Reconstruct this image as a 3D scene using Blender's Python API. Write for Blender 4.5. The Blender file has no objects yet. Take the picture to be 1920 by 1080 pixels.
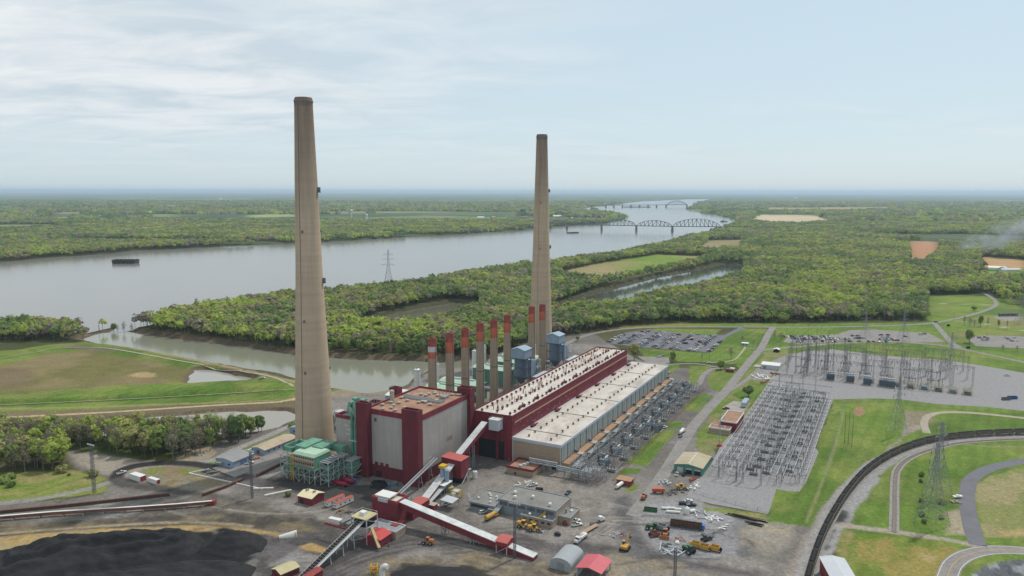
# Riverside power station seen from the air. Everything is modelled at real size in metres.
# Ground positions were surveyed from the photograph: P(px, py, z) gives the real ground point
# under a photo pixel at height z, so every object stands at its own true distance.
import bpy, math, random, numpy as np
from mathutils import Matrix, Vector
random.seed(7); rng = np.random.default_rng(7)
C = bpy.context.scene.collection
H, FPX, YH, ROLL = 183.0, 1390.0, 359.0, math.radians(0.1)
TH = math.atan((540 - YH) / FPX)
RM = np.array(Matrix.Rotation(math.pi/2 - TH, 3, 'X') @ Matrix.Rotation(ROLL, 3, 'Z'))

def P(px, py, z=0.0):
    d = RM @ np.array([(px-960)/FPX, (540-py)/FPX, -1.0])
    t = (z - H) / d[2]
    return float(d[0]*t), float(d[1]*t)
def Pv(px, py, z=0.0):
    x, y = P(px, py, z); return Vector((x, y, z))
def Q(x, y, z=0.0):
    v = np.stack([x, y, np.zeros_like(x)+z-H], -1) @ RM
    return 960+FPX*v[..., 0]/-v[..., 2], 540-FPX*v[..., 1]/-v[..., 2]
AX = math.radians(62.6)                     # long axis of the plant
UX, UY = math.cos(AX), math.sin(AX)
OX, OY = 0.177, 486.824
def U(a, b): return OX + a*UX + b*UY, OY + a*UY - b*UX
def ab(x, y): return (x-OX)*UX + (y-OY)*UY, (x-OX)*UY - (y-OY)*UX

# ---------------------------------------------------------------- colours and materials
KA = 0.80
def lin(v):
    v /= 255.0
    return v/12.92 if v <= .04045 else ((v+.055)/1.055)**2.4
def c(r, g, b, k=KA): return (lin(r)*k, lin(g)*k, lin(b)*k, 1.0)
MATS = {}
def nn(t, kind, **kw):
    n = t.nodes.new(kind)
    for k, v in kw.items():
        if k in n.inputs: n.inputs[k].default_value = v
        else: setattr(n, k, v)
    return n
def mat(name, col=None, var=.16, scale=.25, rough=.85, metal=0.0, streak=0.0, attr=None, bump=0.0, dirt=None, dirt_amt=.5, spec=.3, stretch=None, det=5.0, ribs=0.0, fine=0.0, seams=0.0):
    """procedural surface: base colour x two noise octaves, optional vertical run-off streaks, dirt patches and bump"""
    if name in MATS: return MATS[name]
    m = bpy.data.materials.new(name); m.use_nodes = True; t = m.node_tree; L = t.links.new
    bs = t.nodes['Principled BSDF']; bs.inputs['Roughness'].default_value = rough; bs.inputs['Metallic'].default_value = metal
    bs.inputs['Specular IOR Level'].default_value = spec
    tc = nn(t, 'ShaderNodeTexCoord'); mp = nn(t, 'ShaderNodeMapping'); L(tc.outputs['Object'], mp.inputs[0])
    if stretch: mp.inputs['Scale'].default_value = stretch
    n1 = nn(t, 'ShaderNodeTexNoise', Scale=scale, Detail=det, Roughness=.62); L(mp.outputs[0], n1.inputs['Vector'])
    mr = nn(t, 'ShaderNodeMapRange'); mr.inputs[1].default_value = .28; mr.inputs[2].default_value = .72
    mr.inputs[3].default_value = 1-var; mr.inputs[4].default_value = 1+var; L(n1.outputs[0], mr.inputs[0])
    if attr: base = nn(t, 'ShaderNodeAttribute', attribute_name=attr).outputs['Color']
    else:
        rgb = nn(t, 'ShaderNodeRGB'); rgb.outputs[0].default_value = col; base = rgb.outputs[0]
    if dirt:
        n3 = nn(t, 'ShaderNodeTexNoise', Scale=scale*.45, Detail=6.0, Roughness=.7); L(mp.outputs[0], n3.inputs['Vector'])
        r3 = nn(t, 'ShaderNodeMapRange'); r3.inputs[1].default_value = .48; r3.inputs[2].default_value = .68; r3.inputs[4].default_value = dirt_amt
        L(n3.outputs[0], r3.inputs[0])
        mx = nn(t, 'ShaderNodeMix', data_type='RGBA'); L(r3.outputs[0], mx.inputs[0]); L(base, mx.inputs[6]); mx.inputs[7].default_value = dirt; base = mx.outputs[2]
    if streak:
        m2 = nn(t, 'ShaderNodeMapping'); m2.inputs['Scale'].default_value = (.6, .6, .035); L(tc.outputs['Object'], m2.inputs[0])
        n2 = nn(t, 'ShaderNodeTexNoise', Scale=1.0, Detail=4.0, Roughness=.6); L(m2.outputs[0], n2.inputs['Vector'])
        r2 = nn(t, 'ShaderNodeMapRange'); r2.inputs[1].default_value = .35; r2.inputs[2].default_value = .65; r2.inputs[3].default_value = 1-streak; r2.inputs[4].default_value = 1+streak*.5
        L(n2.outputs[0], r2.inputs[0])
        mm = nn(t, 'ShaderNodeMath', operation='MULTIPLY'); L(mr.outputs[0], mm.inputs[0]); L(r2.outputs[0], mm.inputs[1]); fac = mm.outputs[0]
    else: fac = mr.outputs[0]
    if ribs:                                     # profiled metal cladding
        sx = nn(t, 'ShaderNodeSeparateXYZ'); L(tc.outputs['Object'], sx.inputs[0])
        ad = nn(t, 'ShaderNodeMath', operation='ADD'); L(sx.outputs[0], ad.inputs[0]); L(sx.outputs[1], ad.inputs[1])
        ml = nn(t, 'ShaderNodeMath', operation='MULTIPLY'); L(ad.outputs[0], ml.inputs[0]); ml.inputs[1].default_value = 5.2
        sn = nn(t, 'ShaderNodeMath', operation='SINE'); L(ml.outputs[0], sn.inputs[0])
        ma = nn(t, 'ShaderNodeMath', operation='MULTIPLY_ADD'); L(sn.outputs[0], ma.inputs[0]); ma.inputs[1].default_value = ribs; ma.inputs[2].default_value = 1.0
        mm = nn(t, 'ShaderNodeMath', operation='MULTIPLY'); L(fac, mm.inputs[0]); L(ma.outputs[0], mm.inputs[1]); fac = mm.outputs[0]
    if fine:
        n4 = nn(t, 'ShaderNodeTexNoise', Scale=.55, Detail=6.0, Roughness=.8); L(mp.outputs[0], n4.inputs['Vector'])
        r4 = nn(t, 'ShaderNodeMapRange'); r4.inputs[1].default_value = .38; r4.inputs[2].default_value = .62; r4.inputs[3].default_value = 1-fine; r4.inputs[4].default_value = 1+fine; L(n4.outputs[0], r4.inputs[0])
        mm = nn(t, 'ShaderNodeMath', operation='MULTIPLY'); L(fac, mm.inputs[0]); L(r4.outputs[0], mm.inputs[1]); fac = mm.outputs[0]
    if seams:                                    # joints between sheets, each sheet weathered a little differently
        sx = nn(t, 'ShaderNodeSeparateXYZ'); L(tc.outputs['Object'], sx.inputs[0]); ad = nn(t, 'ShaderNodeMath', operation='ADD'); L(sx.outputs[0], ad.inputs[0]); L(sx.outputs[1], ad.inputs[1])
        cb = nn(t, 'ShaderNodeCombineXYZ'); L(ad.outputs[0], cb.inputs[0]); L(sx.outputs[2], cb.inputs[1])
        bk = nn(t, 'ShaderNodeTexBrick', Scale=1.0); bk.inputs['Brick Width'].default_value = 3.1; bk.inputs['Row Height'].default_value = 7.3; bk.inputs['Mortar Size'].default_value = .07; bk.inputs['Bias'].default_value = 0
        bk.inputs['Color1'].default_value = (1-seams*.5,)*3+(1,); bk.inputs['Color2'].default_value = (1+seams*.5,)*3+(1,); bk.inputs['Mortar'].default_value = (1-seams*1.6,)*3+(1,); L(cb.outputs[0], bk.inputs['Vector'])
        bw = nn(t, 'ShaderNodeSeparateXYZ'); L(bk.outputs['Color'], bw.inputs[0]); mm = nn(t, 'ShaderNodeMath', operation='MULTIPLY'); L(fac, mm.inputs[0]); L(bw.outputs[0], mm.inputs[1]); fac = mm.outputs[0]
    vm = nn(t, 'ShaderNodeVectorMath', operation='SCALE'); L(base, vm.inputs[0]); L(fac, vm.inputs['Scale']); L(vm.outputs[0], bs.inputs['Base Color'])
    if bump:
        b = nn(t, 'ShaderNodeBump', Strength=bump, Distance=.3); L(n1.outputs[0], b.inputs['Height']); L(b.outputs[0], bs.inputs['Normal'])
    MATS[name] = m
    return m

# ---------------------------------------------------------------- mesh collector
class G:
    def __init__(s): s.v, s.f, s.mi, s.cur = [], [], [], 0
    def m(s, i): s.cur = i; return s
    def add(s, vs, fs):
        o = len(s.v); s.v += [tuple(p) for p in vs]; s.f += [tuple(i+o for i in f) for f in fs]; s.mi += [s.cur]*len(fs); return s
    def box(s, x0, x1, y0, y1, z0, z1):
        return s.add([(x0,y0,z0),(x1,y0,z0),(x1,y1,z0),(x0,y1,z0),(x0,y0,z1),(x1,y0,z1),(x1,y1,z1),(x0,y1,z1)],
                     [(3,2,1,0),(4,5,6,7),(0,1,5,4),(1,2,6,5),(2,3,7,6),(3,0,4,7)])
    def frustum(s, x0,x1,y0,y1,z0, X0,X1,Y0,Y1,z1):
        return s.add([(x0,y0,z0),(x1,y0,z0),(x1,y1,z0),(x0,y1,z0),(X0,Y0,z1),(X1,Y0,z1),(X1,Y1,z1),(X0,Y1,z1)],
                     [(3,2,1,0),(4,5,6,7),(0,1,5,4),(1,2,6,5),(2,3,7,6),(3,0,4,7)])
    def beam(s, p, q, w=.3, h=None):
        p, q = Vector(p), Vector(q); d = q-p
        if d.length < 1e-6: return s
        d.normalize(); up = Vector((0,0,1)) if abs(d.z) < .95 else Vector((1,0,0))
        r = d.cross(up).normalized(); n = r.cross(d); h = h or w
        a, b = r*w/2, n*h/2
        return s.add([p-a-b,p+a-b,p+a+b,p-a+b,q-a-b,q+a-b,q+a+b,q-a+b], [(3,2,1,0),(4,5,6,7),(0,1,5,4),(1,2,6,5),(2,3,7,6),(3,0,4,7)])
    def tube(s, p, q, r, n=8, r2=None):
        p, q = Vector(p), Vector(q); d = (q-p).normalized(); r2 = r if r2 is None else r2
        up = Vector((0,0,1)) if abs(d.z) < .95 else Vector((1,0,0))
        a = d.cross(up).normalized(); b = a.cross(d)
        vs = []
        for c0, rr in ((p, r), (q, r2)):
            for i in range(n):
                t = 2*math.pi*i/n; vs.append(c0 + a*math.cos(t)*rr + b*math.sin(t)*rr)
        fs = [(i,(i+1)%n,n+(i+1)%n,n+i) for i in range(n)] + [tuple(range(n-1,-1,-1)), tuple(range(n,2*n))]
        return s.add(vs, fs)
    def pipe(s, pts, r, n=8):
        for a, b in zip(pts, pts[1:]): s.tube(a, b, r, n)
        return s
    def lathe(s, prof, n=24, x=0, y=0, cap=True):
        vs = []
        for r, z in prof:
            for i in range(n):
                t = 2*math.pi*i/n; vs.append((x+r*math.cos(t), y+r*math.sin(t), z))
        fs = []
        for k in range(len(prof)-1):
            for i in range(n):
                j = (i+1) % n; fs.append((k*n+i, k*n+j, (k+1)*n+j, (k+1)*n+i))
        if cap: fs += [tuple(range(n-1,-1,-1)), tuple(range((len(prof)-1)*n, len(prof)*n))]
        return s.add(vs, fs)
    def prism(s, pts, z0, z1):
        n = len(pts)
        ar = sum(pts[i][0]*pts[(i+1)%n][1]-pts[(i+1)%n][0]*pts[i][1] for i in range(n))
        if ar < 0: pts = pts[::-1]
        return s.add([(x,y,z0) for x,y in pts]+[(x,y,z1) for x,y in pts],
                     [tuple(range(n-1,-1,-1)), tuple(range(n,2*n))]+[(i,(i+1)%n,n+(i+1)%n,n+i) for i in range(n)])
    def gable(s, x0,x1,y0,y1,z0,rise, axis='x', over=.4, th=.25):
        """two sloped roof slabs, ridge along axis"""
        if axis == 'x':
            ym = (y0+y1)/2; k = rise/(ym-y0); yo0, yo1, ze = y0-over, y1+over, z0-over*k; x0 -= over; x1 += over
            for ya, za, yb, zb in ((yo0,ze,ym,z0+rise),(yo1,ze,ym,z0+rise)):
                vs = [(x0,ya,za),(x1,ya,za),(x1,yb,zb),(x0,yb,zb)]
                s.add(vs+[(x,y,z+th) for x,y,z in vs], [(3,2,1,0),(4,5,6,7),(0,1,5,4),(1,2,6,5),(2,3,7,6),(3,0,4,7)])
        else:
            xm = (x0+x1)/2; k = rise/(xm-x0); xo0, xo1, ze = x0-over, x1+over, z0-over*k; y0 -= over; y1 += over
            for xa, za, xb, zb in ((xo0,ze,xm,z0+rise),(xo1,ze,xm,z0+rise)):
                vs = [(xa,y0,za),(xa,y1,za),(xb,y1,zb),(xb,y0,zb)]
                s.add(vs+[(x,y,z+th) for x,y,z in vs], [(3,2,1,0),(4,5,6,7),(0,1,5,4),(1,2,6,5),(2,3,7,6),(3,0,4,7)])
        return s
    def house(s, x0,x1,y0,y1,z0,z1,rise,axis='x'):
        """walls with gable ends (closed under the roof)"""
        if axis == 'x':
            ym = (y0+y1)/2
            return s.add([(x0,y0,z0),(x1,y0,z0),(x1,y1,z0),(x0,y1,z0),(x0,y0,z1),(x1,y0,z1),(x1,y1,z1),(x0,y1,z1),(x0,ym,z1+rise),(x1,ym,z1+rise)],
                         [(3,2,1,0),(0,1,5,4),(2,3,7,6),(1,2,6,9,5),(3,0,4,8,7),(4,5,9,8),(6,7,8,9)])
        xm = (x0+x1)/2
        return s.add([(x0,y0,z0),(x1,y0,z0),(x1,y1,z0),(x0,y1,z0),(x0,y0,z1),(x1,y0,z1),(x1,y1,z1),(x0,y1,z1),(xm,y0,z1+rise),(xm,y1,z1+rise)],
                     [(3,2,1,0),(1,2,6,5),(3,0,4,7),(0,1,5,8,4),(2,3,7,9,6),(5,6,9,8),(7,4,8,9)])
    def parapet(s, x0,x1,y0,y1,z0,z1,t=.5):
        s.box(x0,x1,y0,y0+t,z0,z1); s.box(x0,x1,y1-t,y1,z0,z1); s.box(x0,x0+t,y0+t,y1-t,z0,z1); s.box(x1-t,x1,y0+t,y1-t,z0,z1); return s
    def mesh(s, name, mats):
        me = bpy.data.meshes.new(name); me.from_pydata(s.v, [], s.f)
        for m in (mats if isinstance(mats, (list, tuple)) else [mats]): me.materials.append(m)
        if any(s.mi): me.polygons.foreach_set('material_index', s.mi)
        me.update(); return me
    def build(s, name, mats, parent=None, label=None, smooth=False):
        me = s.mesh(name, mats)
        if smooth: me.polygons.foreach_set('use_smooth', [True]*len(me.polygons))
        o = bpy.data.objects.new(name, me); C.objects.link(o)
        if parent: o.parent = parent
        if label: o['label'] = label
        return o
def tag(o, label, cat, group=None, kind=None):
    o['label'] = label; o['category'] = cat
    if group: o['group'] = group
    if kind: o['kind'] = kind
    return o
def thing(name, label, cat, xy=(0,0), rot=0.0, z=0.0, group=None):
    o = bpy.data.objects.new(name, None); C.objects.link(o); o.empty_display_size = .5
    o.location = (xy[0], xy[1], z); o.rotation_euler = (0,0,rot)
    return tag(o, label, cat, group)
KIDS = {}
def kids(o): return list(o.children)
def dup(root, xy, rot, label, z=0.0, scale=None, group=None):
    r = root.copy(); C.objects.link(r); r.location = (xy[0], xy[1], z); r.rotation_euler = (0,0,rot); r['label'] = label
    if scale: r.scale = scale if isinstance(scale, tuple) else (scale,)*3
    if group: r['group'] = group
    for ch in kids(root):
        k = ch.copy(); C.objects.link(k); k.parent = r
        for g in kids(ch):
            q = g.copy(); C.objects.link(q); q.parent = k
    return r
def npmesh(name, V, F, mats, vcol=None, fmat=None, smooth=False, fcol=None):
    me = bpy.data.meshes.new(name); k = F.shape[1]
    me.vertices.add(len(V)); me.vertices.foreach_set('co', V.astype(np.float32).ravel())
    me.loops.add(F.size); me.loops.foreach_set('vertex_index', F.astype(np.int32).ravel())
    me.polygons.add(len(F)); me.polygons.foreach_set('loop_start', np.arange(0, F.size, k, dtype=np.int32))
    if smooth: me.polygons.foreach_set('use_smooth', np.ones(len(F), bool))
    for m in (mats if isinstance(mats, (list, tuple)) else [mats]): me.materials.append(m)
    if fmat is not None: me.polygons.foreach_set('material_index', fmat.astype(np.int32))
    if vcol is not None:
        a = me.color_attributes.new('Col', 'FLOAT_COLOR', 'POINT')
        a.data.foreach_set('color', np.concatenate([vcol, np.ones((len(vcol),1))], 1).astype(np.float32).ravel())
    me.update(calc_edges=True)
    return me
def link(name, me, parent=None):
    o = bpy.data.objects.new(name, me); C.objects.link(o); o.parent = parent; return o

# ---------------------------------------------------------------- numpy noise and distance helpers
TAB = rng.random((256, 256))
def vnoise(x, y, s, seed=0):
    x = x/s + seed*17.3; y = y/s + seed*9.7
    i, j = np.floor(x).astype(int), np.floor(y).astype(int); u, v = x-i, y-j
    u, v = u*u*(3-2*u), v*v*(3-2*v); i0, i1, j0, j1 = i & 255, (i+1) & 255, j & 255, (j+1) & 255
    return (TAB[i0,j0]*(1-u)+TAB[i1,j0]*u)*(1-v) + (TAB[i0,j1]*(1-u)+TAB[i1,j1]*u)*v
def fbm(x, y, s, seed=0, o=4):
    r, a, t = 0, 1.0, 0
    for k in range(o): r = r + a*vnoise(x, y, s/2**k, seed+k); t += a; a *= .55
    return r/t
def inside(x, y, poly):
    r = np.zeros(x.shape, bool); n = len(poly)
    for k in range(n):
        x1, y1 = poly[k]; x2, y2 = poly[(k+1) % n]
        if y1 == y2: continue
        r ^= ((y1 > y) != (y2 > y)) & (x < (x2-x1)*(y-y1)/(y2-y1)+x1)
    return r
def segdist(x, y, pts, closed=False):
    d = np.full(x.shape, 1e12); n = len(pts)
    for k in range(n if closed else n-1):
        x1, y1 = pts[k]; x2, y2 = pts[(k+1) % n]; dx, dy = x2-x1, y2-y1; l = dx*dx+dy*dy+1e-9
        t = np.clip(((x-x1)*dx+(y-y1)*dy)/l, 0, 1); d = np.minimum(d, (x-x1-t*dx)**2+(y-y1-t*dy)**2)
    return np.sqrt(d)
def sdist(x, y, poly):
    d = segdist(x, y, poly, True); return np.where(inside(x, y, poly), -d, d)
def W(pts, z=0.0): return [P(a, b, z) for a, b in pts]
def smooth(pts, n=6):
    """Catmull-Rom through the points"""
    p = [np.array(q) for q in pts]; p = [2*p[0]-p[1]]+p+[2*p[-1]-p[-2]]; out = []
    for k in range(1, len(p)-2):
        for i in range(n):
            t = i/n; out.append(.5*((2*p[k])+(p[k+1]-p[k-1])*t+(2*p[k-1]-5*p[k]+4*p[k+1]-p[k+2])*t*t+(3*p[k]-p[k-1]-3*p[k+1]+p[k+2])*t**3))
    out.append(p[-2]); return [tuple(map(float, q)) for q in out]
ORD = 'first second third fourth fifth sixth seventh eighth ninth tenth eleventh twelfth thirteenth fourteenth fifteenth sixteenth seventeenth eighteenth nineteenth twentieth'.split()
def nth(i):
    if i < 20: return ORD[i]
    tens = ['twenty', 'thirty', 'forty', 'fifty', 'sixty', 'seventy', 'eighty', 'ninety'][(i+1)//10-2]
    r = (i+1) % 10
    return tens[:-1]+'ieth' if r == 0 else tens+'-'+ORD[r-1]
# ================================================================ WATER OUTLINES, GROUND RELIEF AND GROUND COVER
WZ = -5.0
near_bank = [(1285,443),(1250,455),(1200,464),(1160,474),(1100,481),(1050,488),(1030,493),(960,498),(900,503),(850,513),(760,528),(650,538),(610,541),(550,546),(500,551),(430,563),(350,571),(300,583),(265,592),(230,598),(205,604)]
river = W([(-700,560),(-300,520),(-100,504),(0,492),(110,482),(180,478),(260,470),(350,466),(420,462),(520,458),(640,452),(740,446),(850,440),(960,433),(1030,427),(1063,423),(1126,420),(1160,415),(1174,409),(1150,402),(1100,397),(1056,393),(1120,387),(1203,377.5),(1290,373.6),(1333,373.2),(1309,380),(1287,393),(1314,399),(1357,405),(1381,412),(1386,416),(1366,426),(1345,433)], WZ) \
    + [P(1325,438,6)] + W(near_bank[:8], 8) + W(near_bank[8:], 12) + W([(210,615),(150,626),(128,622)], WZ) + W([(108,600),(60,594),(0,600),(-200,622),(-700,650)], 13)
canal = W([(230,622),(300,632),(333,636),(433,648),(550,666),(650,675),(760,678),(830,680),(905,676),(880,690),(800,694),(775,708),(745,731),(690,738),(620,727),(550,709),(433,690),(317,668),(200,648),(155,637),(180,625)], WZ)
slough = W([(1394,497),(1355,495),(1304,506.5),(1232,519),(1164,537),(1111,551),(1068,567),(1020,584),(1030,596),(1092,586),(1145,588),(1188,576),(1232,563),(1287,553),(1309,546),(1352,536),(1390,524)], WZ)
pool = W([(676,618),(716,594),(790,578),(850,568),(892,572),(890,590),(836,608),(756,622)], WZ)
creek = W([(-60,796),(150,791),(330,781),(420,774),(535,771),(553,783),(525,800),(430,814),(200,816),(-60,820)], -2)
pond = W([(367,694),(393,695),(477,711),(353,717)], -1)
rockpond = smooth(W([(1800,1140),(1812,1090),(1840,1063),(1880,1052),(1960,1050),(2040,1060),(2040,1140)]), 4)
WATERS = [(river, WZ, 16.), (canal, WZ, 17.), (slough, WZ, 6.), (pool, WZ, 14.), (creek, -2., 9.), (pond, -1., 6.)]
levees = [(smooth(W([(-200,670),(0,667),(60,658),(110,651),(200,653),(333,676),(467,699),(525,712),(552,729),(560,745)]),5), 3.0, 5., 17.), (smooth(W([(-200,760),(0,754),(233,743),(467,730),(556,729)]),5), 4.0, 5., 15.)]
def sm(t): t = np.clip(t, 0, 1); return t*t*(3-2*t)
def zground(x, y):
    z = np.zeros(x.shape)
    near = (y < 1400) & (x < 60)
    for pts, h, hw, fo in levees:
        d = np.full(x.shape, 1e9); d[near] = segdist(x[near], y[near], pts)
        z = np.maximum(z, h*(1-sm((d-hw)/fo)))
    for poly, wz, w in WATERS:
        px = [p[0] for p in poly]; py = [p[1] for p in poly]
        box = (x > min(px)-60) & (x < max(px)+60) & (y > min(py)-60) & (y < max(py)+60)
        if not box.any(): continue
        d = np.full(x.shape, 1e9); d[box] = sdist(x[box], y[box], poly)
        d = d + np.where(np.abs(d) < 60, (vnoise(x, y, 14, 3)-.5)*5, 0)
        t = sm(d/w); z = np.where(d < w, (wz-.3)*(1-t)+z*t, z); z = np.where(d < 0, wz-.3+np.maximum(d*.2, -3), z)
    d = sdist(x, y, rockpond); z = np.where(d < 0, np.maximum(d*.45, -4), z)
    return z
def grow(a, b, d0, far, k):
    core = list(np.arange(a, b, d0)); out = core[:]; d = d0; p = core[-1]
    while p < far: d *= k; p += d; out.append(p)
    return out
gx_r = grow(-330, 430, 1.25, 95000, 1.035); gx_l = []; d = 1.25; p = -330.
while p > -95000: d *= 1.035; p -= d; gx_l.append(p)
GXS = np.array(gx_l[::-1]+gx_r)
GYS = np.array([250., 280., 300., 312.]+grow(320, 800, 1.25, 105000, 1.014))
X, Y = [a.ravel() for a in np.meshgrid(GXS, GYS)]
Zg = zground(X, Y)
NX, NY = len(GXS), len(GYS)
idx = np.arange(NX*NY).reshape(NY, NX)
GF = np.stack([idx[:-1,:-1], idx[:-1,1:], idx[1:,1:], idx[1:,:-1]], -1).reshape(-1, 4)
COL = np.zeros((len(X), 3))
N1, N2, N3, N4 = fbm(X, Y, 60, 1), fbm(X, Y, 14, 5), fbm(X, Y, 320, 9), fbm(X, Y, 5, 11, 2)
def rgb(r, g, b): return np.array(c(r, g, b)[:3])
def lay(mask, col, amt=1.0):
    w = (np.clip(mask, 0, 1)*amt)[:, None]
    COL[:] = COL*(1-w)+np.asarray(col)*w
def area(pts, col, feather=3.0, jit=4.0, amt=1.0, z=0.0, world=False, col2=None, mix=N1, sharp=5.0):
    poly = pts if world else W(pts, z)
    a = np.array(poly); m = 30+feather
    s = np.where((X > a[:,0].min()-m) & (X < a[:,0].max()+m) & (Y > a[:,1].min()-m) & (Y < a[:,1].max()+m))[0]
    if len(s) == 0: return
    d = sdist(X[s], Y[s], poly) + (N2[s]-.5)*jit*2 + (N4[s]-.5)*jit*.8
    w = (1-sm((d+feather/2)/feather))*amt
    cc = np.asarray(col)
    if col2 is not None:
        t = sm((mix[s]-.5)*sharp+.5)[:, None]; cc = cc*(1-t)+np.asarray(col2)*t
    COL[s] = COL[s]*(1-w[:, None]) + cc*w[:, None]
def line(pts, hw, col, feather=2.0, jit=1.5, amt=1.0, z=0.0, world=False, sp=5):
    poly = pts if world else smooth(W(pts, z), sp)
    a = np.array(poly); m = hw+feather+12
    s = np.where((X > a[:,0].min()-m) & (X < a[:,0].max()+m) & (Y > a[:,1].min()-m) & (Y < a[:,1].max()+m))[0]
    d = segdist(X[s], Y[s], poly) + (N2[s]-.5)*jit*2
    w = (1-sm((d-hw+feather/2)/feather))*amt
    COL[s] = COL[s]*(1-w[:, None]) + np.asarray(col)*w[:, None]
# ---- everything that is not cleared is woodland floor
COL[:] = rgb(72,78,46); lay(sm((N1-.45)*6), rgb(98,92,66), .6)
far = sm((Y-2300)/1500); lay(far, rgb(76,100,68)); lay(far*sm((N1-.5)*5+.5), rgb(58,82,60), .8); lay(far*sm((N3-.5)*8), rgb(112,116,78), .7)
fld = sm((fbm(X/2.2, Y, 500, 21, 2)-.64)*14)*far*sm((Y-3200)/400); lay(fld, rgb(150,146,112), .7)
fld2 = sm((fbm(X/3, Y, 380, 31, 2)-.66)*14)*far; lay(fld2, rgb(112,134,82), .7)
GRASS, GRASS2, DRY = rgb(106,128,56), rgb(88,112,48), rgb(134,130,78)
GRAV, GRAV2, DUST, TAN, COAL = rgb(132,127,122), rgb(112,107,102), rgb(72,69,67), rgb(164,147,110), rgb(44,43,44)
PALE = rgb(156,153,153)
# ---- fields further off
for pts, a, b in (([(1060,506),(1140,490),(1232,477),(1333,481),(1310,492),(1240,506),(1186,516),(1123,526),(1060,516)], rgb(112,138,52), rgb(150,138,98)),
                  ([(1310,462),(1330,451),(1392,450),(1388,463),(1320,468)], rgb(158,146,112), rgb(140,128,92)),
                  ([(1705,490),(1703,452),(1758,453),(1762,470),(1735,488)], rgb(176,132,98), rgb(168,134,104)),
                  ([(1838,482),(1925,489),(1925,506),(1900,504),(1838,500)], rgb(186,142,96), rgb(180,146,104)),
                  ([(1812,508),(1925,504),(1925,522),(1820,516)], rgb(110,148,50), rgb(104,138,52)),
                  ([(1400,410),(1425,403),(1530,404),(1556,414),(1500,420),(1440,417)], rgb(190,172,140), rgb(200,184,156)),
                  ([(1440,390),(1660,388),(1700,393),(1440,395)], rgb(178,150,110), rgb(150,140,100)),
                  ([(1728,416),(1868,415),(1866,420),(1728,419)], rgb(178,150,120), rgb(170,140,110)),
                  ([(48,410),(135,406),(138,411),(48,414)], rgb(176,168,128), rgb(160,160,110)),
                  ([(280,402),(325,401),(325,404),(280,404)], rgb(120,150,90), rgb(120,150,90)),
                  ([(460,404),(545,400),(560,406),(470,408)], rgb(150,160,104), rgb(140,150,100)),
                  ([(620,410),(800,404),(960,408),(1030,414),(960,420),(800,414),(640,416)], rgb(112,132,80), rgb(134,130,100))):
    area(pts, a, 8, 6, 1, col2=b, mix=N3, sharp=4)
# ---- ash pond peninsula on the left
area([(-200,668),(60,655),(110,648),(160,640),(240,655),(330,673),(440,695),(556,722),(556,772),(300,778),(-200,800)], GRASS, 4, 4, col2=GRASS2)
line([(160,637),(240,654),(330,673),(440,696),(556,722)], 3.5, rgb(150,132,102), 4, 5)
area([(-200,700),(0,686),(100,662),(167,658),(267,674),(363,694),(350,716),(200,724),(0,739),(-200,750)], rgb(130,118,84), 10, 8, col2=rgb(112,108,66))
area([(240,704),(262,698),(288,700),(290,706),(262,708)], rgb(168,146,108), 5, 5)
area([(-200,702),(0,690),(60,696),(40,726),(-200,740)], rgb(120,104,84), 12, 9, .7)
line([(110,650),(160,656),(215,660)], 5, rgb(124,112,96), 6, 5, .8)
line([(-100,764),(0,760),(200,752),(400,742),(552,739)], 3, rgb(70,104,34), 5, 4, .8)
line([(-100,768),(100,765),(300,759),(550,750)], 3, rgb(156,146,100), 3, 4, .6)
area([(-200,781),(200,766),(400,757),(560,750),(562,772),(400,774),(200,786),(-200,800)], rgb(122,108,84), 5, 4, col2=rgb(108,100,78))
line([(-100,788),(0,783),(200,773),(400,760),(556,752)], 2.0, rgb(186,168,132), 2, 1)
area([(556,735),(640,728),(662,742),(640,770),(566,790)], rgb(150,132,102), 5, 5, col2=rgb(104,116,58))
area([(560,745),(640,730),(770,728),(760,742),(640,790),(575,820)], rgb(140,128,108), 5, 5)
# ---- wet meadow and creek side, lower left
area([(-200,800),(120,815),(430,812),(505,800),(470,828),(330,864),(110,845),(-200,900)], rgb(70,82,40), 6, 6)
area([(-100,886),(60,884),(150,884),(208,896),(182,908),(100,922),(-100,945)], rgb(140,134,86), 5, 5, col2=rgb(104,122,52), mix=N2)
area([(-100,938),(60,925),(200,903),(224,912),(190,925),(80,938),(-100,958)], GRASS, 3, 3, col2=rgb(122,134,62))
# ---- industrial yard
area([(-100,950),(60,942),(190,926),(214,900),(150,880),(108,848),(120,842),(200,850),(262,864),(330,864),(344,836),(396,834),(420,822),(552,770),(640,742),(745,738),(790,694),(905,672),(1000,640),(1050,628),(1110,624),(1192,672),(1272,700),(1340,690),(1362,735),(1330,800),(1345,860),(1310,940),(1420,965),(1500,970),(1600,900),(1560,1000),(1500,1140),(-100,1140)], GRAV, 4, 3, col2=GRAV2)
area([(115,846),(200,852),(262,866),(330,866),(345,840),(395,836),(360,868),(235,890),(200,890),(150,872)], rgb(150,142,130), 4, 4)
area([(330,866),(344,838),(394,836),(405,848),(392,862)], rgb(152,140,118), 3, 3)
area([(388,868),(410,858),(470,836),(545,806),(552,812),(520,822),(470,842),(425,866),(402,874)], GRASS, 2, 2)
line([(330,868),(395,864),(440,843),(500,818),(552,795)], 3.5, rgb(150,146,142), 2, 1)
line([(-60,952),(0,944),(80,934),(160,918),(210,902),(240,890)], 3, rgb(140,136,132), 2, 1)
area([(243,900),(262,880),(330,874),(420,885),(455,900),(405,925),(330,918)], rgb(136,122,96), 4, 6, col2=rgb(128,124,110), mix=N2)
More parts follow.
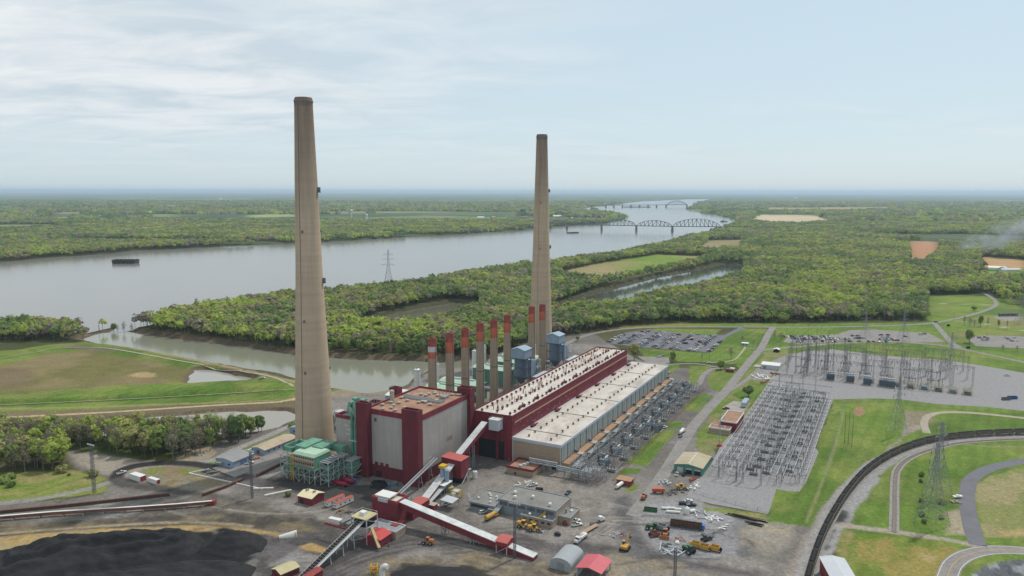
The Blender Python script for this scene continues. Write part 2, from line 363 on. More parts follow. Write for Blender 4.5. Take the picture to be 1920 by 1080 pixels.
area([(262,880),(300,876),(306,884),(280,892)], rgb(122,130,70), 4, 4, .8); area([(335,880),(375,878),(380,886),(350,890)], rgb(118,128,64), 3, 3, .8)
LOOPP = [(240,908),(221,899),(221,890),(231,881),(265,872),(313,868),(373,871),(421,883),(457,896)]
line(LOOPP, 4.5, rgb(56,53,52), 3, 1.5); line([(221,899),(241,908),(289,915),(337,922),(385,928),(419,936),(428,946),(409,958),(361,967),(260,975),(120,985),(0,1000)], 4, rgb(86,82,78), 5, 3)
line([(457,896),(510,905),(580,915),(690,935)], 7, rgb(80,76,74), 8, 4, .9)
area([(500,905),(560,896),(700,910),(760,925),(700,960),(560,925)], rgb(66,64,64), 5, 5, .85)
area([(380,890),(447,896),(490,917),(360,888)], rgb(108,104,102), 2, 2)
area([(300,935),(430,930),(560,960),(700,1000),(560,1010),(430,985),(200,985)], rgb(112,106,98), 8, 8, col2=rgb(84,80,76), mix=N2)
area([(-60,985),(200,975),(420,962),(560,975),(620,1000),(540,1000),(450,985),(200,992),(-60,1008)], rgb(82,77,70), 5, 5, col2=rgb(116,106,86), mix=N2)
line([(-60,1006),(150,989),(350,979),(470,987)], 1.2, rgb(166,152,124), 2, 2, .8)
area([(-60,1014),(150,994),(350,986),(450,990),(560,1003),(545,1014),(470,1000),(400,998),(300,997),(130,1018),(-60,1046)], rgb(170,146,100), 3, 3, col2=rgb(150,134,98), mix=N2)
area([(-100,1046),(130,1018),(300,998),(420,996),(500,1004),(520,1012),(470,1060),(440,1140),(-100,1140)], COAL, 5, 5)
area([(480,1010),(560,1000),(700,985),(760,1000),(740,1060),(600,1140),(430,1140),(470,1060)], rgb(104,100,100), 8, 7, col2=rgb(78,75,74), mix=N2)
area([(561,1024),(582,1016),(622,1029),(610,1040),(566,1030)], rgb(164,138,94), 2, 2)
area([(586,1011),(592,1008),(628,1019),(622,1023)], rgb(52,48,46), 1.5, 1)
area([(505,1060),(560,1032),(604,1044),(575,1070)], rgb(146,142,140), 4, 4, .8)
area([(640,1032),(700,1025),(720,1040),(690,1048)], rgb(50,48,48), 3, 3, .8)
line([(520,1140),(600,1085),(700,1040),(790,1020),(880,1012),(1000,1024),(1150,1034),(1300,1060),(1420,1080)], 7, rgb(84,80,80), 9, 6, .85)
for o in (-12,-4,6,14): line([(560,1110+o),(680,1052+o),(790,1026+o),(880,1018+o),(1000,1030+o)], .7, rgb(120,115,112), 1.5, 2, .6)
area([(700,1060),(760,1046),(900,1040),(1040,1056),(1100,1060),(1100,1140),(640,1140)], rgb(138,126,102), 6, 7, col2=rgb(108,100,90), mix=N2)
area([(728,1072),(760,1056),(880,1062),(960,1090),(800,1120)], rgb(54,52,52), 4, 4, .9)
area([(880,850),(965,856),(958,880),(905,905),(870,912)], rgb(96,92,90), 6, 6, .7)  # shade beside the boiler buildings, painted darker into the ground colour
area([(880,890),(960,880),(1060,900),(1170,930),(1190,980),(1170,1010),(1080,1010),(900,985),(870,940)], rgb(136,130,124), 8, 8, .8)
area([(960,880),(1035,878),(1090,910),(1060,924),(975,910)], rgb(140,132,122), 5, 5, .6)
area([(1145,930),(1195,955),(1185,985),(1230,1040),(1340,1072),(1500,1090),(1400,1140),(1230,1090),(1160,1030)], rgb(112,109,110), 7, 6, .8)
line([(1170,935),(1178,975),(1205,1020),(1260,1060),(1330,1080)], 5, rgb(92,90,92), 7, 4, .8)
for o in (0,5,11): line([(1100+o*2,1012),(1150+o*3,975),(1162+o*3,950)], .6, rgb(98,94,94), 1.5, 1, .7)
area([(1200,935),(1320,930),(1330,950),(1460,975),(1400,990),(1380,1040),(1300,1055),(1225,1030),(1195,985)], rgb(140,139,142), 6, 6, .9, col2=rgb(124,122,124))
area([(1385,990),(1440,975),(1500,980),(1490,1030),(1440,1046),(1400,1030)], rgb(160,148,128), 8, 8, col2=rgb(140,134,124), mix=N2)
area([(1375,1040),(1394,1022),(1415,1028),(1400,1045)], rgb(104,104,106), 4, 5, .8)
line([(1378,1008),(1400,1012),(1420,1030),(1440,1036)], 1.5, rgb(90,86,84), 3, 4, .8)
area([(1310,948),(1440,964),(1430,976),(1320,958)], rgb(142,134,92), 3, 3, col2=rgb(110,126,58), mix=N2)
area([(1150,1040),(1300,1062),(1450,1090),(1450,1140),(1000,1140),(1090,1060)], rgb(142,132,116), 8, 8, col2=rgb(122,118,112), mix=N2)
area([(1332,772),(1366,736),(1404,690),(1430,655),(1490,662),(1455,722),(1352,835),(1318,870),(1304,832)], rgb(112,128,66), 4, 4, col2=rgb(126,124,84), mix=N2)
area([(1440,905),(1520,890),(1545,880),(1530,985),(1440,980)], GRASS, 3, 3)
# ---- strip of transformers beside the hall, lawns and beds
area([(1050,905),(1100,850),(1255,690),(1300,690),(1290,740),(1240,800),(1185,860),(1120,915)], rgb(116,112,108), 3, 3, col2=rgb(104,98,94), mix=N2)
for pts in ([(1302,742),(1335,744),(1310,773),(1279,768)], [(1254,790),(1285,792),(1277,803),(1248,803)], [(1241,806),(1270,808),(1260,820),(1214,874),(1175,868),(1221,820)],
            [(1161,882),(1175,877),(1202,879),(1197,886),(1161,892)], [(1170,921),(1185,907),(1198,909),(1186,923)], [(1329,705),(1337,694),(1385,696),(1386,704),(1352,736),(1333,728),(1327,713)],
            [(1410,698),(1400,700),(1377,727),(1384,722)], [(1370,740),(1414,718),(1441,720),(1424,748),(1410,760),(1393,754),(1379,744)], [(1352,750),(1381,754),(1372,757),(1352,776),(1338,774)],
            [(1316,803),(1318,794),(1333,794),(1328,800)], [(1303,810),(1370,819),(1368,825),(1310,821)], [(1292,685),(1337,687),(1314,704),(1306,721),(1292,721)], [(1318,738),(1340,742),(1330,748),(1312,744)],
            [(1250,680),(1275,684),(1262,698),(1250,697)], [(1378,684),(1430,662),(1436,664),(1412,690),(1386,690)]):
    area(pts, GRASS, 1.5, 1.2, col2=GRASS2, mix=N2)
area([(1202,653),(1327,662),(1360,631),(1385,616),(1439,616),(1419,650),(1402,679),(1372,683),(1343,680),(1272,678),(1254,669),(1208,670)], GRASS, 2, 1.5, col2=GRASS2)
area([(1189,622),(1230,616),(1352,617),(1337,630),(1300,628),(1220,619)], GRASS, 2, 1.5)
area([(1160,614),(1265,607),(1480,606),(1480,613),(1265,612),(1165,617)], GRASS, 2, 2, col2=rgb(124,130,58))
# ---- grass right of the plant, with the fields beyond
area([(1452,614),(1480,607),(1745,604),(1738,556),(1800,553),(1845,556),(1880,560),(1930,575),(1930,1140),(1580,1140),(1560,1000),(1445,975),(1440,955),(1500,915),(1560,760),(1510,664),(1428,660)], GRASS, 3, 3, col2=GRASS2)
area([(1420,690),(1478,664),(1510,660),(1480,672),(1450,700),(1438,712),(1410,712)], rgb(146,144,144), 2, 2)
area([(1735,604),(1740,558),(1845,556),(1868,575),(1800,598)], rgb(118,140,58), 3, 3, col2=GRASS)
area([(1760,612),(1850,590),(1930,600),(1930,628),(1800,632)], rgb(112,132,56), 3, 3, col2=rgb(132,128,84))
line([(1760,569),(1800,570),(1862,572)], 2.2, rgb(170,160,146), 2, 1); line([(1780,601),(1830,605),(1920,620)], 2.0, rgb(166,158,150), 2, 1)
area([(1862,592),(1906,588),(1920,600),(1880,602)], rgb(150,146,140), 3, 3)
area([(1600,775),(1604,762),(1618,763),(1624,772),(1612,782)], rgb(150,124,96), 2, 2)
area([(1700,770),(1740,776),(1733,800),(1690,820),(1640,860),(1600,915),(1560,1000),(1500,1140),(1440,1140),(1500,1010),(1560,930),(1620,868),(1690,826)], rgb(152,142,130), 3, 3, col2=rgb(138,130,122), mix=N2)
area([(1700,772),(1745,770),(1760,790),(1700,800)], rgb(134,124,100), 6, 6, .8)
RAIL = [(1500,1140),(1513,1098),(1527,1050),(1545,1003),(1568,960),(1592,924),(1622,890),(1660,862),(1702,842),(1750,828),(1810,820),(1870,816),(1960,813)]
line(RAIL, 7, rgb(150,148,146), 3, 2); line([(1545,1040),(1575,985),(1600,945),(1640,897)], 3.5, rgb(150,148,148), 3, 2); line([(1560,985),(1580,960),(1575,975)], 2, COAL, 4, 4, .7)
line([(1548,1030),(1562,1000),(1578,968)], 1.0, rgb(60,58,58), 3, 4, .8)
line([(1577,985),(1620,990),(1668,996),(1765,1010),(1835,1024)], 3, rgb(158,148,134), 2.5, 2)
area([(1575,990),(1600,996),(1592,1060),(1600,1140),(1560,1140)], rgb(160,140,108), 4, 5, col2=rgb(128,126,72), mix=N2)
area([(1600,1002),(1720,1010),(1812,1030),(1790,1060),(1770,1140),(1600,1140)], rgb(104,124,46), 4, 4, col2=rgb(138,128,72), mix=N2)
area([(1720,1035),(1760,1042),(1755,1060),(1725,1052)], rgb(168,150,110), 3, 4, .7)
area([(1780,960),(1812,955),(1820,1004),(1770,1004)], rgb(158,148,126), 5, 5)
area([(1831,910),(1856,891),(1930,874),(1930,1012),(1848,1008),(1830,960)], rgb(150,142,104), 3, 3, col2=rgb(126,130,80), mix=N2)
area([(1870,995),(1930,988),(1930,1008),(1880,1006)], rgb(174,148,108), 4, 4, .7)
line([(1740,842),(1800,834),(1870,838),(1930,836)], 1.5, rgb(150,150,130), 4, 4, .4)
area(rockpond, rgb(104,106,110), 2, 2, world=True, col2=rgb(150,152,156), mix=N4, sharp=9)
line([(1560,775),(1580,770),(1568,830),(1545,895),(1512,980)], .8, rgb(156,148,110), 2, 1, .6)
rt = random.Random(17)                       # wheel tracks over the yard
for k in range(46):
    a = rt.choice([(300,960),(480,950),(620,1010),(760,1030),(900,1000),(1010,1000),(1120,960),(1180,980),(1230,1040),(560,1050),(860,1040),(1050,1045),(1290,1010),(380,955)]); x0, y0 = a[0]+rt.gauss(0,45), a[1]+rt.gauss(0,14); an = rt.gauss(.12,.28); l = rt.uniform(60,190); cv = rt.uniform(-.12,.12)
    pts = [(x0+math.cos(an+cv*j)*l*j/4, y0+math.sin(an+cv*j)*l*.42*j/4) for j in range(5)]
    if min(p[1] for p in pts) < 925: continue
    line(pts, .9, rgb(84,80,78) if rt.random() < .6 else rgb(156,148,138), 1.6, .8, rt.uniform(.35,.75))
# ---- muddy margins of the water
for poly, wz, w in WATERS:
    far_river = poly is river
    a = np.array(poly); s = np.where((X > a[:,0].min()-40) & (X < a[:,0].max()+40) & (Y > a[:,1].min()-40) & (Y < a[:,1].max()+40))[0]
    d = sdist(X[s], Y[s], poly); w2 = (1-sm((d+(N2[s]-.5)*6-w*.62)/4))[:, None]*.95
    t = sm((N2[s]-.4)*4)[:, None]; mud = (rgb(112,98,82)*(1-t)+rgb(90,78,66)*t) if poly is canal or poly is creek or poly is pond else (rgb(82,80,60)*(1-t)+rgb(70,70,50)*t)
    COL[s] = COL[s]*(1-w2)+mud*w2
# clover, dry and mown patches in everything green
gr = sm((COL[:,1]-COL[:,0]*1.12)/(.02)); near_g = Y < 1500
dryw = (gr*sm((fbm(X,Y,38,41)-.47)*7)*near_g)[:, None]*.4; COL[:] = COL*(1-dryw)+rgb(136,136,78)*dryw
drk = (gr*sm((fbm(X,Y,22,47)-.5)*8)*near_g)[:, None]*.35; COL[:] = COL*(1-drk)+rgb(84,112,44)*drk
mow = gr*near_g*.07*np.sin((X*.55-Y*.35)*1.1+3*N2); COL *= (1+mow)[:, None]
# worn tyre tracks and blotches over the working yard only
yard = inside(X, Y, W([(0,960),(240,905),(520,880),(900,850),(1180,930),(1440,975),(1500,1140),(-100,1140)]))
COL *= (1+np.where(yard, (N2-.5)*.5+(N4-.5)*.45, (N2-.5)*.3+(N4-.5)*.25))[:, None]
# ---- ground sheet
M_ground = mat('ground_cover', var=.22, scale=.4, attr='Col', rough=.95, bump=.3, det=9, spec=.1, fine=.22)
ground = link('ground', npmesh('ground', np.stack([X, Y, Zg], -1), GF, M_ground, np.clip(COL, .01, 1), smooth=True))
tag(ground, 'open ground of gravel, coal dust, grass and woodland floor', 'ground', kind='structure')

# ---- water sheets
def water(name, poly, z, label, col, rough=.12, bump=.04, sc=.12):
    m = bpy.data.materials.new(name); m.use_nodes = True; t = m.node_tree; L = t.links.new; b = t.nodes['Principled BSDF']
    b.inputs['Roughness'].default_value = rough; b.inputs['IOR'].default_value = 1.33; b.inputs['Specular IOR Level'].default_value = .5
    tc = nn(t, 'ShaderNodeTexCoord'); mp = nn(t, 'ShaderNodeMapping'); mp.inputs['Scale'].default_value = (1, .45, 1); mp.inputs['Rotation'].default_value = (0,0,.5)
    L(tc.outputs['Object'], mp.inputs[0]); n = nn(t, 'ShaderNodeTexNoise', Scale=sc, Detail=5.0, Roughness=.6); L(mp.outputs[0], n.inputs['Vector'])
    n2 = nn(t, 'ShaderNodeTexNoise', Scale=.004, Detail=4.0); L(mp.outputs[0], n2.inputs['Vector'])
    mx = nn(t, 'ShaderNodeMix', data_type='RGBA'); L(n2.outputs[0], mx.inputs[0]); mx.inputs[6].default_value = tuple(v*.9 for v in col[:3])+(1,); mx.inputs[7].default_value = tuple(v*1.1 for v in col[:3])+(1,)
    L(mx.outputs[2], b.inputs['Base Color']); bp = nn(t, 'ShaderNodeBump', Strength=bump, Distance=1.0); L(n.outputs[0], bp.inputs['Height']); L(bp.outputs[0], b.inputs['Normal'])
    g = G(); xs = [p[0] for p in poly]; ys = [p[1] for p in poly]; e = 5
    g.add([(min(xs)-e,min(ys)-e,z),(max(xs)+e,min(ys)-e,z),(max(xs)+e,max(ys)+e,z),(min(xs)-e,max(ys)+e,z)], [(0,1,2,3)])
    return tag(g.build(name, m), label, 'water', kind='structure')
def water_poly(name, poly, z, label, col, **k):
    o = water(name, poly, z, label, col, **k)
    # outline widened a little so that the waterline is drawn by the bank that rises through it
    n = len(poly); ar = sum(poly[i][0]*poly[(i+1)%n][1]-poly[(i+1)%n][0]*poly[i][1] for i in range(n)); p2 = []
    for i in range(n):
        a, b, cc = poly[i-1], poly[i], poly[(i+1)%n]; tx, ty = cc[0]-a[0], cc[1]-a[1]; l = math.hypot(tx, ty)+1e-9; s = 4.0*(1 if ar > 0 else -1)
        p2.append((b[0]+ty/l*s, b[1]-tx/l*s))
    from mathutils.geometry import tessellate_polygon
    v = [Vector((x,y,z)) for x,y in p2]; tri = tessellate_polygon([v])
    g = G(); g.add(v, [t if (v[t[1]]-v[t[0]]).cross(v[t[2]]-v[t[0]]).z > 0 else t[::-1] for t in tri]); me = g.mesh(name, o.data.materials[0]); o.data = me
    return o
water_poly('river', river, WZ, 'broad calm grey-brown river curving to the horizon', c(128,126,122), rough=.16, bump=.05)
water_poly('intake_canal_water', canal, WZ-.06, 'greenish brown still water of the intake canal', c(132,134,118), rough=.12, bump=.03)
water_poly('backwater', slough, WZ, 'dark still backwater between wooded banks', c(80,84,76), rough=.09, bump=.015)
water_poly('flooded_pool', pool, WZ, 'flooded pool among bare trees', c(110,108,92), rough=.1, bump=.02)
water_poly('creek', creek, -2., 'pale still creek below the grass embankment', c(150,146,136), rough=.12, bump=.02)
water_poly('pond', pond, -1., 'small pale triangular pond in the ash meadow', c(156,154,146), rough=.12, bump=.02)

# ---- paved sheets
def zat(x, y): return float(zground(np.array([x]), np.array([y]))[0])
def ribbon(pts, w, z=.06, off=0.0, follow=False):
    p = np.array(pts); t = np.gradient(p, axis=0); t /= np.linalg.norm(t, axis=1)[:, None]+1e-9; n = np.stack([t[:,1], -t[:,0]], 1)
    zz = zground(p[:,0], p[:,1])+z if follow else np.full(len(p), z)
    l, r = p+n*(off-w/2), p+n*(off+w/2); g = G(); vs = []
    for i in range(len(p)): vs += [(l[i][0], l[i][1], zz[i]), (r[i][0], r[i][1], zz[i])]
    g.add(vs, [(2*i, 2*i+1, 2*i+3, 2*i+2) for i in range(len(p)-1)]); return g
M_road = mat('road_asphalt', c(140,136,133), .14, .2, .9, dirt=c(112,108,106), dirt_amt=.6, fine=.14)
M_asph = mat('dark_asphalt', c(112,112,118), .10, .15, .9, dirt=c(96,96,100), dirt_amt=.5)
M_path = mat('gravel_track', c(166,156,140), .14, .25, .95)
M_white = mat('white_paint', c(225,224,220), .08, .5, .6); M_yel = mat('yellow_line', c(196,150,70), .12, .4, .7)
def road(name, pts, w, label, m=M_road, z=.06, follow=False, sp=6, zp=0.):
    return tag(ribbon(smooth(W(pts, zp), sp), w, z, follow=follow).build(name, m), label, 'road', kind='structure')
road('road', [(1186,968),(1240,896),(1294,808),(1325,770),(1359,735),(1398,687),(1427,652),(1441,626),(1450,613)], 8.5, 'grey road running from the yard past the switchyard')
road('road', [(1060,645),(1090,632),(1120,624),(1180,616),(1270,613),(1445,613.5),(1560,613),(1680,610),(1745,606),(1790,598),(1830,588),(1858,578),(1868,570),(1862,560),(1842,548)], 6.5, 'pale road along the edge of the wood', z=.08)
road('road', [(1416,660),(1440,655),(1500,650),(1580,643),(1660,641),(1760,647),(1830,660),(1960,688)], 7, 'pale road curving in front of the far car park', z=.10)
road('road', [(1752,606),(1766,622),(1782,640),(1800,652)], 7, 'short road joining the wood road and the car park road', z=.12)
road('road', [(1960,860),(1920,864),(1880,872),(1849,881),(1822,898),(1813,922),(1814,950),(1822,990),(1834,1023)], 8.5, 'dark asphalt road winding round the dry meadow', M_asph)
road('road', [(1960,790),(1920,784),(1833,775),(1784,773),(1755,775),(1737,783),(1733,796),(1738,812)], 5.5, 'pale gravel road looping off the rail crossing', M_path)
road('road', [(1355,690),(1335,692),(1320,702),(1312,718),(1300,735)], 5, 'narrow service road bending towards the transformers', z=.09)
road('road', [(1362,735),(1395,716),(1418,698),(1432,692)], 5, 'short side road up to the stored equipment', z=.10)
road('path', [(1330,680),(1372,676),(1388,664),(1398,650)], 2.2, 'pale footpath curving under a bare tree', M_path)
road('path', [(1240,684),(1300,682),(1345,688)], 4, 'pale lane along the edge of the lawn', M_road, z=.11)
road('path', [(-100,671),(0,667.5),(60,658.5),(110,650.5),(200,652.5),(333,675.5),(467,698),(520,710),(552,727)], 3.0, 'pale gravel track along the top of the grass embankment', M_path, .12, True, zp=3)
road('path', [(-100,756),(0,753.5),(233,742.5),(467,729.5),(545,727)], 2.2, 'pale narrow track along the lower grass embankment', M_path, .12, True, zp=4)
rr = smooth(W([(1768,1120),(1777,1080),(1790,1055),(1818,1039),(1863,1031),(1920,1033),(1980,1042)]), 8)
ro = tag(ribbon(rr, 9.5).build('road', M_road), 'curved road with a yellow centre line and white edge lines', 'road', kind='structure')
g = ribbon(rr, .22, .085, -3.9); ribbon(rr, .22, .085, 3.9).v and None
g.build('edge_line', M_white, ro); ribbon(rr, .22, .085, 3.9).build('edge_line', M_white, ro); ribbon(rr, .32, .085, 0).build('centre_line', M_yel, ro)
def pad(name, pts, m, label, cat, z=.05):
    g = G(); w = W(pts); n = len(w); a = sum(w[i][0]*w[(i+1)%n][1]-w[(i+1)%n][0]*w[i][1] for i in range(n))
    if a < 0: w = w[::-1]
    from mathutils.geometry import tessellate_polygon
    v = [Vector((x,y,z)) for x,y in w]; g.add(v, [t if (v[t[1]]-v[t[0]]).cross(v[t[2]]-v[t[0]]).z > 0 else t[::-1] for t in tessellate_polygon([v])])
    return tag(g.build(name, m), label, cat, kind='structure')
M_pad = mat('switchyard_gravel', c(146,144,145), .10, .5, .95, dirt=c(130,128,130), dirt_amt=.6, det=9, fine=.14)
M_conc = mat('concrete_pad', c(160,156,148), .12, .2, .9, dirt=c(120,114,108), dirt_amt=.5)
pad('switchyard_ground', [(1484,671),(1507,659),(1560,655),(1660,667),(1740,673),(1800,679),(1850,687),(1960,706),(1960,775),(1850,763),(1760,758),(1690,749),(1640,747),(1562,749),(1547,790),(1528,838),(1535,848),(1512,903),(1499,922),(1476,921),(1456,917),(1440,964),(1330,944),(1288,930),(1300,905),(1335,868),(1352,834),(1392,790),(1430,735),(1450,704)], M_pad, 'pale grey crushed stone ground of the switchyard', 'ground')
pad('car_park', [(1136,643),(1170,624),(1215,618),(1335,630),(1358,628),(1386,614),(1400,614),(1362,632),(1330,661),(1202,651)], M_asph, 'dark asphalt of the large car park', 'car park', z=.07)
pad('car_park', [(1468,641),(1478,631),(1570,627),(1592,619),(1640,618),(1742,625),(1772,641),(1700,643),(1600,639),(1500,646)], M_road, 'pale asphalt of the far car park', 'car park', z=.07)
pad('car_park', [(1812,632),(1850,629),(1960,632),(1960,655),(1830,649)], M_road, 'pale asphalt of the small car park by the far right trees', 'car park', z=.07)
pad('pavement', [(1195,668),(1254,670),(1256,682),(1235,690),(1212,680)], M_road, 'grey paved court behind the turbine hall', 'pavement', z=.04)
pad('pavement', [(398,878),(552,812),(640,760),(600,830),(440,895)], M_road, 'grey paved lane in front of the blue sheds', 'pavement', z=.04)
pad('pavement', [(1352,765),(1375,752),(1408,756),(1394,772),(1384,775)], M_conc, 'pale paved court behind the red control building', 'pavement', z=.04)
# ================================================================ TREES AND WOODS
def leafmat(name, tr=.46):
    m = bpy.data.materials.new(name); m.use_nodes = True; t = m.node_tree; t.nodes.remove(t.nodes['Principled BSDF']); L = t.links.new
    a = nn(t, 'ShaderNodeAttribute', attribute_name='Col'); tc = nn(t, 'ShaderNodeTexCoord'); n = nn(t, 'ShaderNodeTexNoise', Scale=.6, Detail=3.0); L(tc.outputs['Object'], n.inputs['Vector'])
    mr = nn(t, 'ShaderNodeMapRange'); mr.inputs[1].default_value = .3; mr.inputs[2].default_value = .7; mr.inputs[3].default_value = .8; mr.inputs[4].default_value = 1.2; L(n.outputs[0], mr.inputs[0])
    vm = nn(t, 'ShaderNodeVectorMath', operation='SCALE'); L(a.outputs['Color'], vm.inputs[0]); L(mr.outputs[0], vm.inputs['Scale'])
    d = nn(t, 'ShaderNodeBsdfDiffuse'); tl = nn(t, 'ShaderNodeBsdfTranslucent'); mx = nn(t, 'ShaderNodeMixShader'); mx.inputs[0].default_value = tr
    L(vm.outputs[0], d.inputs[0]); L(vm.outputs[0], tl.inputs[0]); L(d.outputs[0], mx.inputs[1]); L(tl.outputs[0], mx.inputs[2]); L(mx.outputs[0], t.nodes['Material Output'].inputs[0]); return m
M_leaf = leafmat('foliage'); M_bark = mat('bark', c(98,88,76), .25, .8, .95); M_bark2 = mat('grey_bark', c(128,120,108), .2, .8, .95)
LIME, MID, DARK, OLIVE, BROWN, DEEP = [np.array(c(*v, .86)[:3]) for v in ((174,190,98), (150,168,98), (124,145,92), (170,170,112), (160,152,134), (106,126,88))]
def cards(pos, nrm, size, asp=1.0):
    n = len(pos); nrm = nrm/(np.linalg.norm(nrm, axis=1)[:, None]+1e-9); r = rng.normal(size=(n, 3)); a = np.cross(nrm, r); a /= np.linalg.norm(a, axis=1)[:, None]+1e-9; b = np.cross(nrm, a)
    a *= (size*.5)[:, None]; b *= (size*.5*asp)[:, None]; k = nrm*(size*.12)[:, None]
    V = np.stack([pos-a-b*.6, pos+a*.7-b+k*0, pos+a+b*.6, pos-a*.6+b], 1)+np.stack([k,-k,k,-k], 1)
    return V.reshape(-1, 3), np.arange(4*n).reshape(n, 4)
def unit(n):
    v = rng.normal(size=(n, 3)); return v/np.linalg.norm(v, axis=1)[:, None]
def crown_mesh(name, rx, rz, cz, lobes, per, lr, size, col, cvar=.18, fill=1.0):
    u = unit(lobes); rad = rng.random(lobes)**.45; cen = u*rad[:, None]*np.array([rx-lr*.6, rx-lr*.6, rz-lr*.6])+np.array([0,0,cz])
    lrad = lr*(.65+.7*rng.random(lobes)); li = np.repeat(np.arange(lobes), per); n = len(li); d = unit(n); d[:,2] = np.where(rng.random(n) < .65, np.abs(d[:,2]), d[:,2])
    pos = cen[li]+d*lrad[li][:, None]*(.72+.34*rng.random(n))[:, None]; out = pos-np.array([0,0,cz-rz*.3]); out /= np.linalg.norm(out, axis=1)[:, None]
    V, F = cards(pos, d*.8+out*.45+rng.normal(size=(n,3))*.32, size*(.6+.8*rng.random(n)))
    lc = (1+(rng.random(lobes)-.5)*2*cvar)[li]*(1+(rng.random(n)-.5)*.3); cc = col[None]*lc[:, None]; hue = (rng.random(lobes)-.5)[li][:, None]*np.array([.14, .05, -.06]); cc = np.clip(cc*(1+hue), .004, .6)
    return npmesh(name, V, F, M_leaf, np.repeat(cc, 4, 0))
def trunk_mesh(name, h, r, limbs, spread, m, twigs=0, top=.95):
    g = G(); x = y = 0; p = Vector((0,0,-.3)); n = 5
    for k in range(n):
        q = Vector(((random.random()-.5)*.7, (random.random()-.5)*.7, h*top*(k+1)/n)); g.tube(p, q, r*(1-k/n*.8), 6, r*(1-(k+1)/n*.8)); p = q
    ends = []
    for k in range(limbs):
        z = h*(.22+.62*random.random()); a = random.random()*6.283; l = spread*(.5+.6*random.random())*(1.15-z/h*.6); s = Vector((0,0,z)); e = s+Vector((math.cos(a)*l, math.sin(a)*l, l*(.55+.5*random.random())))
        m2 = (s+e)/2+Vector((0,0,-.3)); g.tube(s, m2, r*.38, 5, r*.25); g.tube(m2, e, r*.25, 4, r*.1); ends += [(m2, e), (s, e)]
    for k in range(twigs):
        a, b = random.choice(ends); s = a.lerp(b, .35+.65*random.random()); d = Vector((random.gauss(0,1), random.gauss(0,1), abs(random.gauss(0,1))+.3)).normalized()*spread*(.18+.3*random.random())
        g.tube(s, s+d, r*.12, 3, r*.04)
    return g.mesh(name, m)
def tree_proto(kind, crown, trunk, name='tree'):
    def make(label, cat, xy, rot, s, z=0.0, group=None, sxy=1.0):
        t = thing(name, label, cat, xy, rot, z, group); t.scale = (s*sxy, s*sxy, s); link('trunk', trunk, t)
        if crown: link('crown', crown, t)
        return t
    return make
TR = [trunk_mesh('trunk', 17, .34, 9, 4.2, M_bark, 14), trunk_mesh('trunk', 17, .28, 11, 3.6, M_bark2, 30), trunk_mesh('trunk', 15, .38, 8, 4.6, M_bark, 10)]
TRB = [trunk_mesh('trunk', 17, .30, 15, 4.0, M_bark2, 150), trunk_mesh('trunk', 15, .26, 14, 4.2, M_bark, 140)]
PROTO = {}
for nm, col in (('lime', LIME), ('green', MID), ('dark', DARK), ('olive', OLIVE)):
    PROTO[nm] = [tree_proto(nm, crown_mesh('crown', 4.3, 6.6, 10.6, 20, 60, 2.0, 1.2, col), TR[0]), tree_proto(nm, crown_mesh('crown', 3.7, 7.2, 10.2, 19, 58, 1.8, 1.1, col), TR[1]),
                 tree_proto(nm, crown_mesh('crown', 5.2, 5.9, 9.0, 23, 62, 2.1, 1.25, col), TR[2])]
SP = [crown_mesh('crown', 3.9, 6.8, 10.4, 18, 26, 1.9, .85, cc_) for cc_ in (LIME, OLIVE, MID)]
PROTO['sparse'] = [tree_proto('sparse', s_, TRB[i_ % 2]) for i_, s_ in enumerate(SP)]
PROTO['bare'] = [tree_proto('bare', crown_mesh('crown', 4.0, 6.8, 10.6, 20, 16, 1.8, .5, BROWN), TRB[0], 'bare_tree'), tree_proto('bare', crown_mesh('crown', 4.2, 5.6, 9.8, 18, 15, 1.8, .48, BROWN), TRB[1], 'bare_tree')]
SHRUB = [crown_mesh('foliage', 1.5, 1.1, 1.0, 8, 30, .7, .6, col) for col in (MID, DARK, OLIVE)]

def scatter(y0, y1, sp, jit=.85):
    xs = 1.0
    rows = []
    for yy in np.arange(y0, y1, sp):
        hw = yy*.76+40; n = int(2*hw/sp); xx = -hw+sp*np.arange(n)+(sp*.5 if len(rows) % 2 else 0)
        rows.append(np.stack([xx, np.full(n, yy)], 1))
    p = np.concatenate(rows); p += (rng.random(p.shape)-.5)*sp*jit*1.3; return p
WOOD_A = [(240,616),(300,626),(450,646),(550,662),(640,670),(830,675),(905,672),(1000,640),(1060,630),(1110,623),(1165,611),(1265,604),(1480,605),(1600,601),(1742,600),(1737,556),(1842,553),(1858,545),(1880,566),(1935,578),(2400,600),(2400,360.5),(-600,360.5),(-600,640),(240,640)]
WOOD_B = [(-150,692),(0,664),(50,655),(98,640),(109,628),(100,612),(-150,612)]
WOOD_C = [(-60,806),(120,813),(300,811),(430,808),(500,799),(492,812),(445,832),(395,846),(345,860),(322,862),(262,860),(190,845),(128,838),(118,868),(128,880),(60,886),(-60,892)]
CLEAR = [[(1040,512),(1120,495),(1232,477),(1335,481),(1335,485),(1300,496),(1240,510),(1186,522),(1123,532),(1060,522)], [(1308,466),(1330,450),(1392,449),(1390,470),(1320,474)],
         [(1705,498),(1702,450),(1758,451),(1766,470),(1735,496)], [(1836,488),(1850,480),(1930,488),(1930,508),(1900,506),(1836,504)], [(1806,516),(1850,504),(1930,502),(1930,527),(1860,528)],
         [(1398,414),(1425,401),(1530,402),(1560,414),(1500,422),(1440,420)], [(1735,607),(1735,554),(1846,550),(1868,575),(1800,600)], [(46,413),(60,407),(135,404.5),(138,412)],
         [(1865,540),(1880,555),(1935,560),(1935,575),(1890,566)], [(1728,418),(1734,414.5),(1868,414),(1866,421)], [(1438,396),(1440,389),(1660,387),(1700,394)]]
